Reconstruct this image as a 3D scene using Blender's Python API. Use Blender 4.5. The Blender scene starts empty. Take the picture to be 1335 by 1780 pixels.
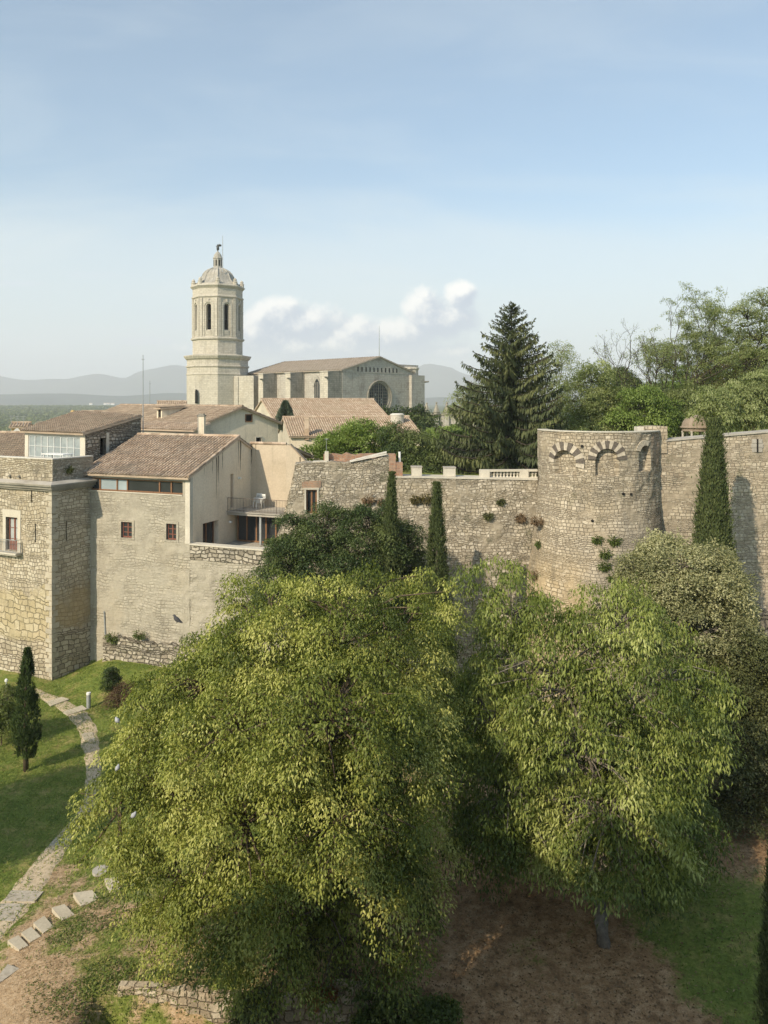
import bpy, bmesh, math, random
import numpy as np
from mathutils import Vector, noise as mnoise

random.seed(7)
R = math.radians
S = bpy.context.scene
COL = S.collection

# ------------------------------------------------------------------ camera
F, CX, HY, CZ = 1350.0, 667.5, 695.0, 18.2      # focal length in photo pixels, image centre column, horizon row, eye height
cam_d = bpy.data.cameras.new('camera')
cam = bpy.data.objects.new('camera', cam_d)
COL.objects.link(cam)
cam.location = (0, 0, CZ)
cam.rotation_euler = (R(90), 0, 0)
cam_d.sensor_fit = 'VERTICAL'
cam_d.sensor_height = 24.0
cam_d.sensor_width = 18.0
cam_d.lens = F / 1780.0 * 24.0
cam_d.shift_y = -(890.0 - HY) / 1780.0
cam_d.clip_start = 0.1
cam_d.clip_end = 60000.0
S.camera = cam

# ------------------------------------------------------------------ colour management
S.view_settings.view_transform = 'Standard'
S.view_settings.look = 'None'
S.view_settings.exposure = 0.52
S.view_settings.gamma = 1.0
S.view_settings.use_curve_mapping = False
S.cycles.use_denoising = True
S.cycles.max_bounces = 6
S.cycles.diffuse_bounces = 4
S.cycles.glossy_bounces = 2
S.cycles.transmission_bounces = 4
S.cycles.transparent_max_bounces = 4
S.cycles.volume_bounces = 2
S.cycles.sample_clamp_indirect = 6.0

# ------------------------------------------------------------------ sun
SUN_EL = R(33.0)
SUN_H = Vector((-0.62, -0.785)).normalized()       # horizontal direction towards the sun: left and a little behind the camera
to_sun = Vector((SUN_H.x * math.cos(SUN_EL), SUN_H.y * math.cos(SUN_EL), math.sin(SUN_EL)))
sun_d = bpy.data.lights.new('sun', 'SUN')
sun = bpy.data.objects.new('sun', sun_d)
COL.objects.link(sun)
sun_d.energy = 3.8
sun_d.angle = R(0.6)
sun_d.color = (1.0, 0.85, 0.63)
sun.rotation_euler = to_sun.to_track_quat('Z', 'Y').to_euler()

# ------------------------------------------------------------------ node helper
class NG:
    def __init__(s, tree):
        s.t = tree; s.t.nodes.clear()
    def node(s, typ, **kw):
        n = s.t.nodes.new(typ)
        for k, v in kw.items(): setattr(n, k, v)
        return n
    def put(s, sock, v):
        if isinstance(v, bpy.types.NodeSocket): s.t.links.new(v, sock)
        elif v is not None:
            if sock.type == 'RGBA' and len(v) == 3: v = (*v, 1)
            sock.default_value = v
    def m(s, op, a, b=None, c=None, clamp=False):
        n = s.node('ShaderNodeMath', operation=op, use_clamp=clamp)
        s.put(n.inputs[0], a)
        if b is not None: s.put(n.inputs[1], b)
        if c is not None: s.put(n.inputs[2], c)
        return n.outputs[0]
    def v(s, op, a, b=None):
        n = s.node('ShaderNodeVectorMath', operation=op)
        s.put(n.inputs[0], a)
        if b is not None:
            if op == 'SCALE': s.put(n.inputs['Scale'], b)
            else: s.put(n.inputs[1], b)
        return n.outputs[0]
    def sep(s, a):
        n = s.node('ShaderNodeSeparateXYZ'); s.put(n.inputs[0], a); return n.outputs
    def comb(s, x, y, z=0.0):
        n = s.node('ShaderNodeCombineXYZ')
        for i, q in enumerate((x, y, z)): s.put(n.inputs[i], q)
        return n.outputs[0]
    def noise(s, vec, scale=1.0, detail=3.0, rough=0.55, dim='3D', dist=0.0):
        n = s.node('ShaderNodeTexNoise', noise_dimensions=dim)
        s.put(n.inputs['Vector'], vec); s.put(n.inputs['Scale'], scale)
        s.put(n.inputs['Detail'], detail); s.put(n.inputs['Roughness'], rough); s.put(n.inputs['Distortion'], dist)
        return n.outputs
    def vor(s, vec, feature='F1', scale=1.0, rnd=1.0, dim='2D'):
        n = s.node('ShaderNodeTexVoronoi', voronoi_dimensions=dim, feature=feature)
        s.put(n.inputs['Vector'], vec); s.put(n.inputs['Scale'], scale); s.put(n.inputs['Randomness'], rnd)
        return n.outputs
    def white(s, vec, dim='2D'):
        n = s.node('ShaderNodeTexWhiteNoise', noise_dimensions=dim); s.put(n.inputs['Vector'], vec); return n.outputs
    def mix(s, f, a, b, mode='MIX'):
        n = s.node('ShaderNodeMix', data_type='RGBA', blend_type=mode)
        s.put(n.inputs[0], f); s.put(n.inputs[6], a); s.put(n.inputs[7], b)
        return n.outputs[2]
    def mixf(s, f, a, b):
        n = s.node('ShaderNodeMix', data_type='FLOAT')
        s.put(n.inputs[0], f); s.put(n.inputs[2], a); s.put(n.inputs[3], b)
        return n.outputs[0]
    def ss(s, x, lo, hi, a=0.0, b=1.0):
        n = s.node('ShaderNodeMapRange', interpolation_type='SMOOTHSTEP')
        s.put(n.inputs[0], x); s.put(n.inputs[1], lo); s.put(n.inputs[2], hi); s.put(n.inputs[3], a); s.put(n.inputs[4], b)
        return n.outputs[0]
    def ramp(s, f, stops):
        n = s.node('ShaderNodeValToRGB'); e = n.color_ramp.elements
        while len(e) < len(stops): e.new(0.5)
        for el, (p, c) in zip(e, stops): el.position = p; el.color = (*c, 1)
        s.put(n.inputs[0], f); return n.outputs[0]
    def attr(s, name):
        return s.node('ShaderNodeAttribute', attribute_name=name).outputs
    def uv(s): return s.node('ShaderNodeUVMap').outputs[0]
    def pos(s): return s.node('ShaderNodeNewGeometry').outputs['Position']
    def bump(s, h, strength=0.5, dist=0.05):
        n = s.node('ShaderNodeBump'); s.put(n.inputs['Height'], h)
        n.inputs['Strength'].default_value = strength; n.inputs['Distance'].default_value = dist
        return n.outputs[0]
    def principled(s, col, rough=0.85, normal=None, spec=0.25, metal=0.0, **kw):
        n = s.node('ShaderNodeBsdfPrincipled')
        s.put(n.inputs['Base Color'], col); s.put(n.inputs['Roughness'], rough)
        n.inputs['Specular IOR Level'].default_value = spec; n.inputs['Metallic'].default_value = metal
        if normal is not None: s.put(n.inputs['Normal'], normal)
        return n.outputs[0]
    def out(s, surf=None, vol=None):
        n = s.node('ShaderNodeOutputMaterial')
        if surf is not None: s.put(n.inputs[0], surf)
        if vol is not None: s.put(n.inputs[1], vol)

def new_mat(name):
    m = bpy.data.materials.new(name); m.use_nodes = True
    return m, NG(m.node_tree)

# ------------------------------------------------------------------ world: Nishita sky with thin veil and cumulus bank
W = bpy.data.worlds.new('World'); S.world = W; W.use_nodes = True
g = NG(W.node_tree)
sky = g.node('ShaderNodeTexSky', sky_type='NISHITA')
sky.sun_disc = False
sky.sun_elevation = SUN_EL
sky.sun_rotation = math.atan2(SUN_H.x, SUN_H.y)
sky.altitude = 100; sky.air_density = 1.0; sky.dust_density = 1.6; sky.ozone_density = 1.6
gen = g.node('ShaderNodeTexCoord').outputs['Generated']
dx, dy, dz = g.sep(gen)
dyc = g.m('MAXIMUM', dy, 0.12)
A = g.m('DIVIDE', dx, dyc)                         # tangent of azimuth
E = g.m('DIVIDE', dz, dyc)                         # tangent of elevation
front = g.ss(dy, 0.1, 0.3)
SKYK = 0.12
skyc = g.mix(1.0, sky.outputs[0], (SKYK, SKYK, SKYK), 'MULTIPLY')
skyc = g.mix(1.0, skyc, (0.86, 1.03, 1.03), 'MULTIPLY')
# pale veil: thin high cloud, denser low down
vn = g.noise(g.comb(g.m('MULTIPLY', A, 1.0), g.m('MULTIPLY', E, 4.5), 3.1), 2.2, 5, 0.55, dist=0.6)[0]
vn2 = g.noise(g.comb(g.m('MULTIPLY', A, 0.7), g.m('MULTIPLY', E, 2.4), 9.7), 1.6, 4, 0.6, dist=0.4)[0]
elev = g.m('MAXIMUM', dz, 0.0)
low = g.ss(elev, 0.32, 0.02)
band = g.ss(g.m('ADD', g.m('MULTIPLY', g.m('SUBTRACT', vn2, 0.5), 0.26), g.m('ADD', E, g.m('MULTIPLY', A, -0.03))), 0.300, 0.205)
veil = g.m('ADD', g.m('MULTIPLY', g.ss(vn, 0.42, 0.72), 0.13), g.m('MULTIPLY', low, 0.34))
veil = g.m('ADD', veil, g.m('MULTIPLY', band, 0.30))
veil = g.m('MINIMUM', g.m('ADD', veil, 0.20), 0.92)
skyc = g.mix(veil, skyc, (0.585, 0.64, 0.65))
# cumulus
def pc(px, py): return ((px - CX) / F, (HY - py) / F)
blobs = [(500, 556, 60, 38), (470, 552, 42, 30), (548, 562, 62, 36), (620, 585, 120, 34), (690, 588, 90, 36),
         (742, 540, 40, 42), (796, 515, 30, 30), (768, 556, 62, 44), (580, 604, 240, 30), (640, 612, 200, 22), (440, 590, 80, 36)]
def cumulus(Ax, Ex, det):
    n1 = g.noise(g.comb(Ax, Ex, 0.4), 22.0, det, 0.6)[0]
    wob = g.m('MULTIPLY', g.m('SUBTRACT', n1, 0.5), 2.3)
    field = None
    for (px, py, rx, ry) in blobs:
        a0, e0 = pc(px, py)
        u = g.m('DIVIDE', g.m('SUBTRACT', Ax, a0), rx * 1.12 / F)
        v = g.m('DIVIDE', g.m('SUBTRACT', Ex, e0), ry * 1.15 / F)
        d = g.m('SUBTRACT', 1.0, g.m('ADD', g.m('MULTIPLY', u, u), g.m('MULTIPLY', v, v)))
        field = d if field is None else g.m('SMOOTH_MAX', field, d, 0.25)
    return g.m('ADD', field, wob)
f0 = cumulus(A, E, 6.0)
f1 = cumulus(g.m('ADD', A, -0.010), g.m('ADD', E, 0.012), 4.0)
dens = g.m('MULTIPLY', g.ss(f0, -0.1, 0.75), front)
lit = g.ss(g.m('SUBTRACT', f0, f1), -0.15, 0.70)
ccol = g.mix(lit, (0.37, 0.435, 0.535), (0.87, 0.85, 0.81))
skyc = g.mix(g.m('MULTIPLY', dens, g.ss(E, 0.035, 0.085, 0.3, 0.92)), skyc, ccol)
# small grey streaks
for (px, py, rx, ry, k) in ((255, 593, 62, 9, .5), (300, 556, 60, 22, .30), (30, 493, 60, 7, .35), (160, 478, 70, 10, .25)):
    a0, e0 = pc(px, py)
    u = g.m('DIVIDE', g.m('SUBTRACT', A, a0), rx / F); v = g.m('DIVIDE', g.m('SUBTRACT', E, e0), ry / F)
    d = g.m('ADD', g.m('SUBTRACT', 1.0, g.m('ADD', g.m('MULTIPLY', u, u), g.m('MULTIPLY', v, v))), g.m('MULTIPLY', g.m('SUBTRACT', vn, 0.5), 1.5))
    skyc = g.mix(g.m('MULTIPLY', g.m('MULTIPLY', g.ss(d, 0.0, 1.0), k), front), skyc, (0.56, 0.61, 0.68))
bg = g.node('ShaderNodeBackground'); g.put(bg.inputs[0], skyc); bg.inputs[1].default_value = 1.0
wo = g.node('ShaderNodeOutputWorld'); g.put(wo.inputs[0], bg.outputs[0])

# ------------------------------------------------------------------ geometry helpers
def P(px, py, D):
    return Vector(((px - CX) / F * D, D, CZ - (py - HY) / F * D))
def ZP(py, D): return CZ - (py - HY) / F * D
def smooth(a, b, x):
    t = max(0.0, min(1.0, (x - a) / (b - a))); return t * t * (3 - 2 * t)
def nz(p, s, seed=0.0): return mnoise.noise(Vector((p[0] * s + seed, p[1] * s - seed, p[2] * s + 2 * seed)))

def tag(o, label=None, cat=None, group=None, kind=None):
    if label: o['label'] = label
    if cat: o['category'] = cat
    if group: o['group'] = group
    if kind: o['kind'] = kind
    return o
def empty(name, loc, label, cat, group=None):
    o = bpy.data.objects.new(name, None); COL.objects.link(o); o.location = loc; o.empty_display_size = 0.3
    return tag(o, label, cat, group)

class MB:
    def __init__(s): s.v = []; s.f = []; s.mi = []; s.uv = {}; s.cur = 0
    def vert(s, p): s.v.append((p[0], p[1], p[2])); return len(s.v) - 1
    def face(s, idx, uv=None):
        s.f.append(tuple(idx)); s.mi.append(s.cur)
        if uv: s.uv[len(s.f) - 1] = uv
    def poly(s, pts, uv=None): s.face([s.vert(p) for p in pts], uv)
    def hexa(s, b, t):          # bottom 4 (ccw seen from above), top 4
        i = [s.vert(p) for p in b] + [s.vert(p) for p in t]
        for q in ((3, 2, 1, 0), (4, 5, 6, 7), (0, 1, 5, 4), (1, 2, 6, 5), (2, 3, 7, 6), (3, 0, 4, 7)):
            s.face([i[k] for k in q])
    def box(s, x0, x1, y0, y1, z0, z1):
        s.hexa([(x0, y0, z0), (x1, y0, z0), (x1, y1, z0), (x0, y1, z0)], [(x0, y0, z1), (x1, y0, z1), (x1, y1, z1), (x0, y1, z1)])
    def prism(s, pts2, z0, z1):  # ccw plan polygon; z0/z1 numbers or lists
        n = len(pts2)
        Z0 = z0 if isinstance(z0, (list, tuple)) else [z0] * n
        Z1 = z1 if isinstance(z1, (list, tuple)) else [z1] * n
        b = [s.vert((p[0], p[1], z)) for p, z in zip(pts2, Z0)]; t = [s.vert((p[0], p[1], z)) for p, z in zip(pts2, Z1)]
        s.face(b[::-1]); s.face(t)
        for i in range(n): j = (i + 1) % n; s.face((b[i], b[j], t[j], t[i]))
    def tube(s, pts, rad, n=6, cap=True):
        pts = [Vector(p) for p in pts]
        rr = rad if isinstance(rad, (list, tuple)) else [rad] * len(pts)
        rings = []
        for i, p in enumerate(pts):
            d = (pts[min(i + 1, len(pts) - 1)] - pts[max(i - 1, 0)])
            if d.length < 1e-9: d = Vector((0, 0, 1))
            d.normalize()
            a = d.cross(Vector((0, 0, 1)) if abs(d.z) < 0.9 else Vector((1, 0, 0))).normalized(); b = d.cross(a)
            rings.append([s.vert(p + (a * math.cos(2 * math.pi * k / n) + b * math.sin(2 * math.pi * k / n)) * rr[i]) for k in range(n)])
        for r0, r1 in zip(rings, rings[1:]):
            for k in range(n): s.face((r0[k], r0[(k + 1) % n], r1[(k + 1) % n], r1[k]))
        if cap: s.face(rings[0][::-1]); s.face(rings[-1])
    def lathe(s, c, prof, n=24, rot=0.0, cap=True, a0=0.0, a1=2 * math.pi):
        full = abs(a1 - a0 - 2 * math.pi) < 1e-6
        m = n if full else n + 1
        rings = [[s.vert((c[0] + r * math.sin(rot + a0 + (a1 - a0) * k / n), c[1] - r * math.cos(rot + a0 + (a1 - a0) * k / n), z)) for k in range(m)] for r, z in prof]
        for r0, r1 in zip(rings, rings[1:]):
            for k in range(n): j = (k + 1) % m; s.face((r0[k], r0[j], r1[j], r1[k]))
        if cap and full: s.face(rings[0][::-1]); s.face(rings[-1])
    def build(s, name, mat, parent=None, smooth_s=False, loc=None, autouv=True):
        off = Vector(loc) if loc is not None else (Vector(parent_world(parent)) if parent else Vector((0, 0, 0)))
        me = bpy.data.meshes.new(name)
        me.from_pydata([(p[0] - off.x, p[1] - off.y, p[2] - off.z) for p in s.v], [], s.f)
        mats = mat if isinstance(mat, (list, tuple)) else [mat]
        for m in mats: me.materials.append(m)
        if len(mats) > 1: me.polygons.foreach_set('material_index', s.mi)
        if autouv:
            L = me.uv_layers.new(name='UVMap'); data = [0.0] * (2 * len(me.loops))
            for p in me.polygons:
                if p.index in s.uv:
                    for k, li in enumerate(p.loop_indices): data[2 * li], data[2 * li + 1] = s.uv[p.index][k]
                    continue
                n = p.normal
                if abs(n.z) < 0.75:
                    h = math.hypot(n.x, n.y); tx, ty = -n.y / h, n.x / h
                    for li, vi in zip(p.loop_indices, p.vertices):
                        q = s.v[vi]; data[2 * li] = q[0] * tx + q[1] * ty; data[2 * li + 1] = q[2]
                else:
                    for li, vi in zip(p.loop_indices, p.vertices):
                        q = s.v[vi]; data[2 * li] = q[0]; data[2 * li + 1] = q[1]
            L.data.foreach_set('uv', data)
        if smooth_s: me.polygons.foreach_set('use_smooth', [True] * len(me.polygons))
        o = bpy.data.objects.new(name, me); COL.objects.link(o)
        if parent: o.parent = parent
        elif loc is not None: o.location = off
        return o
def parent_world(o):
    l = Vector(o.location)
    while o.parent: o = o.parent; l += o.location
    return l

class WF:        # a vertical wall frame: a (left as seen from outside) to b, u metres along, d metres outwards
    def __init__(s, a, b):
        s.a = Vector((a[0], a[1])); s.b = Vector((b[0], b[1])); s.L = (s.b - s.a).length
        s.t = (s.b - s.a) / s.L; s.n = Vector((s.t.y, -s.t.x))
    def pt(s, u, z, d=0.0):
        q = s.a + s.t * u + s.n * d; return Vector((q.x, q.y, z))
    def u(s, px):
        k = (px - CX) / F                           # ray X = k Y
        return (k * s.a.y - s.a.x) / (s.t.x - k * s.t.y)
    def z(s, px, py):
        q = s.a + s.t * s.u(px); return ZP(py, q.y)
    def uz(s, px, py): return s.u(px), s.z(px, py)

def wbox(mb, w, u0, u1, z0, z1, d0, d1):
    mb.hexa([w.pt(u0, z0, d1), w.pt(u1, z0, d1), w.pt(u1, z0, d0), w.pt(u0, z0, d0)], [w.pt(u0, z1, d1), w.pt(u1, z1, d1), w.pt(u1, z1, d0), w.pt(u0, z1, d0)])

def wall_panel(mb, w, z0, top, holes=(), u0=0.0, u1=None, res=None, rough=0.0, reveal=0.25, thick=0.0, batter=0.0, jag=0.0, seed=0.0, left=None, right=None, lw=None):
    """holes (ua,ub,za,zb); top is a number or [(u,z)..]; left/right: functions z->u for slanted ends"""
    if u1 is None: u1 = w.L
    prof = top if isinstance(top, (list, tuple)) else [(u0, top), (u1, top)]
    def topz(u):
        if u <= prof[0][0]: return prof[0][1]
        for (ua, za), (ub, zb) in zip(prof, prof[1:]):
            if u <= ub: return za + (zb - za) * (u - ua) / max(1e-9, ub - ua)
        return prof[-1][1]
    us = {u0, u1}; zmin = min(z for _, z in prof); zs = {z0, zmin}
    for u, _ in prof:
        if u0 < u < u1: us.add(u)
    for ua, ub, za, zb in holes: us |= {ua, ub}; zs |= {za, zb}
    us = sorted(us); zs = sorted(z for z in zs if z <= zmin + 1e-9)
    def sub(a):
        if not res: return a
        o = [a[0]]
        for p, q in zip(a, a[1:]):
            n = max(1, round((q - p) / res)); o += [p + (q - p) * k / n for k in range(1, n + 1)]
        return o
    us, zs = sub(us), sub(zs)
    zmax = max(topz(u) for u in us); ne = 0
    if zmax - zmin > 1e-4: ne = max(1, int((zmax - zmin) / (res or 1e9)) or 1)
    rows = [[z] * len(us) for z in zs] + [[zmin + (topz(u) - zmin) * k / ne for u in us] for k in range(1, ne + 1)]
    edge = set()
    for ua, ub, za, zb in holes: edge |= {round(ua, 4), round(ub, 4)}
    def onhole(u, z):
        return any(ua - 1e-4 <= u <= ub + 1e-4 and za - 1e-4 <= z <= zb + 1e-4 for ua, ub, za, zb in holes)
    idx = []; uvs = []
    nr = len(rows)
    for j, row in enumerate(rows):
        r = []; q = []
        for i, u in enumerate(us):
            z = row[i]; uu = u
            if left or right:
                la = left(z) if left else u0; wd = lw or (u1 - u0)
                if u < u0 + wd: uu = la + (u - u0) / wd * (u0 + wd - la)
            d = batter * max(0.0, (prof[0][1] - z)) if batter else 0.0
            p = w.pt(uu, z, 0)
            if rough and not onhole(u, z) and 0 < j: d += rough * (nz(p, 1.3, seed) + 0.6 * nz(p, 3.1, seed + 5))
            if jag and j == nr - 1: z += jag * (nz((uu, 0, 0), 2.3, seed + 3) + 0.5 * nz((uu, 0, 0), 6.1, seed))
            r.append(mb.vert(w.pt(uu, z, d))); q.append((uu + seed * 13.7, z))
        idx.append(r); uvs.append(q)
    for j in range(nr - 1):
        for i in range(len(us) - 1):
            uc = (us[i] + us[i + 1]) / 2; zc = (rows[j][i] + rows[j + 1][i]) / 2
            if any(ua < uc < ub and za < zc < zb for ua, ub, za, zb in holes): continue
            mb.face((idx[j][i], idx[j][i + 1], idx[j + 1][i + 1], idx[j + 1][i]), [uvs[j][i], uvs[j][i + 1], uvs[j + 1][i + 1], uvs[j + 1][i]])
    for ua, ub, za, zb in holes:
        for (p, q) in (((ua, za), (ub, za)), ((ub, za), (ub, zb)), ((ub, zb), (ua, zb)), ((ua, zb), (ua, za))):
            mb.poly([w.pt(*p, 0), w.pt(*p, -reveal), w.pt(*q, -reveal), w.pt(*q, 0)])
    if thick:
        fr = idx[-1]; bk = [mb.vert((mb.v[k][0] - w.n.x * thick, mb.v[k][1] - w.n.y * thick, mb.v[k][2])) for k in fr]
        for i in range(len(us) - 1): mb.face((fr[i], fr[i + 1], bk[i + 1], bk[i]))
        lo = [mb.vert((mb.v[k][0] - w.n.x * thick, mb.v[k][1] - w.n.y * thick, z0)) for k in idx[0]]
        for i in range(len(us) - 1): mb.face((bk[i], bk[i + 1], lo[i + 1], lo[i]))
        for side in (0, -1):
            colm = [idx[j][side] for j in range(nr)]
            cb = [mb.vert((mb.v[k][0] - w.n.x * thick, mb.v[k][1] - w.n.y * thick, mb.v[k][2])) for k in colm]
            for j in range(nr - 1):
                q = (colm[j], colm[j + 1], cb[j + 1], cb[j]); mb.face(q if side == 0 else q[::-1])

def tile_roof(mb, e0, e1, r1, r0, tw=0.24, row=0.42, seed=1, amp=0.055, thick=0.14, lift=0.03):
    """corrugated clay tiles on the quad e0-e1 (eave, left to right seen from outside), r0-r1 (ridge)"""
    e0, e1, r0, r1 = map(Vector, (e0, e1, r0, r1)); rnd = random.Random(seed)
    nrm = (e1 - e0).cross(r0 - e0)
    if nrm.length < 1e-6: nrm = (e1 - e0).cross(r1 - e0)
    nrm.normalize()
    if nrm.z < 0: nrm = -nrm
    n = max(2, round((e1 - e0).length / tw)); m = max(2, round(((r0 - e0).length + (r1 - e1).length) / 2 / row))
    prof = ((0.0, 0.0), (0.16, 0.75), (0.33, 1.0), (0.5, 0.75), (0.66, 0.0), (0.83, -0.35), (1.0, 0.0))
    for j in range(m):
        v0 = j / m; v1 = (j + 1.12) / m; v1 = min(v1, 1.0)
        lo = []; hi = []
        for i in range(n):
            jit = rnd.uniform(-0.02, 0.02); jz = rnd.uniform(-0.01, 0.012)
            for k, (f, h) in enumerate(prof[:-1]):
                u = (i + f) / n
                A0 = e0.lerp(e1, u); B0 = r0.lerp(r1, u)
                dv = jit / max(0.1, (B0 - A0).length)
                lo.append((A0.lerp(B0, max(0, v0 + dv)) + nrm * (amp * h + lift + 0.03 + jz), u * n, j))
                hi.append((A0.lerp(B0, v1) + nrm * (amp * h + lift * 0.2 + jz), u * n, j + 1))
        li = [mb.vert(p[0]) for p in lo]; hi_ = [mb.vert(p[0]) for p in hi]
        skirt = [mb.vert(p[0] - nrm * 0.05) for p in lo]
        for k in range(len(li) - 1):
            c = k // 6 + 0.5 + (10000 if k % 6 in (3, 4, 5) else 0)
            mb.face((li[k], li[k + 1], hi_[k + 1], hi_[k]), [(c, j + 0.2), (c, j + 0.2), (c, j + 0.8), (c, j + 0.8)])
            mb.face((skirt[k], skirt[k + 1], li[k + 1], li[k]), [(c, j + 0.2)] * 4)
    t = nrm * thick; s2 = nrm * 0.02
    b = [mb.vert(p - t) for p in (e0, e1, r1, r0)]; a = [mb.vert(p - s2) for p in (e0, e1, r1, r0)]
    mb.face(b[::-1], [(0.5, 0.5)] * 4); mb.face(a, [(0.5, 0.5)] * 4)
    for i in range(4): k = (i + 1) % 4; mb.face((b[i], b[k], a[k], a[i]), [(i + 0.5, 0.5)] * 4)
def ridge_tiles(mb, p, q, r=0.13, seg=0.42):
    p, q = Vector(p), Vector(q); n = max(1, round((q - p).length / seg))
    for i in range(n):
        a = p.lerp(q, i / n); b = p.lerp(q, (i + 1.08) / n)
        k0 = len(mb.f); mb.tube([a, b], [r * 1.08, r * 0.92], 8)
        for k in range(k0, len(mb.f)): mb.uv[k] = [(i + 0.5, 77.5)] * len(mb.f[k])

def window(parent, w, u0, u1, z0, z1, d, frame, glass, nx=2, nzb=3, bar=0.06, name='window', pane='pane', depth=0.06, bars=0.03, label=None):
    mb = MB()
    wbox(mb, w, u0, u0 + bar, z0, z1, d - depth, d); wbox(mb, w, u1 - bar, u1, z0, z1, d - depth, d)
    wbox(mb, w, u0 + bar, u1 - bar, z0, z0 + bar, d - depth, d); wbox(mb, w, u0 + bar, u1 - bar, z1 - bar, z1, d - depth, d)
    for i in range(1, nx):
        u = u0 + (u1 - u0) * i / nx; wbox(mb, w, u - bar / 2, u + bar / 2, z0 + bar, z1 - bar, d - depth, d + 0.004)
    for j in range(1, nzb):
        z = z0 + (z1 - z0) * j / nzb; wbox(mb, w, u0 + bar, u1 - bar, z - bars / 2, z + bars / 2, d - depth + .01, d - 0.006)
    o = mb.build(name, frame, parent)
    if label: o['label'] = label
    gb = MB(); wbox(gb, w, u0 + bar * .5, u1 - bar * .5, z0 + bar * .5, z1 - bar * .5, d - depth * 0.75, d - depth * 0.6)
    gb.build(pane, glass, o)
    return o
# ------------------------------------------------------------------ materials
def stone_layer(n, uv, size=(0.34, 0.2), cols=((.30, .26, .20), (.42, .37, .29), (.52, .48, .40)), mortar=(.34, .30, .24), edge=0.10, warp=0.35, fill=0.0, seed=0.0, coarse=0.5, coursed=True):
    """rubble masonry: returns colour, height"""
    base = n.v('MULTIPLY', uv, (1 / size[0], 1 / size[1], 1))
    base = n.v('ADD', base, (seed, seed * 1.7, 0))
    w = n.noise(base, 0.55, 3, 0.6, '2D')[1]
    base = n.v('ADD', base, n.v('SCALE', n.v('SUBTRACT', w, (.5, .5, .5)), warp * (1.0 if coursed else 2.4)))
    if coursed:
        bx, by, _ = n.sep(base)
        wv = n.m('MULTIPLY', n.m('SUBTRACT', n.noise(uv, .35, 3, .6, '2D')[0], .5), 3.0)
        by = n.m('ADD', by, wv)
        row = n.m('FLOOR', by); fy = n.m('FRACT', by)
        half = n.m('GREATER_THAN', n.white(n.comb(row, 3.3))['Value'], .62)        # some courses are split in two thin ones
        fy2 = n.m('FRACT', n.m('MULTIPLY', fy, 2.0)); sub = n.m('MULTIPLY', n.m('FLOOR', n.m('MULTIPLY', fy, 2.0)), half)
        row2 = n.m('ADD', row, n.m('MULTIPLY', sub, .37))
        W_ = n.m('ADD', bx, n.m('MULTIPLY', row2, 17.31))
        W_ = n.m('ADD', W_, n.m('MULTIPLY', n.m('SUBTRACT', fy, .5), n.m('MULTIPLY', n.m('SUBTRACT', n.noise(base, 1.3, 1, .5, '2D')[0], .5), 1.0)))
        n1 = n.node('ShaderNodeTexVoronoi', voronoi_dimensions='1D', feature='F1'); n.put(n1.inputs['W'], W_); n1.inputs['Scale'].default_value = 1; n1.inputs['Randomness'].default_value = .9
        n2 = n.node('ShaderNodeTexVoronoi', voronoi_dimensions='1D', feature='DISTANCE_TO_EDGE'); n.put(n2.inputs['W'], W_); n2.inputs['Scale'].default_value = 1; n2.inputs['Randomness'].default_value = .9
        v1 = {'Color': n1.outputs['Color']}
        vy = n.m('MINIMUM', fy, n.m('SUBTRACT', 1.0, fy)); vy2 = n.m('MULTIPLY', n.m('MINIMUM', fy2, n.m('SUBTRACT', 1.0, fy2)), .5)
        vy = n.m('MULTIPLY', n.mixf(half, vy, vy2), size[1] / size[0] * 1.3)
        v2 = {'Distance': n.m('MINIMUM', n2.outputs['Distance'], vy)}
    else:
        v1 = n.vor(base, 'F1', 1.0, 0.85); v2 = n.vor(base, 'DISTANCE_TO_EDGE', 1.0, 0.85)
    tone = n.sep(v1['Color'])[0]; hue = n.sep(v1['Color'])[1]
    col = n.ramp(tone, ((0.0, cols[0]), (0.5, cols[1]), (1.0, cols[2])))
    col = n.mix(n.m('MULTIPLY', hue, 0.20), col, (.46, .38, .25))
    grain = n.noise(uv, 14.0, 4, 0.7, '2D')[0]
    col = n.mix(0.55, col, n.ramp(grain, ((.3, (.62, .62, .62)), (.7, (1.25, 1.25, 1.25)))), 'MULTIPLY')
    en = n.noise(uv, 6.0, 2, 0.6, '2D')[0]
    ed = n.m('ADD', v2['Distance'], n.m('MULTIPLY', n.m('SUBTRACT', en, 0.5), 0.12))
    msk = n.ss(ed, 0.02, edge)
    if fill:
        pl = n.noise(uv, 0.5, 5, 0.65, '2D')[0]
        fm = n.ss(pl, 0.62 - fill * 0.4, 0.80 - fill * 0.4)
        msk = n.m('MAXIMUM', msk, fm)
        pcol = n.ramp(n.noise(uv, 3.0, 5, 0.7, '2D')[0], ((.3, tuple(c * .85 for c in mortar)), (.7, tuple(c * 1.25 for c in mortar))))
        col = n.mix(n.m('MULTIPLY', fm, 0.8), col, pcol)
    dark = n.ss(ed, -0.02, 0.05)
    mc = n.mix(dark, tuple(c * 0.62 for c in mortar), mortar)
    col = n.mix(msk, mc, col)
    h = n.m('ADD', n.m('MULTIPLY', msk, 0.7), n.m('ADD', n.m('MULTIPLY', tone, coarse), n.m('MULTIPLY', grain, 0.25)))
    return col, h

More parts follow.
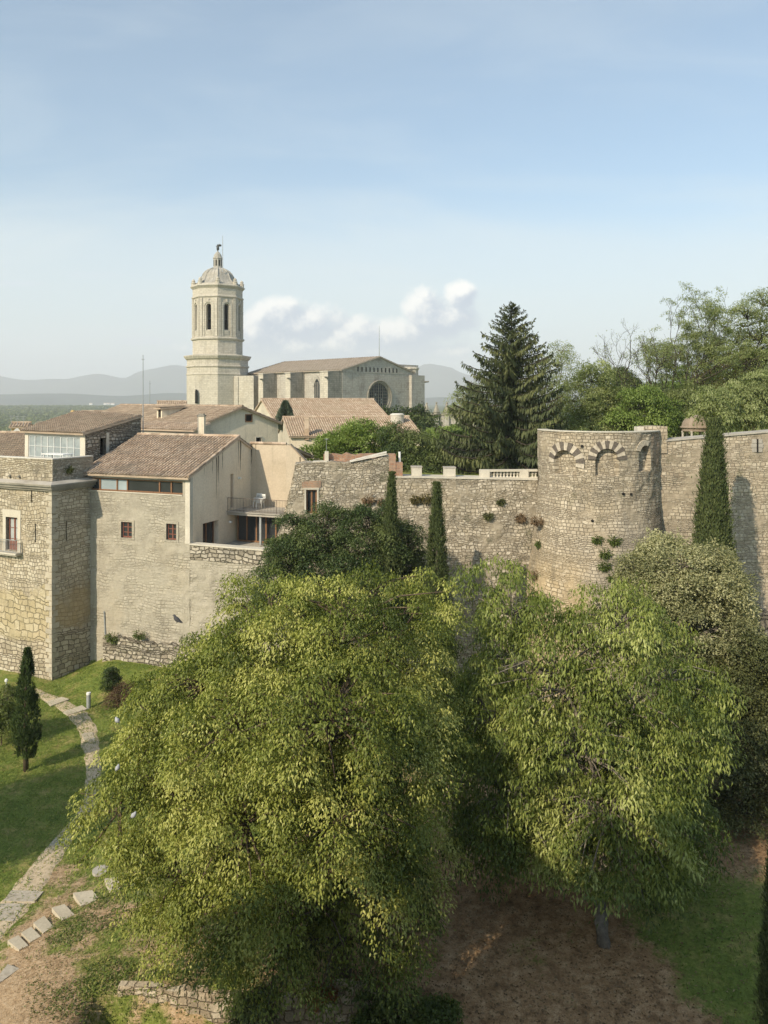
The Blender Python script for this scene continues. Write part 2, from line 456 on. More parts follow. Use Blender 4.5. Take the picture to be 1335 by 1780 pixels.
def weather(n, col, uv, stain=(.13, .12, .10), amt=0.5, streak=0.3, warm=0.25, green=0.0):
    big = n.noise(uv, 0.22, 5, 0.62, '2D')[0]
    col = n.mix(n.m('MULTIPLY', n.ss(big, 0.50, 0.72), warm * .8), col, (.46, .375, .25))
    st = n.noise(n.v('ADD', uv, (31.0, 7.0, 0)), 0.42, 6, 0.68, '2D')[0]
    col = n.mix(n.m('MULTIPLY', n.ss(st, 0.50, 0.74), amt), col, stain)
    if streak:
        sv = n.noise(n.v('MULTIPLY', uv, (2.6, 0.16, 1)), 1.0, 4, 0.6, '2D')[0]
        col = n.mix(n.m('MULTIPLY', n.ss(sv, 0.52, 0.78), streak), col, stain)
    if green:
        gv = n.noise(n.v('ADD', uv, (3.0, 57.0, 0)), 0.7, 5, 0.7, '2D')[0]
        col = n.mix(n.m('MULTIPLY', n.ss(gv, 0.60, 0.72), green), col, (.075, .085, .035))
    return col

def mat_stone(name, bump=0.9, dist=0.06, wk={}, **kw):
    m, n = new_mat(name); uv = n.uv()
    c, h = stone_layer(n, uv, **kw); c = weather(n, c, uv, **wk)
    n.out(n.principled(c, 0.92, n.bump(h, bump, dist), 0.15)); return m

M_rubble = mat_stone('rubble_masonry', size=(.27, .20), edge=.13, cols=((.31, .27, .21), (.45, .40, .32), (.66, .60, .50)), mortar=(.29, .25, .19), fill=.30, warp=1.1, wk=dict(amt=.46, warm=.4, green=.5, streak=.25), dist=0.07)
M_wallR = mat_stone('long_wall_masonry', size=(.30, .2), cols=((.33, .275, .21), (.45, .385, .295), (.55, .485, .385)), mortar=(.32, .27, .205), fill=.35, wk=dict(amt=.45, warm=.5, green=.35, streak=.3), dist=0.05)
M_bastion_r = mat_stone('coursed_masonry', size=(.46, .27), cols=((.28, .245, .18), (.38, .335, .25), (.47, .42, .33)), mortar=(.25, .215, .16), warp=.12, fill=.1, wk=dict(amt=.3, warm=.35, green=.25, streak=.2), dist=0.04)
M_dry = mat_stone('dry_stone', size=(.42, .24), warp=.6, cols=((.24, .215, .175), (.36, .325, .265), (.5, .46, .39)), mortar=(.16, .14, .11), edge=.14, wk=dict(amt=.5, warm=.2, green=.45, streak=.1), dist=0.12)
M_parapet = mat_stone('parapet_stone', size=(.34, .26), cols=((.29, .25, .19), (.42, .37, .28), (.55, .50, .41)), mortar=(.30, .26, .19), wk=dict(amt=.55, warm=.25, green=.3, streak=.3), dist=0.07)
M_retain = mat_stone('retaining_stone', size=(.30, .26), warp=.7, cols=((.34, .27, .19), (.46, .38, .28), (.60, .53, .42)), mortar=(.34, .27, .19), wk=dict(amt=.35, warm=.4, green=.35, streak=.1), dist=0.1)

def mat_bastion_left():
    m, n = new_mat('bastion_masonry'); uv = n.uv()
    v = n.sep(uv)[1]
    wob = n.m('MULTIPLY', n.m('SUBTRACT', n.noise(uv, 0.6, 4, 0.6, '2D')[0], 0.5), 3.0)
    vv = n.m('ADD', v, wob)
    c1, h1 = stone_layer(n, uv, (.29, .25), ((.34, .295, .22), (.46, .405, .31), (.58, .53, .43)), (.36, .31, .235), fill=.25, warp=.45)
    c2, h2 = stone_layer(n, uv, (.55, .42), ((.41, .345, .215), (.47, .40, .26), (.54, .475, .34)), (.38, .325, .215), seed=4.0, warp=.35, coarse=.9, fill=.3)
    c3, h3 = stone_layer(n, uv, (.45, .27), ((.31, .265, .2), (.44, .385, .295), (.55, .50, .405)), (.24, .2, .15), seed=9.0)
    a = n.ss(vv, 5.4, 5.9); b = n.ss(n.m('ADD', v, n.m('MULTIPLY', wob, .3)), 2.1, 2.5)
    c = n.mix(a, n.mix(b, c3, c2), c1); h = n.mixf(a, n.mixf(b, h3, h2), h1)
    c = weather(n, c, uv, amt=.32, streak=.22, warm=.38, green=.15)
    n.out(n.principled(c, .92, n.bump(h, 1.0, .08), .15)); return m
M_bastion = mat_bastion_left()

def mat_bastion_right():
    m, n = new_mat('bastion_shade_masonry'); uv = n.uv()
    v = n.sep(uv)[1]
    wob = n.m('MULTIPLY', n.m('SUBTRACT', n.noise(uv, 0.5, 4, 0.6, '2D')[0], 0.5), 3.5)
    c1, h1 = stone_layer(n, uv, (.40, .26), ((.38, .335, .25), (.50, .445, .345), (.60, .54, .43)), (.31, .27, .20), warp=.12, fill=.1)
    c3, h3 = stone_layer(n, uv, (.5, .3), ((.29, .255, .205), (.44, .39, .31), (.57, .52, .43)), (.19, .165, .125), seed=9.0)
    b = n.ss(n.m('ADD', v, n.m('MULTIPLY', wob, .35)), 2.9, 3.3)
    c = n.mix(b, c3, c1); h = n.mixf(b, h3, h1)
    patch = n.m('MULTIPLY', n.ss(n.m('ADD', v, wob), 2.9, 3.6), n.ss(n.m('ADD', v, wob), 6.0, 5.0))
    c = n.mix(n.m('MULTIPLY', patch, .75), c, (.40, .31, .18))
    c = weather(n, c, uv, amt=.3, streak=.2, warm=.2, green=.2)
    n.out(n.principled(c, .92, n.bump(h, .9, .05), .15)); return m
M_bastion_shade = mat_bastion_right()

def mat_tower():
    m, n = new_mat('round_tower_masonry'); uv = n.uv(); u, v, _ = n.sep(uv)
    c1, h1 = stone_layer(n, uv, (.28, .19), ((.31, .265, .205), (.43, .375, .29), (.56, .50, .40)), (.31, .265, .20), warp=.25, fill=.22)
    c2, h2 = stone_layer(n, uv, (.32, .2), ((.42, .335, .215), (.51, .415, .28), (.59, .50, .365)), (.38, .30, .19), seed=5.0, warp=.25, fill=.35)
    wob = n.m('MULTIPLY', n.m('SUBTRACT', n.noise(uv, 0.35, 5, 0.65, '2D')[0], 0.5), 6.0)
    warm = n.m('MULTIPLY', n.ss(n.m('ADD', v, wob), 11.0, 6.0), n.ss(n.m('ADD', u, n.m('MULTIPLY', wob, .5)), -0.2, -2.5))
    c = n.mix(warm, c1, c2); h = n.mixf(warm, h1, h2)
    grey = n.m('MULTIPLY', n.ss(n.m('ADD', v, wob), 12.5, 9.5), n.m('MULTIPLY', n.ss(n.m('ADD', u, wob), -1.8, -.3), n.ss(u, 2.6, 1.4)))
    c = n.mix(n.m('MULTIPLY', grey, .5), c, (.36, .325, .27))
    drk = n.m('MULTIPLY', n.ss(n.m('ADD', v, wob), 12.6, 11.0), n.ss(n.m('ADD', u, n.m('MULTIPLY', wob, .4)), 1.9, 3.3))
    c = n.mix(n.m('MULTIPLY', drk, .62), c, (.16, .13, .10))
    red = n.m('MULTIPLY', n.ss(v, 13.6, 14.6), n.ss(n.m('ADD', u, n.m('MULTIPLY', wob, .2)), 2.6, 3.2))
    c = n.mix(n.m('MULTIPLY', red, .6), c, (.27, .19, .135))
    c = weather(n, c, uv, amt=.42, streak=.25, warm=.3, green=.3)
    n.out(n.principled(c, .92, n.bump(h, 1.0, .06), .15)); return m
M_tower = mat_tower()

def mat_rendered(name, c1, c2, bump=.25, dist=.02, stain=.3, streak=.2, scale=1.0, warm=.15, rubble=0.0, sc=(.10, .088, .07)):
    m, n = new_mat(name); uv = n.uv()
    a = n.noise(uv, 0.5 * scale, 6, 0.65, '2D')[0]; b = n.noise(uv, 7.0 * scale, 5, 0.7, '2D')[0]
    c = n.ramp(a, ((.3, c1), (.7, c2)))
    c = n.mix(.5, c, n.ramp(b, ((.3, (.8, .8, .8)), (.7, (1.15, 1.15, 1.15)))), 'MULTIPLY')
    h = b
    if rubble:
        sc_, sh = stone_layer(n, uv, (.34, .19), tuple(tuple(q * k for q in c2) for k in (.72, .92, 1.12)), tuple(q * .8 for q in c1), edge=.16, warp=.5, fill=.55, seed=2.0)
        c = n.mix(rubble, c, sc_); h = n.m('ADD', n.m('MULTIPLY', b, .4), sh)
    c = weather(n, c, uv, stain=sc, amt=stain, streak=streak, warm=warm)
    n.out(n.principled(c, .92, n.bump(h, bump, dist), .15)); return m
M_housewall = mat_rendered('rough_rendered_stone', (.38, .345, .28), (.49, .455, .38), .8, .05, .28, .15, 1.0, .22, .62)
M_plaster = mat_rendered('warm_plaster', (.72, .61, .47), (.79, .69, .55), .15, .01, .14, .10, 1.0, .12)  # lightened because the gable it covers lies in shade
M_plaster2 = mat_rendered('grey_plaster', (.70, .60, .455), (.77, .675, .53), .2, .015, .25, .2)
M_cream = mat_rendered('cream_plaster', (.50, .45, .35), (.60, .55, .45), .15, .012, .25, .2)
M_quoin = mat_rendered('quoin_stone', (.40, .36, .285), (.53, .48, .39), .3, .02, .3, .15, 2.0)
M_plaster_back = mat_rendered('courtyard_plaster', (.46, .385, .29), (.53, .45, .35), .15, .01, .2, .15, 1.0, .12)  # darker copy of the gable plaster, because the sun strikes the courtyard wall
M_trim = mat_rendered('lime_surround', (.50, .465, .39), (.60, .56, .48), .2, .01, .15, .05)
M_cornice = mat_rendered('weathered_cornice', (.20, .19, .16), (.34, .315, .265), .3, .02, .5, .3)
M_cap = mat_rendered('pale_coping', (.56, .53, .47), (.66, .63, .57), .2, .01, .15, .05)
M_brick = mat_stone('old_brick', size=(.30, .16), cols=((.30, .14, .09), (.38, .20, .13), (.42, .27, .19)), mortar=(.36, .28, .22), warp=.05, bump=.4, dist=.02)
M_concrete = mat_rendered('worn_concrete', (.34, .315, .28), (.46, .43, .38), .2, .015, .35, .15)

def mat_ashlar(name, c1, c2, dark, streak, amt=.45, bw=.9, bh=.42, warm=.15, shade=None):
    m, n = new_mat(name); uv = n.uv()
    b = n.node('ShaderNodeTexBrick'); n.put(b.inputs['Vector'], uv)
    n.put(b.inputs['Color1'], c1); n.put(b.inputs['Color2'], c2); n.put(b.inputs['Mortar'], tuple(x * .75 for x in c1))
    b.inputs['Scale'].default_value = 1; b.inputs['Mortar Size'].default_value = .022; b.inputs['Brick Width'].default_value = bw; b.inputs['Row Height'].default_value = bh
    c = n.mix(.5, b.outputs[0], n.ramp(n.noise(uv, 2.2, 6, .7, '2D')[0], ((.3, (.75, .75, .75)), (.7, (1.2, 1.2, 1.2)))), 'MULTIPLY')
    c = weather(n, c, uv, stain=dark, amt=amt, streak=streak, warm=warm)
    n.out(n.principled(c, .92, n.bump(b.outputs['Fac'], .3, -.03), .15)); return m
M_belfry = mat_ashlar('belfry_ashlar', (.46, .425, .36), (.53, .495, .425), (.17, .155, .13), .28, .32)
M_nave = mat_ashlar('nave_ashlar', (.385, .36, .32), (.455, .43, .385), (.13, .105, .09), .40, .42)
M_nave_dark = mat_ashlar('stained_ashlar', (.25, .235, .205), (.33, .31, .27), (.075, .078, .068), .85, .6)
M_dome = mat_ashlar('dome_stone', (.35, .335, .30), (.43, .41, .37), (.14, .13, .115), .5, .4, .8, .35)
M_pav = mat_rendered('pavilion_stone', (.24, .19, .15), (.33, .27, .215), .2, .02, .5, .4)
M_gothic = mat_ashlar('chapter_ashlar', (.34, .325, .295), (.40, .38, .345), (.12, .11, .1), .6, .5)

def mat_tiles(name, stops, lichen=.5, lc=(.22, .19, .13), pale=(.50, .40, .30)):
    m, n = new_mat(name); uv = n.uv()
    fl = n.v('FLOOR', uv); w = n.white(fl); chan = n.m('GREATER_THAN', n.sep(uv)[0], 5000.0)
    c = n.ramp(n.mixf(.25, w['Value'], .5), stops); c = n.mix(n.m('MULTIPLY', chan, .5), c, (.10, .08, .06))  # channel strips coloured darker, standing in for their shade and dirt
    p = n.pos()
    big = n.noise(p, .55, 5, .65)[0]; fine = n.noise(p, 9.0, 4, .7)[0]
    c = n.mix(n.m('MULTIPLY', n.ss(big, .46, .66), lichen), c, lc)
    c = n.mix(n.m('MULTIPLY', n.ss(n.noise(p, 1.7, 5, .7)[0], .54, .70), .45), c, pale)
    c = n.mix(.6, c, n.ramp(fine, ((.3, (.7, .7, .7)), (.7, (1.2, 1.2, 1.2)))), 'MULTIPLY')
    n.out(n.principled(c, .9, n.bump(fine, .3, .01), .15)); return m
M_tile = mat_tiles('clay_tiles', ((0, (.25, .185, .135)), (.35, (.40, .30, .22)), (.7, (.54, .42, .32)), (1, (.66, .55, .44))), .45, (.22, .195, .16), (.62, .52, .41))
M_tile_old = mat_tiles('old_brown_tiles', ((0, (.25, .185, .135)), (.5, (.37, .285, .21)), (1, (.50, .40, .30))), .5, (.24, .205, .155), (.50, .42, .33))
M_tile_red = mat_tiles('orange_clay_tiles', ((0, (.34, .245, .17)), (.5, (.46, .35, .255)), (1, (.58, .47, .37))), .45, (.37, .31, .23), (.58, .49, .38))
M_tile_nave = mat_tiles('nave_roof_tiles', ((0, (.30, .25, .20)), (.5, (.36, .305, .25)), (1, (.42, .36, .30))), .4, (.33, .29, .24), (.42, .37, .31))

def mat_plain(name, col, rough=.6, spec=.3, metal=0.0, var=.15, scale=5.0):
    m, n = new_mat(name)
    p = n.pos(); a = n.noise(p, scale, 4, .65)[0]
    c = n.mix(1.0, col, n.ramp(a, ((.3, (1 - var,) * 3), (.7, (1 + var,) * 3))), 'MULTIPLY')
    n.out(n.principled(c, rough, n.bump(a, .15, .01), spec, metal)); return m
M_wood = mat_plain('brown_timber', (.22, .115, .06), .6, .3, 0, .25, 8)
M_redwood = mat_plain('red_timber', (.20, .078, .055), .5, .35, 0, .2, 8)
M_darkmetal = mat_plain('dark_metal', (.055, .052, .05), .5, .4, .3)
M_rust = mat_plain('rusty_railing', (.12, .095, .08), .7, .3, .2)
M_greymetal = mat_plain('grey_metal', (.33, .35, .36), .45, .5, .2)
M_white = mat_plain('white_paint', (.74, .74, .72), .5, .4)
M_aluframe = mat_plain('white_aluminium', (.62, .63, .62), .4, .5)
M_dark = mat_plain('dark_interior', (.02, .019, .018), .9, .1)
M_basalt = mat_plain('basalt_voussoir', (.125, .108, .092), .85, .2, 0, .35, 9)
M_lime = mat_plain('limestone_voussoir', (.45, .40, .325), .9, .15, 0, .3, 6)
M_lead = mat_plain('bronze_statue', (.07, .075, .075), .5, .4, .5)
M_yellow = mat_plain('ochre_render', (.55, .40, .20), .9, .15)
M_bird = mat_plain('pale_feathers', (.36, .37, .40), .8, .2); M_bird_dark = mat_plain('dark_feathers', (.06, .06, .065), .7, .2)
M_slab = mat_rendered('sandstone_slabs', (.42, .37, .285), (.53, .475, .375), .3, .02, .25, .05, 1.6)
M_bark = mat_plain('bark', (.115, .088, .062), .95, .1, 0, .4, 6); M_bark_grey = mat_plain('grey_bark', (.20, .175, .145), .95, .1, 0, .4, 5)
M_bark_dark = mat_plain('dark_bark', (.065, .055, .045), .95, .1, 0, .35, 6)
M_tank = mat_plain('cement_tank', (.48, .45, .39), .85, .2, 0, .2, 3)
M_plank = mat_plain('grey_planks', (.40, .36, .30), .85, .15, 0, .25, 6)

def mat_glass(name, col, rough=.12, spec=.6):
    m, n = new_mat(name); a = n.noise(n.pos(), .8, 3, .5)[0]
    n.out(n.principled(n.mix(.5, col, n.ramp(a, ((.3, (.7, .7, .7)), (.7, (1.3, 1.3, 1.3)))), 'MULTIPLY'), rough, None, spec)); return m
M_rose = mat_plain('leaded_glass', (.035, .04, .045), .6, .15, 0, .4, 2)
M_glass = mat_glass('dark_glass', (.03, .034, .038)); M_glass_pale = mat_glass('pale_glass', (.30, .36, .39), .25)
M_glass_curtain = mat_glass('curtained_glass', (.38, .40, .40), .3)

def mat_blind():
    m, n = new_mat('slatted_glass'); uv = n.uv(); u, v, _ = n.sep(uv)
    s = n.m('FRACT', n.m('MULTIPLY', v, 11.0))
    c = n.mix(n.ss(s, .1, .35), (.17, .20, .21), (.36, .40, .41))
    c = n.mix(n.m('MULTIPLY', n.ss(n.noise(uv, .7, 3, .6, '2D')[0], .4, .65), .5), c, (.18, .22, .24))
    n.out(n.principled(c, .3, None, .5)); return m
M_blind = mat_blind()

def leaf_mat(name, stops, trans=.32, rough=.5, tcol=None, spec=.3):
    m, n = new_mat(name)
    t = n.attr('tone')['Fac']
    c = n.ramp(t, stops)
    p = n.principled(c, rough, None, spec)
    tr = n.node('ShaderNodeBsdfTranslucent'); n.put(tr.inputs[0], n.mix(1.0, c, tcol or (1.55, 1.6, .8), 'MULTIPLY'))
    mx = n.node('ShaderNodeMixShader'); mx.inputs[0].default_value = trans
    n.put(mx.inputs[1], p); n.put(mx.inputs[2], tr.outputs[0]); n.out(mx.outputs[0]); return m
L_olive = leaf_mat('olive_green_leaves', ((0, (.060, .084, .017)), (.4, (.165, .200, .040)), (.75, (.30, .325, .076)), (1, (.44, .445, .14))), .24)
L_green = leaf_mat('mid_green_leaves', ((0, (.065, .095, .022)), (.4, (.138, .178, .040)), (.75, (.235, .275, .066)), (1, (.38, .41, .14))), .24)
L_grey = leaf_mat('grey_green_leaves', ((0, (0.124, 0.138, 0.062)), (.5, (0.276, 0.276, 0.138)), (1, (0.497, 0.483, 0.290))), .25, .6)
L_dark = leaf_mat('dark_green_leaves', ((0, (0.033, 0.056, 0.019)), (.5, (0.069, 0.104, 0.033)), (1, (0.138, 0.170, 0.058))), .2)
L_holm = leaf_mat('holm_leaves', ((0, (0.053, 0.064, 0.024)), (.5, (0.113, 0.125, 0.044)), (.85, (0.196, 0.203, 0.083)), (1, (0.330, 0.316, 0.166))), .2)
L_cyp = leaf_mat('cypress_sprays', ((0, (.032, .05, .018)), (.5, (.075, .10, .034)), (1, (.16, .185, .07))), .18, .7)
L_spruce = leaf_mat('spruce_needles', ((0, (.026, .036, .018)), (.5, (.062, .08, .032)), (1, (.14, .15, .055))), .12, .7)
L_pale = leaf_mat('pale_green_leaves', ((0, (.12, .15, .06)), (.5, (.24, .28, .115)), (1, (.40, .43, .22))), .40)
L_fresh = leaf_mat('fresh_green_leaves', ((0, (0.072, 0.117, 0.026)), (.5, (0.150, 0.215, 0.049)), (1, (0.260, 0.338, 0.098))), .3)
L_rust = leaf_mat('russet_green_leaves', ((0, (0.090, 0.085, 0.030)), (.5, (0.150, 0.125, 0.050)), (1, (0.200, 0.170, 0.070))), .4)
L_blue = leaf_mat('blue_green_needles', ((0, (0.054, 0.081, 0.054)), (1, (0.153, 0.198, 0.135))), .12, .7)
L_forest = leaf_mat('forest_leaves', ((0, (0.065, 0.091, 0.029)), (.5, (0.111, 0.143, 0.046)), (1, (0.182, 0.208, 0.072))), .2)
L_grass = leaf_mat('grass_blades', ((0, (.07, .125, .022)), (.6, (.17, .235, .05)), (1, (.34, .32, .11))), .4, .7)
L_litter = leaf_mat('dry_litter', ((0, (0.100, 0.065, 0.035)), (.6, (0.220, 0.150, 0.085)), (1, (0.360, 0.280, 0.170))), .1, .8)
L_ivy = leaf_mat('ivy_leaves', ((0, (0.052, 0.078, 0.019)), (.5, (0.117, 0.156, 0.039)), (1, (0.208, 0.234, 0.078))), .3)

# ------------------------------------------------------------------ terrain
def yw(x):       # the line of the walls
    pts = ((-60, 66), (-31, 56), (-21.5, 53.0), (-12.5, 50.0), (-8.2, 48.3), (9.6, 49.0), (14, 48.0), (40, 48.6))
    if x <= pts[0][0]: return pts[0][1]
    for (a, b), (c, d) in zip(pts, pts[1:]):
        if x <= c: return b + (d - b) * (x - a) / (c - a)
    return pts[-1][1]
def hgt(x, y):
    w = yw(x)
    h = 0.0
    near = 0.0
    if y < w + 3 and -60 < x < 60:
        h += 0.9 * smooth(-21.5, -17.5, x) * smooth(w - 6, w - 0.3, y) * (1 if x < 40 else 0)
        h += 0.10 * nz((x, y, 0), .16, 3) + 0.05 * nz((x, y, 0), .5, 8) + .03 * nz((x, y, 0), 1.4, 4)
        # the mound the two big trees stand on falls away to the lower left
        mound = smooth(-14.0, -8.5, x + (y - 24) * -0.35) * smooth(34, 27, y)
        h += 0.9 * mound
        if x < 4: h -= 1.9 * smooth(22.75, 22.25, y) * smooth(-8.6, -7.9, x) * smooth(1.6, 0.6, x)
        h += 0.9 * smooth(9, 14, x) * smooth(30, 44, y)
    plat = 8.0 + 4.9 * smooth(-5.0, -4.0, x)
    s = smooth(w + 0.5, w + 1.7, y)
    far = smooth(215, 420, y) ; side = max(smooth(-60, -190, x), smooth(150, 420, x))
    k = s * (1 - max(far, side))
    h = h * (1 - s) + plat * k
    if y > w:
        plain = -20.0 + 14.0 * smooth(600, 2300, y)
        h += plain * max(far, side * smooth(w, w + 150, y))
    return h
def dirt_mask(x, y):
    nn = 0.5 + 0.5 * nz((x, y, 0), .55, 2) + .28 * nz((x, y, 0), 1.9, 6) + .15 * nz((x, y, 0), 5.1, 1)
    d = 0.0
    under = smooth(-7.5, -1.0, x) * smooth(44, 33, y) * (1 - .75 * smooth(7.2, 10.5, x + .35 * (y - 23)) * smooth(31, 26, y))
    d = max(d, under * (.62 + .8 * (nn - .3)))
    low = smooth(-9.4, -10.6, x - (y - 23.5) * -.55 - .6) * smooth(25.2, 23.9, y - .12 * (x + 11))
    d = max(d, low * (1.15))
    bank = smooth(-15.5, -12.0, x) * smooth(31.5, 28.5, y + .25 * (x + 10)) * smooth(-3, -6, x)
    d = max(d, bank * (.05 + 1.25 * (nn - .18)))
    return max(0.0, min(1.0, d))

def axis(lo, hi, step, far_lo, far_hi, gr=1.22):
    a = list(np.arange(lo, hi + 1e-6, step)); s = step
    while a[-1] < far_hi: s *= gr; a.append(a[-1] + s)
    s = step
    while a[0] > far_lo: s *= gr; a.insert(0, a[0] - s)
    return a
GX = axis(-24, 16, .3, -22000, 22000); GY = axis(15, 58, .3, -150, 24000)
gm = bpy.data.meshes.new('ground')
gv = []; gd = []
for y in GY:
    for x in GX: gv.append((x, y, hgt(x, y))); gd.append(dirt_mask(x, y) if (-26 < x < 20 and 12 < y < 60) else 0.0)
nx = len(GX)
gf = [(j * nx + i, j * nx + i + 1, (j + 1) * nx + i + 1, (j + 1) * nx + i) for j in range(len(GY) - 1) for i in range(nx - 1)]
gm.from_pydata(gv, [], gf)
at = gm.attributes.new('dirt', 'FLOAT', 'POINT'); at.data.foreach_set('value', gd)
gm.polygons.foreach_set('use_smooth', [True] * len(gf))
def mat_ground():
    m, n = new_mat('meadow_and_earth'); p = n.pos(); d = n.attr('dirt')['Fac']
    a = n.noise(p, .9, 5, .65)[0]; b = n.noise(p, 7.0, 5, .75)[0]; c3 = n.noise(p, 26.0, 3, .7)[0]
    grass = n.ramp(a, ((.3, (.11, .16, .034)), (.5, (.18, .22, .052)), (.64, (.27, .255, .09)), (.76, (.36, .29, .15))))
    grass = n.mix(.75, grass, n.ramp(b, ((.3, (.42, .45, .42)), (.7, (1.5, 1.45, 1.5)))), 'MULTIPLY')
    grass = n.mix(.55, grass, n.ramp(c3, ((.35, (.55, .55, .55)), (.65, (1.4, 1.35, 1.3)))), 'MULTIPLY')
    earth = n.ramp(b, ((.25, (.24, .15, .08)), (.5, (.44, .315, .195)), (.75, (.60, .47, .33))))
    earth = n.mix(.6, earth, n.ramp(c3, ((.35, (.6, .6, .6)), (.65, (1.25, 1.25, 1.25)))), 'MULTIPLY')
    xg, yg, _ = n.sep(p)
    under = n.m('MULTIPLY', n.ss(xg, -6.5, -2.0), n.ss(yg, 44, 30))
    humus = n.ramp(n.noise(p, 2.2, 6, .72)[0], ((.3, (.15, .088, .045)), (.5, (.34, .215, .115)), (.7, (.52, .37, .225))))
    humus = n.mix(.6, humus, n.ramp(c3, ((.35, (.55, .55, .55)), (.65, (1.3, 1.3, 1.3)))), 'MULTIPLY')
    earth = n.mix(under, earth, humus)
    f = n.ss(n.m('ADD', d, n.m('MULTIPLY', n.m('SUBTRACT', b, .5), .9)), .33, .62)
    near = n.mix(f, grass, earth)
    # far plain: patchwork of woods and fields
    y = n.sep(p)[1]
    fld = n.vor(n.v('MULTIPLY', p, (.0022, .0011, 0)), 'F1', 1.0, 1.0)
    far = n.ramp(n.sep(fld['Color'])[0], ((0, (.05, .075, .03)), (.55, (.08, .10, .04)), (.75, (.19, .18, .09)), (1, (.26, .23, .13))))
    col = n.mix(n.ss(y, 260, 520), near, far)
    n.out(n.principled(col, .95, n.bump(n.m('ADD', b, n.m('MULTIPLY', c3, .5)), .7, .06), .1)); return m
gm.materials.append(mat_ground())
ground = bpy.data.objects.new('ground', gm); COL.objects.link(ground); tag(ground, kind='structure')

def mat_path():
    m, n = new_mat('trodden_earth'); p = n.pos(); b = n.noise(p, 5.0, 5, .75)[0]; c = n.noise(p, 30, 3, .7)[0]
    col = n.ramp(b, ((.25, (.42, .335, .225)), (.5, (.54, .44, .31)), (.75, (.64, .54, .40))))
    col = n.mix(.5, col, n.ramp(c, ((.35, (.7, .7, .7)), (.65, (1.2, 1.2, 1.2)))), 'MULTIPLY')
    n.out(n.principled(col, .95, n.bump(n.m('ADD', b, c), .5, .03), .1)); return m
M_path = mat_path()
def gp(px, py):          # where a photo pixel meets the meadow
    D = CZ * F / (py - HY)
    for _ in range(8):
        p = P(px, py, D); D = (CZ - hgt(p.x, p.y)) * F / (py - HY)
    p = P(px, py, D); return Vector((p.x, p.y, hgt(p.x, p.y)))
def path_strip(name, px_pts, widths):
    pts = [gp(*q) for q in px_pts]
    fine = []
    for i in range(len(pts) - 1):
        n = max(2, int((pts[i + 1] - pts[i]).length / .3))
        for k in range(n): fine.append((pts[i].lerp(pts[i + 1], k / n), widths[i] + (widths[i + 1] - widths[i]) * k / n))
    fine.append((pts[-1], widths[-1]))
    mb = MB(); rows = []; NW = 7
    for i, (p, w) in enumerate(fine):
        a = fine[max(0, i - 3)][0]; b = fine[min(len(fine) - 1, i + 3)][0]; d = (b - a); d.z = 0; d.normalize(); s = Vector((d.y, -d.x, 0))
        wl = w * (1 + .28 * nz(p, 1.7, 1)); wr = w * (1 + .28 * nz(p, 1.7, 9)); r = []
        for k in range(NW):
            f = k / (NW - 1); q = p - s * wl / 2 * (1 - 2 * f) if f < .5 else p + s * wr / 2 * (2 * f - 1)
            lift = .035 if 0 < k < NW - 1 else -.03
            r.append(mb.vert((q.x, q.y, hgt(q.x, q.y) + lift)))
        rows.append(r)
    for a, b in zip(rows, rows[1:]):
        for k in range(NW - 1): mb.face((a[k], a[k + 1], b[k + 1], b[k]))
    return tag(mb.build(name, M_path, None, True), kind='structure')
path_strip('path', [(55, 1200), (82, 1212), (112, 1226), (135, 1243), (151, 1266), (157, 1290), (160, 1316), (163, 1345), (160, 1385), (145, 1420), (118, 1452), (92, 1484), (62, 1524), (36, 1560), (10, 1592), (-40, 1640)], [.9, 1.0, 1.1, 1.2, 1.15, 1.0, .9, .8, .8, .85, .95, 1.15, 1.25, 1.35, 1.4, 1.4])

def mat_hill(name, c1, c2):
    m, n = new_mat(name); a = n.noise(n.pos(), .004, 6, .65)[0]
    n.out(n.principled(n.ramp(a, ((.35, c1), (.65, c2))), .95, None, .05)); return m
M_hill = mat_hill('wooded_hills', (.035, .05, .04), (.075, .09, .065))
def hills(D, depth, pts, base_py=700.0, seed=0.0, amp=.1):
    """a range at distance D; pts = ridge in photo coordinates"""
    mb = MB(); cols = []; N = 220; z_b = -20.0
    x0, x1 = pts[0][0], pts[-1][0]
    for i in range(N + 1):
        px = x0 + (x1 - x0) * i / N
        for (a, b), (c, d) in zip(pts, pts[1:]):
            if a <= px <= c: t = (px - a) / (c - a); t = t * t * (3 - 2 * t); py = b + (d - b) * t; break
        zr = ZP(py, D); X = (px - CX) / F * D
        zr += (zr - z_b) * amp * (nz((X, 0, 0), 1 / 900.0, seed) + .5 * nz((X, 0, 0), 1 / 300.0, seed + 2))
        c = []
        for k in range(-8, 9):
            f = 1 - abs(k) / 8.0; yy = D + depth * k / 8.0
            sp = .5 - .5 * math.cos(math.pi * f)
            z = z_b - 4 + (zr - z_b + 4) * sp * (1 + .22 * (1 - f) * nz((X, yy, 0), 1 / 700.0, seed + 4))
            c.append(mb.vert((X * (1 + 0 * k), yy, z)))
        cols.append(c)
    for a, b in zip(cols, cols[1:]):
        for k in range(16): mb.face((a[k], b[k], b[k + 1], a[k + 1]))
    return tag(mb.build('hills', M_hill, None, True), kind='structure')
hills(7200, 900, [(-700, 640), (-250, 636), (-40, 648), (60, 662), (110, 660), (165, 650), (215, 656), (255, 640), (300, 634), (345, 640), (420, 650), (560, 660), (700, 650), (745, 634), (775, 638), (812, 652), (870, 668), (960, 676), (1300, 672), (2000, 660)], seed=3)
hills(4200, 600, [(-500, 684), (0, 686), (100, 684), (200, 688), (300, 684), (420, 690), (700, 694), (770, 690), (800, 692), (1000, 690), (1500, 688)], seed=21, amp=.15)
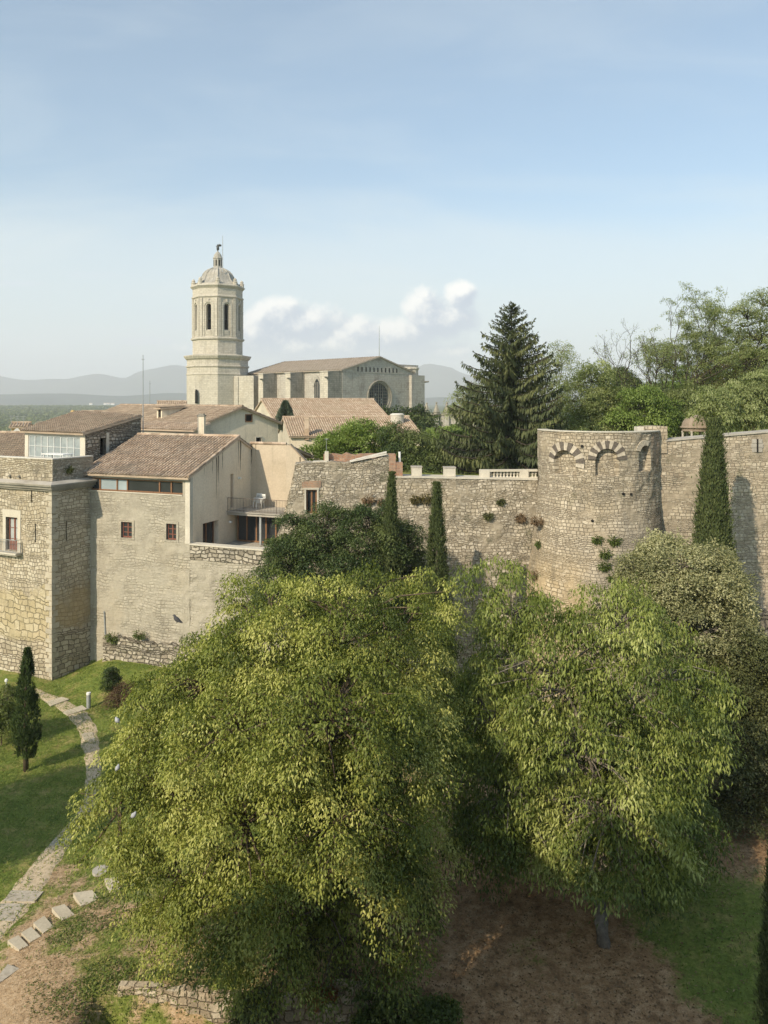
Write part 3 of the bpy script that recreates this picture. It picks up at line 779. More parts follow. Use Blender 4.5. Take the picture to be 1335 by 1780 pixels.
# ------------------------------------------------------------------ bastion at the left
K = (-21.5, 50.3); LL = (-31.0, 54.83); RR = (-19.8, 53.37)
bast = empty('bastion', (-23.5, 53, 0), 'square stone bastion with flat terrace roof, dark cornice and balcony door at the left edge', 'bastion')
wl = WF(LL, K); wr = WF(K, RR)
ZL = 12.55
du0, dz1 = wl.uz(10.5, 898); du1, dz0 = wl.uz(31, 958)
mb = MB(); hol = [(du0, du1, dz0, dz1)]
sl = []
for px, ya, yb in ((61.5, 910, 943), (55, 853, 874)):
    u, za = wl.uz(px, yb); _, zb = wl.uz(px, ya); hol.append((u - .06, u + .06, za, zb)); sl.append((wl, u, za, zb))
wall_panel(mb, wl, -.6, ZL, hol, res=.45, rough=.05, reveal=.35, seed=1)
mb.build('wall', M_bastion, bast)
mb = MB(); hol = []
u, za = wr.uz(115.5, 940); _, zb = wr.uz(115.5, 905); hol.append((u - .06, u + .06, za, zb)); sl.append((wr, u, za, zb))
wall_panel(mb, wr, -.6, ZL, hol, res=.45, rough=.04, reveal=.35, seed=2)
mb.build('wall', M_bastion_shade, bast, )
for w, u, za, zb in sl:
    m2 = MB(); wbox(m2, w, u - .07, u + .07, za, zb, -.5, -.36); m2.build('arrow_slit', M_dark, bast)
# corner quoins, alternately long and short
mb = MB(); z = 0.2; k = 0; rnd = random.Random(3)
while z < ZL - .4:
    h = rnd.uniform(.26, .42); l1, l2 = (rnd.uniform(.42, .6), .22) if k % 2 else (.24, rnd.uniform(.4, .55)); o = rnd.uniform(.012, .05)
    p0 = wl.pt(wl.L - l1, z, o); pk = Vector((K[0] + o * .0, K[1] - o * 1.25, z)); p1 = wr.pt(l2, z, o)
    q0 = wl.pt(wl.L - l1, z, -.1); q1 = wr.pt(l2, z, -.1)
    mb.prism([(p0.x, p0.y), (pk.x, pk.y), (p1.x, p1.y), (q1.x, q1.y), (q0.x, q0.y)], z + .02, z + h - .02); z += h; k += 1
mb.build('quoins', M_quoin, bast)
# back walls and roof deck
mb = MB(); BL, BR = (-28.5, 64.0), (-16.5, 63.0)
for a, b in ((RR, BR), (BR, BL), (BL, LL)):
    wall_panel(mb, WF(a, b), -.6, ZL)
mb.build('rear_wall', M_rubble, bast)
mb = MB(); mb.poly([(*LL, 12.6), (*K, 12.6), (*RR, 12.6), (*BR, 12.6), (*BL, 12.6)]); mb.build('roof_deck', M_concrete, bast)
# cornice
def offs(pl, d):        # offset an open left-to-right polyline outwards
    o = []
    for i, p in enumerate(pl):
        ns = []
        if i > 0: ns.append(WF(pl[i - 1], p).n)
        if i < len(pl) - 1: ns.append(WF(p, pl[i + 1]).n)
        n = sum(ns, Vector((0, 0))).normalized(); c = n.dot(ns[0]); o.append(Vector(p) + n * d / c)
    return o
def strip_prism(mb, pl, d0, d1, z0, z1, z1in=None):
    a = offs(pl, d0); b = offs(pl, d1)
    for i in range(len(pl) - 1):
        zz = z1 if z1in is None else z1in
        mb.hexa([(*b[i], z0), (*b[i + 1], z0), (*a[i + 1], z0), (*a[i], z0)], [(*b[i], z1), (*b[i + 1], z1), (*a[i + 1], zz), (*a[i], zz)])
RRx = (RR[0] + .1, RR[1] + .2)
pl = [LL, K, RRx]
mb = MB(); strip_prism(mb, pl, -.1, .16, 12.28, 12.42); strip_prism(mb, pl, -.1, .30, 12.42, 12.60); strip_prism(mb, pl, -.1, .44, 12.60, 12.70, 12.86)
mb.build('cornice', M_cornice, bast)
mb = MB(); strip_prism(mb, pl, -.02, .46, 12.705, 12.74, 12.90); mb.build('cornice_capping', M_concrete, bast)
# parapet, set back
def shift(w, a, b, d): return WF(w.pt(a, 0, d).xy, w.pt(b, 0, d).xy)
pk = offs(pl, -.22)
wpl = WF(pk[0], pk[1]); wpr = WF(pk[1], pk[2])
mb = MB(); wall_panel(mb, wpl, 12.7, 14.3, res=.35, rough=.035, thick=.4, seed=4, jag=0); mb.build('parapet', M_parapet, bast)
mb = MB(); wall_panel(mb, wpr, 12.7, 14.3, u1=wpr.L - .25, res=.35, rough=.035, thick=.4, seed=5); mb.build('parapet', M_rubble, bast)
mb = MB(); strip_prism(mb, [pk[0], pk[1], wpr.pt(wpr.L - .3, 0).xy], -.43, .05, 14.30, 14.37); mb.build('parapet_coping', M_cap, bast)
# drain spouts low in the parapet
for px in (34, 18):
    u = wpl.u(px); p = wpl.pt(u, 13.12, -.05); q = wpl.pt(u + .02, 13.06, .16)
    mb = MB(); mb.tube([p, q], .085, 8); mb.build('drain_spout', M_cornice, bast)
# balcony door
mb = MB(); g0 = .28
for (a, b, c, d) in ((du0 - g0, du0, dz0 - .15, dz1), (du1, du1 + g0, dz0 - .15, dz1), (du0 - g0 - .02, du1 + g0 + .02, dz1, dz1 + .5)):
    wbox(mb, wl, a, b, c, d, -.3, .035)
mb.build('door_surround', M_trim, bast)
dr = window(bast, wl, du0, du1, dz0, dz1, -.22, M_redwood, M_glass_curtain, 2, 3, .13, 'balcony_door', 'pane', .07)
mb = MB(); wbox(mb, wl, du0 + .13, (du0 + du1) / 2 - .07, dz0 + .12, dz0 + .62, -.27, -.222); wbox(mb, wl, (du0 + du1) / 2 + .07, du1 - .13, dz0 + .12, dz0 + .62, -.27, -.222); mb.build('lower_panel', M_redwood, dr)
bal = MB(); bu0, bu1 = du0 - .75, du1 + .42
wbox(bal, wl, bu0, bu1, dz0 - .16, dz0 - .06, 0, .52); wbox(bal, wl, bu0 + .06, bu1 - .06, dz0 - .26, dz0 - .16, 0, .42)
bo = bal.build('balcony', M_trim, bast)
mb = MB(); zt = dz0 + .82
for d0, a, b in ((.47, bu0 + .05, bu1 - .05),):
    wbox(mb, wl, a, b, zt - .03, zt, d0 - .02, d0 + .02); wbox(mb, wl, a, b, dz0 + .02, dz0 + .045, d0 - .015, d0 + .015)
    n = 15
    for i in range(n + 1):
        u = a + (b - a) * i / n; mb.tube([wl.pt(u, dz0 - .06, d0), wl.pt(u, zt, d0)], .012, 5)
for u in (bu0 + .05, bu1 - .05):
    mb.hexa([wl.pt(u - .015, zt - .03, .45), wl.pt(u + .015, zt - .03, .45), wl.pt(u + .015, zt - .03, 0), wl.pt(u - .015, zt - .03, 0)], [wl.pt(u - .015, zt, .45), wl.pt(u + .015, zt, .45), wl.pt(u + .015, zt, 0), wl.pt(u - .015, zt, 0)])
    for d in (.12, .24, .36): mb.tube([wl.pt(u, dz0 - .06, d), wl.pt(u, zt - .02, d)], .012, 5)
mb.build('railing', M_greymetal, bo)
# drainpipe in the corner
mb = MB(); pA = WF((-20.1, 53.0), (-12.5, 50.0))
mb.tube([pA.pt(1.30, 3.9, .05), pA.pt(1.42, 2.2, .07), pA.pt(1.58, .9, .1)], .05, 7)
tag(mb.build('drainpipe', M_greymetal, loc=pA.pt(1.58, .9, .1)), 'thin pale drainpipe leaning in the corner between bastion and house wall', 'drainpipe')

# ------------------------------------------------------------------ glazed penthouse on the bastion
E1, E0 = P(148, 755, 54.2), P(43, 748, 58.6)
zE = (E1.z + E0.z) / 2
E1.z = E0.z = zE
R1 = P(245, 725, 59.8); R0 = P(138, 717.5, 64.6)
pent = empty('penthouse', ((E0.x + E1.x) / 2, 57, 12.6), 'low rooftop room with long slatted glazing and brown tile roof on the bastion', 'rooftop room')
wf = WF(E0.xy, E1.xy); ws = WF(E1.xy, R1.xy)
ga, gb_ = wf.u(49), wf.u(139); zt = zE - .28
mb = MB(); wall_panel(mb, wf, 12.6, zE, [(ga, gb_, 13.2, zt)], res=.5, rough=.02, seed=6); mb.build('wall', M_trim, pent)
da, dzb = ws.uz(174, 791); db_, dza = ws.uz(184.5, 761)
mb = MB(); wall_panel(mb, ws, 12.6, [(0, zE), (ws.L, R1.z)], [(da, db_, dzb, min(dza, zE - .01))], res=.4, rough=.06, seed=7, reveal=.3); mb.build('wall', M_dry, pent)
mb = MB(); wall_panel(mb, WF(R1.xy, R0.xy), 12.6, [(0, R1.z), ((R1.xy - R0.xy).length, R0.z)]); wall_panel(mb, WF(R0.xy, E0.xy), 12.6, [(0, R0.z), ((R0.xy - E0.xy).length, zE)]); mb.build('rear_wall', M_rubble, pent)
mb = MB(); wbox(mb, ws, db_, db_ + .3, dzb - .1, zE - .02, -.3, .03); mb.build('door_jamb', M_trim, pent)
mb = MB(); wbox(mb, ws, da, db_, dzb, zE, -.6, -.5); mb.build('doorway', M_dark, pent)
gl = window(pent, wf, ga, gb_, 13.2, zt, -.06, M_aluframe, M_blind, 8, 3, .07, 'glazing', 'slatted_pane', .08, .035)
up = Vector((0, 0, 1)); ex = (E1 - E0).normalized()
outw = Vector((wf.n.x, wf.n.y, 0))
mb = MB(); tile_roof(mb, E0 - ex * .25 + outw * .3 + up * .02, E1 + ex * .18 + outw * .3 + up * .02, R1 + ex * .18 + up * .12, R0 - ex * .25 + up * .12, .27, .42, 5, .085); mb.build('roof', M_tile_old, pent)
# white loungers behind the parapet
pc_ = wpl.pt(wpl.u(78), 12.9, -1.7)
ben = empty('garden_table', (pc_.x, pc_.y, 12.62), 'long low white table on the bastion terrace behind the parapet', 'table')
mb = MB(); t = wpl.t; nn = wpl.n
wb = WF(wpl.pt(wpl.u(46), 0, -1.2).xy, wpl.pt(wpl.u(84), 0, -1.2).xy)
wbox(mb, wb, 0, wb.L, 14.50, 14.56, -.9, 0); mb.build('tabletop', M_white, ben)
for u in (.1, wb.L - .1):
    for d in (-.8, -.1): mb = MB(); wbox(mb, wb, u - .03, u + .03, 12.6, 14.50, d - .03, d + .03); mb.build('leg', M_white, ben)

# ------------------------------------------------------------------ house on the rampart
A_, B_ = (-20.1, 53.0), (-12.5, 50.0)
WA = WF(A_, B_); uvec, nvec = WA.t, -WA.n            # along the wall, and back into the house
house = empty('rampart_house', (-15, 55, 0), 'stone and plaster house with mossy tiled roof, ribbon window and terrace above the wall', 'house')
EZ = 13.2; RZ = 15.55; DEP = 5.7
su0, su1 = WA.u(157), WA.u(317.5); sz1, sz0 = EZ - .28, WA.z(240, 856)
wins = []
hol = [(su0, su1, sz0, sz1)]
for a, b, yt, yb in ((211, 230, 908, 934), (289.5, 307, 911, 938)):
    u0, zb = WA.uz(a, yb); u1, za = WA.uz(b, yt); hol.append((u0, u1, zb, za)); wins.append((u0, u1, zb, za))
mb = MB(); wall_panel(mb, WA, -.4, EZ, hol, u0=-.2, res=.35, rough=.05, reveal=.22, seed=9); mb.build('front_wall', M_housewall, house)
mb = MB(); wbox(mb, WA, WA.L - .34, WA.L + .02, WA.z(320, 945), EZ - .02, -.3, .03); mb.build('corner_pier', M_trim, house)
for u0, u1, zb, za in wins:
    window(house, WA, u0, u1, zb, za, -.13, M_redwood, M_glass, 2, 3, .085, bars=.05)
    mb = MB(); s = .17
    wbox(mb, WA, u0 - s, u0, zb - .12, za + .14, -.1, .045); wbox(mb, WA, u1, u1 + s, zb - .12, za + .14, -.1, .045); wbox(mb, WA, u0, u1, za, za + .14, -.1, .043); wbox(mb, WA, u0, u1, zb - .12, zb, -.1, .055)
    mb.build('window_surround', M_housewall, house)
# ribbon window: timber frame with separate lights
mb = MB(); f = .09
wbox(mb, WA, su0, su1, sz1 - f, sz1, -.2, -.1); wbox(mb, WA, su0, su1, sz0, sz0 + f, -.2, -.1)
cuts = [WA.u(p) for p in (157, 172, 201.5, 219.5, 275.5, 296, 317.5)]
for u in cuts: wbox(mb, WA, max(su0, u - f / 2), min(su1, u + f / 2), sz0 + f, sz1 - f, -.2, -.094)
rib = mb.build('ribbon_window', M_wood, house)
for k, (a, b) in enumerate(zip(cuts, cuts[1:])):
    mb = MB(); wbox(mb, WA, a + .04, b - .04, sz0 + .05, sz1 - .05, -.18, -.165); mb.build('pane', M_glass_pale if k in (1, 2) else M_glass, rib)
mb = MB(); wbox(mb, WA, su0, su1, sz0 - .07, sz0, -.2, .05); mb.build('sill', M_trim, rib)
mb = MB(); wbox(mb, WA, su0 - .3, WA.L + .05, EZ - .26, EZ - .03, -.04, .07); mb.build('fascia', M_concrete, house)
# roof: left end narrows against the penthouse
def H(u, w, z): p = WA.pt(u, z, -w); return p
e0 = H(WA.L - 8.75, -.38, EZ + .0); e1 = H(WA.L + .12, -.38, EZ); r1 = H(WA.L + .12, DEP, RZ); r0 = H(WA.L - 8.75, DEP, RZ)
mb = MB(); tile_roof(mb, e0, e1, r1, r0, .25, .42, 3, .085); mb.build('roof', M_tile, house)
mb = MB(); ridge_tiles(mb, r0 + Vector((0, 0, .06)), r1 + Vector((0, 0, .06)), .12); ridge_tiles(mb, e1 + Vector((0, 0, .1)), r1 + Vector((0, 0, .1)), .085, .40); mb.build('ridge_tiles', M_tile, house)
mb = MB(); rb0 = H(WA.L - 8.7, DEP + 5, EZ); rb1 = H(WA.L + .1, DEP + 5, EZ)
tile_roof(mb, rb1, rb0, r0, r1, .3, .5, 8); mb.build('rear_roof', M_tile, house)
# plaster gable wall facing the courtyard
WS = WF(B_, (WA.b - WA.n * 12).to_tuple())           # runs back from the corner
zf = 8.25
du_a, du_b = WS.u(352.5), WS.u(380)
dtop = WS.z(366, 907)
slot_a, slot_b = 4.75, 5.15
def gz(w): return EZ + (RZ - EZ) * w / DEP - .05 if w < DEP else RZ - .05 - (w - DEP) * .3
mb = MB(); wall_panel(mb, WS, 7.0, [(0, gz(0)), (DEP, gz(DEP)), (7.6, gz(7.6))], [(du_a, du_b, zf, dtop), (slot_a, slot_b, 10.6, 13.0)], u1=7.6, res=.8, reveal=.45); mb.build('gable_wall', M_plaster, house)
mb = MB(); wbox(mb, WS, slot_a, slot_b, 10.5, 13.1, -.6, -.47); mb.build('tall_window', M_wood, house)
dd = window(house, WS, du_a, du_b, zf, dtop, -.38, M_wood, M_glass, 2, 1, .12, 'side_door')
# dark runoff stains are part of the plaster: modelled as thin weathered strips of lime crust
# back and left walls
mb = MB(); wall_panel(mb, WF(H(WA.L, DEP + 4.8, 0).xy, H(-.2, DEP + 4.8, 0).xy), 5, EZ); wall_panel(mb, WF(H(-.2, DEP + 4.8, 0).xy, H(-.2, 0, 0).xy), 5, EZ); mb.build('rear_wall', M_plaster, house)
# courtyard wing: back wall and the sloping side part
Q0 = H(WA.L - .02, 7.45, 0).xy
WB = WF(Q0, (Q0 + uvec * 2.95).to_tuple())
zw = 15.02
mb = MB(); wall_panel(mb, WB, 7, zw, [(.25, WB.L - .02, zf, 10.05)], res=.8, reveal=.2); mb.build('courtyard_wall', M_plaster_back, house)
Q1 = WB.b; ang = Vector((.985, -.17)).normalized()
WC = WF(Q1.to_tuple(), (Q1 + ang * 2.6).to_tuple())
mb = MB(); wall_panel(mb, WC, 7, [(0, zw), (.35, zw - .12), (1.62, 13.55), (2.6, 12.6)], [(.05, 2.3, zf, 10.05)], res=.8, reveal=.2); mb.build('courtyard_wall', M_plaster_back, house)
mb = MB(); ridge_tiles(mb, WB.pt(0, zw + .03), WB.pt(WB.L, zw + .03), .10, .36); mb.build('wall_coping', M_tile, house)
mb = MB(); mb.hexa([WC.pt(.3, zw - .1, .06), WC.pt(2.6, 12.6, .06), WC.pt(2.6, 12.6, -.4), WC.pt(.3, zw - .1, -.4)], [WC.pt(.3, zw - .0, .06), WC.pt(2.6, 12.7, .06), WC.pt(2.6, 12.7, -.4), WC.pt(.3, zw - .0, -.4)])
mb.build('sloping_coping', M_tile_old, house)
# wing roof behind
mb = MB()
wr0 = WB.pt(0, zw - .03, -.05); wr1 = WB.pt(WB.L, zw - .03, -.05); wr2 = WB.pt(WB.L, zw - 1.2, -4.5); wr3 = WB.pt(0, zw - 1.2, -4.5)
tile_roof(mb, wr2, wr3, wr0, wr1, .3, .5, 9); mb.build('wing_roof', M_tile_old, house)
mb = MB(); wall_panel(mb, WF(WC.b, WB.pt(WB.L + 1.5, 0, -4.5).xy), 7, 13.2); wall_panel(mb, WF(WB.pt(WB.L + 1.5, 0, -4.5).xy, WB.pt(0, 0, -4.5).xy), 7, 13.2); mb.build('rear_wall', M_plaster, house)
# run-off stains below the copings
def mat_runoff():
    m, n = new_mat('runoff_plaster'); uv = n.uv(); u, v, _ = n.sep(uv)
    k = n.noise(n.v('MULTIPLY', uv, (9.0, .35, 1)), 1.0, 4, .65, '2D')[0]; b = n.noise(uv, 9, 4, .7, '2D')[0]
    c = n.mix(n.ss(k, .42, .62), (.40, .335, .25), (.10, .085, .065)); c = n.mix(.4, c, n.ramp(b, ((.3, (.75, .75, .75)), (.7, (1.15, 1.15, 1.15)))), 'MULTIPLY')
    n.out(n.principled(c, .95, None, .1)); return m
M_runoff = mat_runoff()
mb = MB(); rnd = random.Random(5)
def streak(w, u, zt, l, wd):
    mb = MB()
    n = 7; pts = []
    for i in range(n + 1):
        f = i / n; ww = wd * (1 - f) ** .7 * (1 + .5 * nz((u, f * 3, 0), 3)) / 2 + .004; z = zt - l * f; s = .05 * nz((u, f, 0), 2.2)
        pts.append((u + s - ww, u + s + ww, z))
    for (a, b, z), (c, d, z2) in zip(pts, pts[1:]):
        mb.poly([w.pt(c, z2, .004), w.pt(d, z2, .004), w.pt(b, z, .004), w.pt(a, z, .004)])
    mb.build('runoff_stain', M_runoff, house)
for u, l, wd in ((3.02, 2.9, .16), (3.25, 1.9, .14), (2.55, .9, .08), (3.75, 1.2, .09), (5.75, 1.9, .14), (6.05, 2.2, .2), (1.6, .5, .05)): streak(WS, u, gz(u) - .1, l, wd)
for u, l, wd in ((.08, 1.5, .16), (.42, .9, .12)): streak(WB, u, zw - .04, l, wd)
for u, l, wd in ((1.02, 1.75, .13), (1.5, .7, .1), (1.85, .6, .09)): streak(WC, u, zw - .1 - (u - .35) * 1.12 - .06, l, wd)
# balcony slab with railing over glazed ground floor
bz = 10.45
slab = MB()
pA0 = H(WA.L - .02, 4.35, 0).xy; wsb = WF(pA0, (pA0 + uvec * 5.2).to_tuple())
wbox(slab, wsb, -.05, 5.2, bz - .24, bz - .06, -3.1, .0); wbox(slab, wsb, -.1, 5.2, bz - .06, bz, -3.1, .1)
sb = slab.build('balcony', M_concrete, house)
mb = MB()
wbox(mb, wsb, .0, 5.2, bz + .92, bz + .95, -.06, -.02); wbox(mb, wsb, .0, 5.2, bz + .08, bz + .105, -.055, -.025)
for i in range(45): u = .02 + 5.15 * i / 44; mb.tube([wsb.pt(u, bz, -.04), wsb.pt(u, bz + .93, -.04)], .010 if i % 11 else .022, 5)
mb.build('railing', M_rust, sb)
# glazing wall under the slab
wgl = WF(wsb.pt(.0, 0, -.9).xy, wsb.pt(5.0, 0, -.9).xy)
gw = window(house, wgl, .25, 4.9, zf, bz - .25, 0, M_wood, M_glass, 6, 1, .1, 'glazed_doors', 'pane', .08)
mb = MB()
for u in (2.55,): wbox(mb, wsb, u - .07, u + .07, zf, bz - .24, -.3, -.16)
mb.build('post', M_greymetal, house)
mb = MB(); tp = [H(WA.L, 0.3, 0).xy, H(WA.L + 6.2, .3, 0).xy, H(WA.L + 6.2, 7.6, 0).xy, H(WA.L, 7.6, 0).xy]; mb.prism([tuple(p) for p in tp], 6.5, zf - .02); mb.build('terrace_floor', M_concrete, house)
for u_, z_ in ((4.55, 9.6), (5.75, 12.55)): mb = MB(); wbox(mb, WS, u_, u_ + .18, z_, z_ + .14, 0, .17); mb.build('wall_lamp', M_white, house)
# stacked white chairs on the balcony
for k, (uu, ww) in enumerate(((1.05, -2.05), (1.5, -1.75))):
    c = wsb.pt(uu, bz, ww); e = empty('stacked_chair', c, ('stack of white plastic chairs against the courtyard wall, nearer the gable', 'stack of white plastic chairs on the balcony, nearer the railing')[k], 'chairs', 'chair stacks on the balcony')
    for j in range(4):
        z = bz + .42 + j * .09; q = WF(wsb.pt(uu - .22 + j * .02, 0, ww).xy, wsb.pt(uu + .22 + j * .02, 0, ww).xy)
        m2 = MB(); wbox(m2, q, 0, q.L, z, z + .035, -.42, 0); m2.build('seat', M_white, e)
        m2 = MB(); wbox(m2, q, .0, q.L, z + .05, z + .32, -.46, -.42); m2.build('backrest', M_white, e)
    q = WF(wsb.pt(uu - .22, 0, ww).xy, wsb.pt(uu + .22, 0, ww).xy)
    for a in (.0, q.L - .04):
        for d in (-.42, -.04): m2 = MB(); wbox(m2, q, a, a + .04, bz, bz + .43, d, d + .04); m2.build('leg', M_white, e)
# footing of big blocks below the front wall
mb = MB(); ft = WF(WA.pt(1.5, 0, .0).xy, WA.pt(WA.L + 6, 0, .0).xy)
wall_panel(mb, WF(ft.pt(0, 0, .4).xy, ft.pt(ft.L, 0, .4).xy), -.4, 2.35, res=.22, rough=.2, jag=.35, thick=.6, seed=14); mb.build('footing', M_dry, house)

# ------------------------------------------------------------------ low rampart in front of the courtyard
WT = WF(B_, (WA.b + WA.t * 7.4).to_tuple())
ramp = empty('terrace_wall', (-9, 48.6, 0), 'rough stone rampart wall below the courtyard terrace, right of the house', 'wall')
mb = MB(); wall_panel(mb, WT, -.4, 8.87, u0=.02, res=.3, rough=.07, thick=.55, jag=.03, seed=11); mb.build('wall', M_housewall, ramp)
mb = MB(); wall_panel(mb, WF(WT.pt(.05, 0, .05).xy, WT.pt(WT.L, 0, .05).xy), 7.95, 8.85, res=.25, rough=.06, thick=.5, jag=.02, seed=12); mb.build('upper_courses', M_dry, ramp)
mb = MB(); wbox(mb, WT, 0, WT.L, 8.87, 8.96, -.55, .1); mb.build('coping', M_trim, ramp)

# ------------------------------------------------------------------ long city wall, centre
W2 = WF(P(425, 0, 48.1).xy, P(946, 0, 49.2).xy)
zt2 = W2.z(820, 830.5); zw0, zw1 = W2.z(690, 828.5), W2.z(940, 833.5)
cw = empty('city_wall', (2, 48, 0), 'long rubble city wall with a lone timber window, behind the two dark cypresses', 'wall')
ul0 = W2.u(512); um = W2.u(676)
def leftedge(z):
    pts = ((0, 415), (8.0, 466), (9.0, 471), (10.3, 488), (11.4, 497), (12.5, 506), (13.3, 511), (14.5, 513))
    for (a, b), (c, d) in zip(pts, pts[1:]):
        if z <= c: return W2.u(b + (d - b) * (z - a) / (c - a)) + .10 * nz((z * 2, 0, 0), 1.7)
    return W2.u(513)
wu0, wz0 = W2.uz(532, 893); wu1, wz1 = W2.uz(551, 851)
prof = [(ul0, W2.z(512, 806)), (W2.u(560), W2.z(560, 803)), (W2.u(608), W2.z(608, 804)), (W2.u(650), W2.z(650, 797)), (um, W2.z(676, 791))]
mb = MB(); wall_panel(mb, W2, -.4, prof, [(wu0, wu1, wz0, wz1)], u0=ul0, u1=um, res=.28, rough=.075, thick=1.5, jag=.10, reveal=.3, seed=21, left=leftedge, lw=wu0 - ul0 - .08); mb.build('ruined_wall', M_rubble, cw)
mb = MB(); wall_panel(mb, W2, -.4, [(um, zw0 - .05), (W2.L, zw1 - .05)], u0=um, u1=W2.L, res=.28, rough=.08, thick=1.5, jag=.02, seed=22); mb.build('wall', M_rubble, cw)
mb = MB(); mb.hexa([W2.pt(um + .02, zw0 - .05, .05), W2.pt(W2.L, zw1 - .05, .05), W2.pt(W2.L, zw1 - .05, -1.5), W2.pt(um + .02, zw0 - .05, -1.5)], [W2.pt(um + .02, zw0 + .04, .05), W2.pt(W2.L, zw1 + .04, .05), W2.pt(W2.L, zw1 + .04, -1.5), W2.pt(um + .02, zw0 + .04, -1.5)]); mb.build('coping', M_trim, cw)
wn = window(cw, W2, wu0, wu1, wz0, wz1, -.16, M_wood, M_glass, 2, 1, .1, 'window', 'pane')
mb = MB(); wbox(mb, W2, wu0 - .14, wu1 + .14, wz1, wz1 + .12, -.15, .06); wbox(mb, W2, wu0 - .1, wu0, wz0, wz1, -.15, .05); wbox(mb, W2, wu1, wu1 + .1, wz0, wz1, -.15, .05); mb.build('frame', M_trim, wn)
mb = MB(); zb = wz1 + .12; wbox(mb, W2, wu0 - .25, wu1 + .25, zb, zb + .42, -.1, .035); mb.build('lintel', M_brick, cw)
# sloping stone coping and brick remains on top of the ruin
mb = MB()
for k in (0, 1):
    a = W2.pt(W2.u(608) + .35 * k, prof[2][1] + .02 + .12 * k, 0); b = W2.pt(um - .15, prof[4][1] + .02 + .12 * k, 0)
    n3 = Vector((W2.n.x, W2.n.y, 0)); h = Vector((0, 0, .09))
    mb.hexa([a + n3 * .12, b + n3 * .12, b - n3 * (.5 - .3 * k), a - n3 * (.5 - .3 * k)], [a + n3 * .12 + h, b + n3 * .12 + h, b - n3 * (.5 - .3 * k) + h, a - n3 * (.5 - .3 * k) + h])
mb.build('sloping_coping', M_cap, cw)
mb = MB(); wall_panel(mb, WF(W2.pt(W2.u(562), 0, -.9).xy, W2.pt(W2.u(668), 0, -.9).xy), 13.5, 14.75, res=.3, rough=.06, thick=.5, jag=.15, seed=25); mb.build('brick_remains', M_brick, cw)
mb = MB(); a, b = W2.u(676), W2.u(700)
wbox(mb, W2, um + .01, W2.u(688), zt2 - .02, W2.z(688, 790), -1.1, -.02); wbox(mb, W2, W2.u(688), b, zt2 - .02, W2.z(694, 804), -1.0, -.06); mb.build('brick_pier', M_brick, cw)
mb = MB(); wbox(mb, W2, W2.u(564), W2.u(571), 14.25, W2.z(567, 786), -.9, -.55); wbox(mb, W2, W2.u(544), W2.u(569), 14.2, 14.36, -.8, -.1); mb.build('chimney_stub', M_trim, cw)
q = W2.pt(W2.u(695.5), 0, -.4)
mb = MB(); mb.tube([(q.x, q.y, zt2 + .6), (q.x, q.y, W2.z(695, 786))], .075, 8); tag(mb.build('vent_pipe', M_white, loc=(q.x, q.y, zt2 + .6)), 'short white vent pipe on the brick pier of the city wall', 'pipe')
# square pillars and the balustrade standing on the wall
zt_keep = zt2
for k, (a, b, lab) in enumerate(((716, 735, 'square stone pillar on the city wall, nearer the brick pier'), (773, 794, 'square stone pillar on the city wall, nearer the balustrade'))):
    zt2 = zw0 + (zw1 - zw0) * (W2.u(a) - um) / (W2.L - um)
    c = W2.pt((W2.u(a) + W2.u(b)) / 2, zt2 + .04, -.6); e = empty('pillar', c, lab, 'pillar', 'pillars on the city wall')
    mb = MB(); wbox(mb, W2, W2.u(a) + .03, W2.u(b) - .03, zt2 + .04, zt2 + .56, -.95, -.3); mb.build('shaft', M_trim, e)
    mb = MB(); wbox(mb, W2, W2.u(a), W2.u(b), zt2 + .56, zt2 + .64, -.98, -.27); mb.build('cap', M_concrete, e)
zt2 = zw0 + (zw1 - zw0) * .85 - .02
bl = empty('balustrade', W2.pt(W2.u(890), zt2 + .04, -.6), 'stone balustrade with oval openings on the wall beside the round tower', 'balustrade')
b0, b1 = W2.u(837), W2.u(938)
mb = MB(); wbox(mb, W2, b0, W2.u(853), zt2 + .04, zt2 + .58, -.85, -.3); mb.build('block', M_trim, bl)
mb = MB(); wbox(mb, W2, W2.u(906), W2.u(921), zt2 + .04, zt2 + .52, -.85, -.32); mb.build('block', M_trim, bl)
mb = MB(); wbox(mb, W2, W2.u(853), b1, zt2 + .46, zt2 + .58, -.8, -.34); wbox(mb, W2, W2.u(853), b1, zt2 + .04, zt2 + .1, -.8, -.34); mb.build('rail', M_trim, bl)
u = W2.u(853)
for ua, ub, n in ((W2.u(853), W2.u(906), 9), (W2.u(921), b1, 3)):
    for i in range(n):
        c = W2.pt(ua + (ub - ua) * (i + .5) / n, 0, -.57)
        mb = MB(); mb.lathe((c.x, c.y), [(.085, zt2 + .1), (.05, zt2 + .16), (.045, zt2 + .2), (.10, zt2 + .3), (.05, zt2 + .4), (.085, zt2 + .46)], 8); mb.build('baluster', M_trim, bl)

# ------------------------------------------------------------------ round tower
TC = Vector((P(1039, 0, 48.2).x, 48.2)); TZ = 16.32
def trad(z): return 3.64 + .80 * smooth(13.5, 4.5, z) + .05 * max(0, 4 - z)
rt = empty('round_tower', (TC.x, TC.y, 0), 'round stone tower with striped blind arches and a sloping base', 'tower')
def th(px, z):       # angle on the tower surface for a photo column (0 = towards the camera axis, + to the right)
    k = (px - CX) / F; r = trad(z); best = min((abs((TC.x + r * math.sin(t)) - k * (TC.y - r * math.cos(t))), t) for t in np.linspace(-1.55, 1.55, 1200)); return best[1]
arches = []
for a, b, yt, yb in ((963.5, 1002, 782, 826), (1036, 1074.5, 779.5, 826), (1112, 1129, 774, 818), ):
    zc = ZP((yt + yb) / 2, 45.0)
    t0, t1 = (th(a, zc), th(b, zc)) if a > 930 else (-1.62, -1.30)
    arches.append((t0, t1, yt, yb))
AR = []
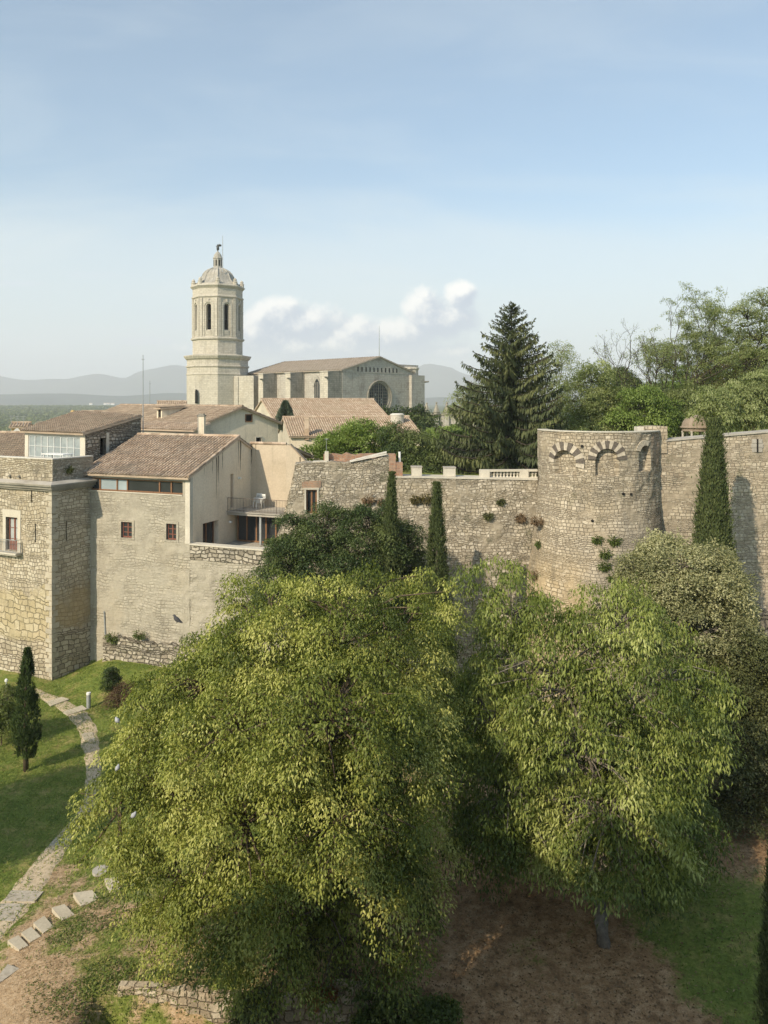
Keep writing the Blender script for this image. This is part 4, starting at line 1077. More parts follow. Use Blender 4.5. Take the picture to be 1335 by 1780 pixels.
for k, (t0, t1, yt, yb) in enumerate(arches):
    tc = (t0 + t1) / 2; D = TC.y - 3.64 * math.cos(tc)
    zt_, zb_ = ZP(yt, D), ZP(yb, D); hw = (t1 - t0) / 2 * 3.64
    AR.append((tc, hw, zt_ - hw, zb_, k))
def inarch(t, z):
    for tc, hw, zs, zb_, k in AR:
        s = (t - tc) * 3.64
        if abs(s) < hw and zb_ < z < zs: return True
        if z >= zs and s * s + (z - zs) ** 2 < hw * hw: return True
    return False
mb = MB(); ths = np.linspace(-1.75, 1.75, 190); zs = np.concatenate([np.linspace(-.4, 12.8, 66), np.linspace(12.85, TZ, 48)])
gi = []
for z in zs:
    r_ = []
    for t in ths:
        r = trad(z) + .07 * (nz((t * 3.6, z, 0), 1.4, 31) + .5 * nz((t * 3.6, z, 0), 3.4, 7)) + (.10 * nz((t * 3.6, z, 0), .5, 77) if z < 9 else 0)
        if inarch(t, z): r -= .32
        r_.append(mb.vert((TC.x + r * math.sin(t), TC.y - r * math.cos(t), z)))
    gi.append(r_)
for j in range(len(zs) - 1):
    for i in range(len(ths) - 1):
        mb.face((gi[j][i], gi[j][i + 1], gi[j + 1][i + 1], gi[j + 1][i]), [(ths[i] * 3.9, zs[j]), (ths[i + 1] * 3.9, zs[j]), (ths[i + 1] * 3.9, zs[j + 1]), (ths[i] * 3.9, zs[j + 1])])
mb.build('wall', M_tower, rt)
mb = MB(); mb.lathe(TC, [(3.66, -.4), (3.66, 14.6), (3.0, 14.6)], 40, 0, False, 1.74, 2 * math.pi - 1.74); mb.build('rear_wall', M_rubble, rt)
mb = MB()
mb.lathe(TC, [(3.60, TZ - .02), (3.69, TZ), (3.69, TZ + .06), (3.05, TZ + .06), (3.05, 14.5)], 64, 0, False, -1.75, 1.75)
for t in (-1.75, 1.75):
    mb.poly([(TC.x + r * math.sin(t), TC.y - r * math.cos(t), z) for r, z in ((3.66, 14.5), (3.66, TZ + .05), (3.05, TZ + .05), (3.05, 14.5))])
mb.build('coping', M_trim, rt)
mb = MB(); mb.lathe(TC, [(3.3, 14.55), (.01, 14.56)], 40, 0, False); mb.build('tower_floor', M_concrete, rt)
rnd = random.Random(11)
for tc, hw, zs_, zb_, k in AR:
    if k == 3: continue
    mb = MB(); nv = {0: 14, 1: 13, 2: 9, 3: 12}[k]; a0, a1 = {0: (R(-14), R(196)), 1: (R(2), R(190)), 2: (R(60), R(170)), 3: (R(0), R(180))}[k]
    if k == 1: a0, a1 = R(-2), R(182)
    for i in range(nv):
        b0_, b1_ = a0 + (a1 - a0) * i / nv + .012, a0 + (a1 - a0) * (i + 1) / nv - .012
        ri, ro = hw - .01, hw + .48 + rnd.uniform(-.05, .05)
        if k == 0 and i > nv - 2: continue
        if k == 2: ro = hw + .3
        mb.cur = 0 if k == 2 or i % 2 == 0 else 1
        if k == 1: mb.cur = 1 - mb.cur
        q = []
        for rr, bb in ((ri, b0_), (ro, b0_), (ro, (b0_ + b1_) / 2), (ro, b1_), (ri, b1_), (ri, (b0_ + b1_) / 2)):
            q.append((tc + rr * math.cos(bb) / 3.64, zs_ + rr * math.sin(bb)))
        f_ = [mb.vert((TC.x + (3.70) * math.sin(t), TC.y - 3.70 * math.cos(t), z)) for t, z in q]
        g_ = [mb.vert((TC.x + (3.40) * math.sin(t), TC.y - 3.40 * math.cos(t), z)) for t, z in q]
        mb.face(f_); mb.face(g_[::-1])
        for a in range(6): b = (a + 1) % 6; mb.face((f_[a], g_[a], g_[b], f_[b]))
    mb.build('arch', [M_lime, M_basalt], rt)
# putlog holes
for px, py in ((1083, 858), (1096, 859), (1012, 776), (1030, 905)):
    z = ZP(py, 44.7); t = th(px, z); r = trad(z); mb = MB()
    c = Vector((TC.x + r * math.sin(t), TC.y - r * math.cos(t), z)); d = Vector((math.sin(t), -math.cos(t), 0))
    mb.tube([c - d * .2, c + d * .075], .085, 6); mb.build('putlog_hole', M_dark, rt)

# wall to the right of the tower
W3 = WF(P(1118, 0, 46.6).xy, P(1560, 0, 46.9).xy)
rw = empty('rampart_wall', (22, 47, 0), 'tall stone rampart with arrow slit and rising walkway right of the round tower', 'wall')
prof = [(0, W3.z(1150, 768)), (W3.u(1160), W3.z(1160, 767)), (W3.u(1240), W3.z(1240, 760)), (W3.u(1335), W3.z(1335, 752)), (W3.L, W3.z(1335, 752) + .7)]
u, za = W3.uz(1316, 786); _, zb = W3.uz(1316, 763)
mb = MB(); wall_panel(mb, W3, -.4, prof, (), res=.3, rough=.06, thick=1.3, jag=.015, seed=41); mb.build('wall', M_wallR, rw)
mb = MB(); wbox(mb, W3, u - .05, u + .05, za, zb, -.4, .07); mb.build('arrow_slit', M_dark, rw)
mb = MB()
for s in (-1, 1):
    for k in range(3): zz = za + (zb - za) * k / 3; wbox(mb, W3, u + s * (.32 + .05 * (k % 2)) if s < 0 else u + .05, u - .05 if s < 0 else u + s * (.30 + .06 * (k % 2)), zz + .01, zz + (zb - za) / 3 - .01, -.2, .055)
mb.build('slit_surround', M_concrete, rw)
mb = MB()
for (ua, za), (ub, zb) in zip(prof, prof[1:]):
    n3 = Vector((W3.n.x, W3.n.y, 0)); a = W3.pt(ua, za, 0); b = W3.pt(ub, zb, 0); h = Vector((0, 0, .09))
    mb.hexa([a + n3 * .07, b + n3 * .07, b - n3 * 1.3, a - n3 * 1.3], [a + n3 * .07 + h, b + n3 * .07 + h, b - n3 * 1.3 + h, a - n3 * 1.3 + h])
mb.build('coping', M_concrete, rw)
# raised stub where tower and rampart meet
sa, sb_ = W3.u(1121), W3.u(1159)
mb = MB(); wall_panel(mb, WF(W3.pt(sa, 0, .09).xy, W3.pt(sb_, 0, .09).xy), 15.0, W3.z(1140, 741), res=.25, rough=.05, thick=1.2, jag=.06, seed=44); mb.build('stub', M_wallR, rw)
mb = MB(); wbox(mb, W3, W3.u(1109), sa - .02, TZ + .0, W3.z(1115, 742), -.7, -.1); mb.build('stub_block', M_trim, rw)
# dark ruined blocks at the foot of the rampart
ru = empty('stone_ruin', W3.pt(W3.u(1320), 1, 1), 'dark ruined stone blocks at the foot of the right rampart', 'ruin')
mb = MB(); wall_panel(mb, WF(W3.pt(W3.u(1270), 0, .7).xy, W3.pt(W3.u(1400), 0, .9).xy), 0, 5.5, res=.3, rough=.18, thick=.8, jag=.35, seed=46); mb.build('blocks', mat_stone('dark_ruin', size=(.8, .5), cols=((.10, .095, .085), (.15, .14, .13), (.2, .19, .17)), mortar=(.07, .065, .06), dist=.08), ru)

# ------------------------------------------------------------------ domed garden pavilion
gc = P(1210, 0, 60); gzb = 14.5; s = 60 / F
gaz = empty('garden_pavilion', (gc.x, gc.y, gzb), 'small domed pavilion on slim columns behind the rampart', 'pavilion')
r = 25.5 * s; zd = ZP(742, 60)
mb = MB(); mb.lathe(gc.xy, [(r * 1.0, zd - .1), (r * 1.04, zd - .06), (r * 1.04, zd), (r * .95, zd + .05)] + [(r * .93 * math.cos(a), zd + .05 + .87 * math.sin(a)) for a in np.linspace(.05, 1.5, 10)], 28); mb.build('dome', M_pav, gaz, True)
mb = MB(); mb.lathe(gc.xy, [(r * .92, zd - .32), (r * .92, zd - .1), (r * .80, zd - .1), (r * .80, zd - .32), (r * .92, zd - .32)], 28, cap=False); mb.build('entablature', M_pav, gaz)
for k in range(6):
    a = k * math.pi / 3 + .35; c = (gc.x + r * .86 * math.sin(a), gc.y - r * .86 * math.cos(a))
    mb = MB(); mb.lathe(c, [(.13, gzb - 1.5), (.13, gzb - .1), (.10, gzb), (.085, zd - .45), (.12, zd - .4), (.12, zd - .32)], 10); mb.build('column', M_concrete, gaz)
mb = MB(); mb.lathe(gc.xy, [(r, gzb - 1.8), (r, gzb - 1.5), (.02, gzb - 1.5)], 24); mb.build('base', M_cornice, gaz)

# ------------------------------------------------------------------ cathedral bell tower
TD = 187.0; bc = P(378.5, 0, TD); q = TD / F
def zb_(py): return ZP(py, TD)
bt = empty('bell_tower', (bc.x, bc.y, 13), 'tall octagonal stone bell tower with arched belfry, ribbed dome and lantern', 'bell tower')
ROT = R(12)
def octa(rpx): return [(bc.x + rpx * q * math.sin(ROT + k * math.pi / 4), bc.y - rpx * q * math.cos(ROT + k * math.pi / 4)) for k in range(8)]
def oring(mb, prof, rot=ROT, n=8): mb.lathe(bc.xy, [(r * q, zb_(y)) for r, y in prof], n, rot)
mb = MB(); oring(mb, [(52.5, 900), (52.5, 652), (52.0, 638), (52.0, 622)]); mb.build('lower_stage', M_belfry, bt)
mb = MB(); oring(mb, [(52, 627.5), (55, 625), (57.5, 621), (57.5, 619.5), (42, 617)]); mb.build('string_course', M_belfry, bt)
mb = MB(); oring(mb, [(52.2, 640), (54, 639), (54, 637), (52.2, 636)]); mb.build('string_course', M_belfry, bt)
mb = MB(); oring(mb, [(52.4, 653), (53.4, 652.4), (53.4, 650.6), (52.4, 650)]); mb.build('string_course', M_belfry, bt)
# belfry drum with open arched bays
dr = MB(); o8 = octa(42.5)
bays = []
for k in range(8):
    a, b = o8[k - 1], o8[k]
    w = WF(a, b); L = w.L; hw = .135 * L; c = L * .5
    za, zt_ = zb_(577), zb_(532); hol = [(c - hw, c + hw, za, zt_)]
    wall_panel(dr, w, zb_(621), zb_(500), hol, reveal=1.1)
    bays.append((w, c, hw, za, zt_))
    # arched head: fill the corners of the rectangular hole
    for sgn in (-1, 1):
        pts = [(c + sgn * hw, zt_ - hw), (c + sgn * hw, zt_)] + [(c + sgn * hw * math.cos(t), zt_ - hw + hw * math.sin(t)) for t in np.linspace(math.pi / 2, 0, 7)]
        for i in range(2, len(pts) - 1):
            tri = [pts[1], pts[i], pts[i + 1]]
            dr.poly([w.pt(x, z, -.02) for x, z in tri]); 
            dr.poly([w.pt(pts[i][0], pts[i][1], -.02), w.pt(pts[i][0], pts[i][1], -1.1), w.pt(pts[i + 1][0], pts[i + 1][1], -1.1), w.pt(pts[i + 1][0], pts[i + 1][1], -.02)])
dr.build('belfry', M_belfry, bt)
mb = MB(); oring(mb, [(29, 618), (29, 505)]); mb.build('belfry_core', M_dark, bt)
mb = MB(); oring(mb, [(42.5, 594), (45.5, 592), (46, 590), (43, 588)]); mb.build('string_course', M_belfry, bt)
mb = MB(); oring(mb, [(42.5, 522), (44.5, 520.5), (44.5, 518.5), (42.5, 517)]); mb.build('string_course', M_belfry, bt)
mb = MB(); oring(mb, [(42.5, 506), (44, 504), (46.5, 501.5), (46.5, 500), (42, 498)]); mb.build('string_course', M_belfry, bt)
for w, c, hw, za, zt_ in bays:
    mb = MB(); pw = .42
    for sgn in (-1, 1):
        wbox(mb, w, c + sgn * (hw + .55) - .22, c + sgn * (hw + .55) + .22, zb_(588), zt_ - hw, -.1, .16)
        wbox(mb, w, 0.05 if sgn < 0 else w.L - .75, .75 if sgn < 0 else w.L - .05, zb_(588), zb_(522), -.1, .2)
    n = 12; ro, ri = hw + .77, hw + .33
    for i in range(n):
        t0, t1 = math.pi * i / n, math.pi * (i + 1) / n
        pp = [(c + ri * math.cos(t0), zt_ - hw + ri * math.sin(t0)), (c + ro * math.cos(t0), zt_ - hw + ro * math.sin(t0)), (c + ro * math.cos(t1), zt_ - hw + ro * math.sin(t1)), (c + ri * math.cos(t1), zt_ - hw + ri * math.sin(t1))]
        mb.hexa([w.pt(x, z, -.05) for x, z in pp], [w.pt(x, z, .16) for x, z in pp])
    wbox(mb, w, c - .15, c + .15, zt_ + .3, zt_ + 1.1, -.05, .26)
    mb.build('bay_moulding', M_belfry, bt)
    mb = MB(); wbox(mb, w, c - hw, c + hw, za, za + .14, -.5, -.25); wbox(mb, w, c - hw, c + hw, za - 1.0, za, -.3, .06)
    for s_ in (-1, 1):
        mb.hexa([w.pt(c - s_ * hw * .7, za - .85, .06), w.pt(c - s_ * hw * .7 + .12, za - .85, .06), w.pt(c - s_ * hw * .7 + .12, za - .85, .0), w.pt(c - s_ * hw * .7, za - .85, .0)],
                [w.pt(c + s_ * hw * .7, za - .15, .12), w.pt(c + s_ * hw * .7 + .12, za - .15, .12), w.pt(c + s_ * hw * .7 + .12, za - .15, .0), w.pt(c + s_ * hw * .7, za - .15, .0)])
    mb.build('balustrade_panel', M_belfry, bt)
    mb = MB(); b_ = w.pt(c, 0, -1.9)
    mb.lathe((b_.x, b_.y), [(.75, za + 2.6), (.62, za + 2.9), (.42, za + 3.6), (.3, za + 4.0), (.05, za + 4.1)], 10); mb.build('bell', M_lead, bt)
mb = MB(); oring(mb, [(42, 501), (42, 497), (40, 496.5)]); mb.build('attic', M_belfry, bt)
prof = [(40, 497), (36, 495), (31.5, 491), (29, 487), (27, 482), (24.8, 477.5), (21, 473.0), (16, 469.5), (11, 467.5)]
mb = MB(); oring(mb, prof); mb.build('dome', M_dome, bt)
mb = MB()
for k in range(8):
    a = ROT + k * math.pi / 4
    mb.tube([(bc.x + r_ * q * math.sin(a), bc.y - r_ * q * math.cos(a), zb_(y) + .03) for r_, y in prof], .17, 5)
    for f in (1 / 3, 2 / 3):        # panel ribs on each face
        mb.tube([Vector((bc.x + r_ * q * math.sin(a), bc.y - r_ * q * math.cos(a), zb_(y))).lerp(Vector((bc.x + r_ * q * math.sin(a + math.pi / 4), bc.y - r_ * q * math.cos(a + math.pi / 4), zb_(y))), f) for r_, y in prof], .07, 4)
mb.build('dome_ribs', M_dome, bt)
lan = MB(); oring(lan, [(9, 469), (9, 466.5), (7.6, 465), (7.4, 451), (8.4, 450), (8.4, 448.6), (7.2, 447), (6.2, 443.5), (4, 440), (1.3, 437.5), (1.0, 435)]); lo = lan.build('lantern', M_dome, bt)
for k in range(8):
    w = WF(octa(7.5)[k - 1], octa(7.5)[k]); mb = MB(); wbox(mb, w, w.L / 2 - .16, w.L / 2 + .16, zb_(463), zb_(452.5), -.1, .03); mb.build('opening', M_dark, lo)
for k in range(8):
    a = ROT + k * math.pi / 4; c = (bc.x + 41 * q * math.sin(a), bc.y - 41 * q * math.cos(a))
    mb = MB(); mb.lathe(c, [(.55, zb_(500)), (.55, zb_(494)), (.66, zb_(493.6)), (.36, zb_(492)), (.46, zb_(490)), (.24, zb_(488)), (.05, zb_(486.5))], 8); mb.build('pinnacle', M_belfry, bt)
# winged figure at the top
mb = MB(); z0 = zb_(436)
def sp(dx, dz, dy=0): return (bc.x + dx * q, bc.y + dy * q, z0 + dz * q)
mb.tube([sp(0, -1), sp(0, 2)], [.16, .16], 7); mb.tube([sp(.2, 1.5), sp(.3, 4.5), sp(-.2, 7.2), sp(-.2, 9.2)], [.3, .32, .30, .16], 8)
mb.tube([sp(-.2, 9.0), sp(-.1, 10.0), sp(0, 11.0)], [.12, .26, .1], 8)
mb.tube([sp(-.2, 8.4), sp(-2.0, 7.2), sp(-3.0, 8.4)], [.12, .1, .07], 6)
mb.tube([sp(.2, 8.2), sp(2.6, 9.6), sp(5.6, 9.2), sp(5.8, 7.8)], [.14, .34, .26, .08], 6)
mb.build('angel_statue', M_lead, bt, True)
mb = MB(); mb.tube([P(387, 472, TD - 3), P(387, 410, TD - 3)], [.11, .06], 5); mb.build('lightning_rod', M_greymetal, bt)
w = WF(octa(52.5)[6], octa(52.5)[7]); u, z = w.uz(340.5, 692); mb = MB(); wbox(mb, w, u - .5, u + .5, z - 1.2, z + 1.6, -.2, .04); wbox(mb, w, u - .3, u + .3, z + 1.6, z + 2.0, -.2, .04); mb.build('slit_window', M_dark, bt)
# stair annexe against the tower
an = empty('tower_annexe', P(425, 0, 182).xy.to_3d() + Vector((0, 0, 13)), 'plain stone annexe block between bell tower and cathedral nave', 'annexe')
mb = MB(); c0 = P(407, 0, 182).xy; c1 = P(441, 0, 181).xy
mb.prism([tuple(c0), tuple(c1), (c1.x + 3, c1.y + 8), (c0.x + 2, c0.y + 9)], 12.5, ZP(653, 181)); mb.build('wall', M_belfry, an)
mb = MB(); mb.prism([(c0.x + .2, c0.y - .35), (c0.x + 1, c0.y - .38), (c0.x + 1, c0.y), (c0.x + .2, c0.y)], 12.5, ZP(655, 181)); mb.build('pilaster', M_belfry, an)

# ------------------------------------------------------------------ cathedral nave
cat = empty('cathedral', (-10, 176, 13), 'massive single-nave cathedral with buttressed side, rose window and low brown roof', 'cathedral')
gC = Vector((-8.86, 165.0)); gdir = Vector((.70, .714)).normalized(); sdir = Vector((-.714, .70)).normalized()
GW = 22.3; NL = 34.0; EVZ = 24.55; APZ = 27.75; G0 = 12.5
wg = WF(gC, (gC + gdir * GW).to_tuple())
far = gC + sdir * NL
wsd = WF(far.to_tuple(), gC)
# gable wall: polar mesh round the rose
rose = Vector((GW / 2 + .05, 18.7)); rr_ = 3.15
mb = MB()
NS = 48; prev = None
def edge_pt(a):      # meet the outline of the gable wall
    d = Vector((math.cos(a), math.sin(a))); best = 1e9
    segs = [((0, G0), (GW, G0)), ((GW, G0), (GW, EVZ)), ((GW, EVZ), (GW / 2, APZ)), ((GW / 2, APZ), (0, EVZ)), ((0, EVZ), (0, G0))]
    for (x0, y0), (x1, y1) in segs:
        ex, ey = x1 - x0, y1 - y0; den = d.x * ey - d.y * ex
        if abs(den) < 1e-9: continue
        t = ((x0 - rose.x) * ey - (y0 - rose.y) * ex) / den; s_ = ((x0 - rose.x) * d.y - (y0 - rose.y) * d.x) / den
        if t > 0 and -1e-6 <= s_ <= 1 + 1e-6: best = min(best, t)
    return rose + d * best
angs = sorted(set([2 * math.pi * k / NS for k in range(NS)] + [math.atan2(y - rose.y, x - rose.x) % (2 * math.pi) for x, y in ((0, G0), (GW, G0), (GW, EVZ), (GW / 2, APZ), (0, EVZ))]))
for i in range(len(angs)):
    a, b = angs[i], angs[(i + 1) % len(angs)]
    ia, ib = rose + Vector((math.cos(a), math.sin(a))) * (rr_ + .55), rose + Vector((math.cos(b), math.sin(b))) * (rr_ + .55)
    ea, eb = edge_pt(a), edge_pt(b)
    mb.poly([wg.pt(ia.x, ia.y), wg.pt(ea.x, ea.y), wg.pt(eb.x, eb.y), wg.pt(ib.x, ib.y)], [tuple(ia), tuple(ea), tuple(eb), tuple(ib)])
    pa, pb = rose + Vector((math.cos(a), math.sin(a))) * rr_, rose + Vector((math.cos(b), math.sin(b))) * rr_
    mb.poly([wg.pt(ia.x, ia.y), wg.pt(ib.x, ib.y), wg.pt(pb.x, pb.y, -.42), wg.pt(pa.x, pa.y, -.42)])
mb.build('gable_wall', M_nave, cat)
mb = MB()
for ro, d in ((rr_ + .62, .10), (rr_ + .2, -.15)):
    mb.tube([wg.pt(rose.x + ro * math.cos(a), rose.y + ro * math.sin(a), d) for a in np.linspace(0, 2 * math.pi, 49)], .17, 6, False)
mo = mb.build('rose_window', M_cornice, cat)
mb = MB(); cen = mb.vert(wg.pt(rose.x, rose.y, -.38)); ring = [mb.vert(wg.pt(rose.x + (rr_ + .02) * math.cos(a), rose.y + (rr_ + .02) * math.sin(a), -.38)) for a in np.linspace(0, 2 * math.pi, 40, False)]
for i in range(40): mb.face((cen, ring[i], ring[(i + 1) % 40]))
mb.build('pane', M_rose, mo)
mb = MB()
for k in range(-4, 5):
    x = k * .70; h = math.sqrt(rr_ ** 2 - x * x); mb.tube([wg.pt(rose.x + x, rose.y - h, -.34), wg.pt(rose.x + x, rose.y + h, -.34)], .045 if k % 2 else .09, 5)
    mb.tube([wg.pt(rose.x - h, rose.y + x, -.33), wg.pt(rose.x + h, rose.y + x, -.33)], .03, 5)
mb.build('tracery', M_cornice, mo)
rnd = random.Random(8)
mb = MB()
for k in range(9):
    x = rnd.choice((-1.5, -.9, .4, .9)); z = rnd.uniform(-1.5, .8); mb.poly([wg.pt(rose.x + x, rose.y + z, -.36), wg.pt(rose.x + x + .28, rose.y + z, -.36), wg.pt(rose.x + x + .28, rose.y + z + .35, -.36), wg.pt(rose.x + x, rose.y + z + .35, -.36)])
mb.build('pale_quarry', M_glass_curtain, mo)
for k in range(11):
    u = 4.6 + k * 1.22; mb = MB(); wbox(mb, wg, u - .16, u + .16, 24.35, 25.35, -.4, .03); mb.build('gable_slot', M_dark, cat)
mb = MB(); wbox(mb, wg, .1, GW - .1, 24.12, 24.28, -.1, .06); mb.build('string_course', M_nave, cat)
# south side wall with pointed window
mb = MB(); wall_panel(mb, wsd, G0, EVZ, res=None); wall_panel(mb, WF((gC + gdir * GW).to_tuple(), (gC + gdir * GW + sdir * NL).to_tuple()), G0, EVZ); wall_panel(mb, WF((far + gdir * GW).to_tuple(), far.to_tuple()), G0, [(0, EVZ), (GW / 2, APZ), (GW, EVZ)]); mb.build('side_wall', M_nave, cat)
# buttresses
def buttress(u0, u1, dep, zt, name='buttress', w=wsd, split=True):
    mb = MB()
    mb.hexa([w.pt(u0, G0, dep), w.pt(u1, G0, dep), w.pt(u1, G0, -.1), w.pt(u0, G0, -.1)], [w.pt(u0, zt, dep), w.pt(u1, zt, dep), w.pt(u1, zt + .35, -.1), w.pt(u0, zt + .35, -.1)])
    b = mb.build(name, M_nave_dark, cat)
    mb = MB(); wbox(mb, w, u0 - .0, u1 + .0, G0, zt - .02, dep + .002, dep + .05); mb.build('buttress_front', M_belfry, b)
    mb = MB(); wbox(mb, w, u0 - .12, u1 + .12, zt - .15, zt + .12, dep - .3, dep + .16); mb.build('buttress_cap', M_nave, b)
    c = (u0 + u1) / 2; mb = MB(); mb.tube([w.pt(u1 - .1, zt - 1.3, dep), w.pt(u1 - .1, zt - 1.2, dep + .9)], [.28, .16], 6); mb.build('gargoyle', M_cornice, b)
# positions from the photo columns of the lit fronts
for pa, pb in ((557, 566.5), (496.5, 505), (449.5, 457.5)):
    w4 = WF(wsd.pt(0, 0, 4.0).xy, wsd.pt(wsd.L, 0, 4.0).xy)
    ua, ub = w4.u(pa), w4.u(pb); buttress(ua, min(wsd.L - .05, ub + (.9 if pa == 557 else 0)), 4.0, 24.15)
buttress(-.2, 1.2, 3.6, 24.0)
uw = wsd.u(552.5)
# the pointed window sits on the wall between the second and third buttress
mb = MB(); za, zt_ = 17.0, 21.2; hw = .95
def lancet(hw, zt_, n=8):
    pts = [(-hw, za), (hw, za), (hw, zt_)]
    for i in range(1, n): t = i / n * R(60); pts.append((-hw + 2 * hw * math.cos(t), zt_ + 2 * hw * math.sin(t)))
    pts.append((0, zt_ + 2 * hw * math.sin(R(60))))
    for i in range(n - 1, 0, -1): t = i / n * R(60); pts.append((hw - 2 * hw * math.cos(t), zt_ + 2 * hw * math.sin(t)))
    pts.append((-hw, zt_)); return pts
uw = wsd.u(551.5)
for s_, d, mt, nm in ((1.0, .05, M_dark, None),):
    mb.poly([wsd.pt(uw + x, z, d) for x, z in lancet(hw, zt_)])
lw = MB()
L1 = lancet(hw, zt_); L2 = lancet(hw + .42, zt_)
for i in range(1, len(L1)):
    lw.hexa([wsd.pt(uw + L1[i - 1][0], L1[i - 1][1], 0), wsd.pt(uw + L2[i - 1][0], L2[i - 1][1], 0), wsd.pt(uw + L2[i][0], L2[i][1], 0), wsd.pt(uw + L1[i][0], L1[i][1], 0)],
            [wsd.pt(uw + L1[i - 1][0], L1[i - 1][1], .12), wsd.pt(uw + L2[i - 1][0], L2[i - 1][1], .3), wsd.pt(uw + L2[i][0], L2[i][1], .3), wsd.pt(uw + L1[i][0], L1[i][1], .12)])
for x in (-.32, .32): lw.tube([wsd.pt(uw + x, za, .1), wsd.pt(uw + x, zt_ + .9, .1)], .07, 5)
lo = lw.build('pointed_window', M_nave, cat); mb.build('pane', M_glass, lo)
# roof in two slopes
r0 = (gC + gdir * GW / 2); r1 = r0 + sdir * NL
o = lambda p, z: Vector((p.x, p.y, z))
ov = -sdir * .3
mb = MB(); tile_roof(mb, o(far - gdir * .55, EVZ + .05), o(gC - gdir * .55 + ov, EVZ + .05), o(r0 + ov, APZ + .12), o(r1, APZ + .12), .9, 1.0, 31, .08, .25); mb.build('roof', M_tile_nave, cat)
mb = MB(); tile_roof(mb, o(gC + gdir * (GW + .5) + ov, EVZ + .05), o(far + gdir * (GW + .5), EVZ + .05), o(r1, APZ + .12), o(r0 + ov, APZ + .12), .9, 1.0, 32, .08, .25); mb.build('roof', M_tile_nave, cat)
# corner turret and block on the right
gR = gC + gdir * GW
mb = MB(); wq = WF((gR - gdir * 1.3 - sdir * .6).to_tuple(), (gR + gdir * 3.2 - sdir * .6).to_tuple())
mb.prism([tuple(wq.pt(0, 0, .2).xy), tuple(wq.pt(wq.L, 0, .2).xy), tuple(wq.pt(wq.L, 0, -5).xy), tuple(wq.pt(0, 0, -5).xy)], G0, 23.9); mb.build('corner_block', M_nave, cat)
tcn = wq.pt(2.3, 0, -2.6)
mb = MB(); mb.lathe((tcn.x, tcn.y), [(2.0, 22), (2.0, 25.2), (2.25, 25.4), (2.25, 25.7), (1.9, 25.9)], 8); mb.build('turret', M_belfry, cat)
mb = MB(); wbox(mb, WF((gR + sdir * 3 - gdir * 2).to_tuple(), (gR + sdir * 3 + gdir * 5.2).to_tuple()), 0, 7.2, 22, 26.5, -.9, 0); mb.build('parapet_wall', M_nave, cat)
mb = MB(); mb.tube([wq.pt(wq.L - .1, 22.4, 0), wq.pt(wq.L + 1.3, 22.5, .3)], [.3, .18], 6); mb.build('gargoyle', M_cornice, cat)
mb = MB(); mb.tube([o(r0, APZ), o(r0, ZP(566, r0.y))], [.10, .04], 5); mb.build('lightning_rod', M_greymetal, cat)

# ------------------------------------------------------------------ pinnacled gothic building on the right of the cathedral
wch = WF(P(722, 0, 152).xy, P(830, 0, 150).xy); zc = wch.z(760, 722)
ch = empty('chapter_house', wch.pt(6, 12, -2), 'grey gothic wall with a row of pointed pinnacles beside the spruce', 'chapel')
mb = MB(); wbox(mb, wch, 0, wch.L, 10, zc, -8, 0); mb.build('wall', M_gothic, ch)
mb = MB(); wbox(mb, wch, -.1, wch.L, zc, zc + .3, -8.1, .2); mb.build('cornice', M_cornice, ch)
for px, h, d in ((734, 1.8, -6), (741.5, 2.2, -.2), (759, 2.3, .3), (772, 2.0, -5), (777, 2.3, -.2), (786, 2.0, -3), (800, 2.2, .2)):
    u = wch.u(px); c = wch.pt(u, 0, d); mb = MB()
    mb.lathe(c.xy, [(.72, zc + .2), (.72, zc + .6), (.88, zc + .65), (.66, zc + .75), (.14, zc + h), (.28, zc + h + .1), (.12, zc + h + .28), (.02, zc + h + .34)], 6); mb.build('pinnacle', M_cornice, ch)
for px in (759, 741.5, 777): u = wch.u(px); mb = MB(); wbox(mb, wch, u - .45, u + .45, 10, zc - .02, 0, .55); mb.build('buttress', M_gothic, ch)
for px in (766, 750, 785, 793):
    u = wch.u(px); za = zc - 5.2
    mb = MB(); mb.poly([wch.pt(u + x * .8, z2 , .03) for x, z2 in [(-.6, za), (.6, za), (.6, za + 2.4), (.35, za + 3.1), (0, za + 3.6), (-.35, za + 3.1), (-.6, za + 2.4)]]); mb.build('lancet_window', M_dark, ch)

# ------------------------------------------------------------------ houses between the rampart and the cathedral
def o3(v2, z): return Vector((v2[0], v2[1], z))
gl_ = Vector((-16.0, 68.0)); gdv = Vector((.75, .66)).normalized(); bdv = Vector((-.66, .75)).normalized()
h1 = empty('long_house', (-20, 75, 8), 'long plastered house with brown tiled roof, dormer and small square attic windows', 'house')
EX = 1.0; GWd = 8.0; ez = 16.08; az = 17.5; ll = az - ez
gl2 = gl_ - gdv * EX; ez2 = ez - .36 * EX
w1 = WF(gl2.to_tuple(), (gl_ + gdv * GWd).to_tuple()); apu = EX + GWd * .5
hol = []
for a, b, yt, yb in ((427.5, 437, 721.5, 732), (445, 454.5, 760.5, 768)):
    ua, zb2 = w1.uz(a, yb); ub, za2 = w1.uz(b, yt); hol.append((ua, ub, zb2, min(za2, ez2 - .02) if False else za2))
mb = MB(); up_h = [h for h in hol if h[3] > ez2]; lo_h = [h for h in hol if h[3] <= ez2]
wall_panel(mb, w1, 8, [(0, ez2), (apu, az), (w1.L, ez)], lo_h, res=1.2, reveal=.3); mb.build('gable_wall', M_plaster2, h1)
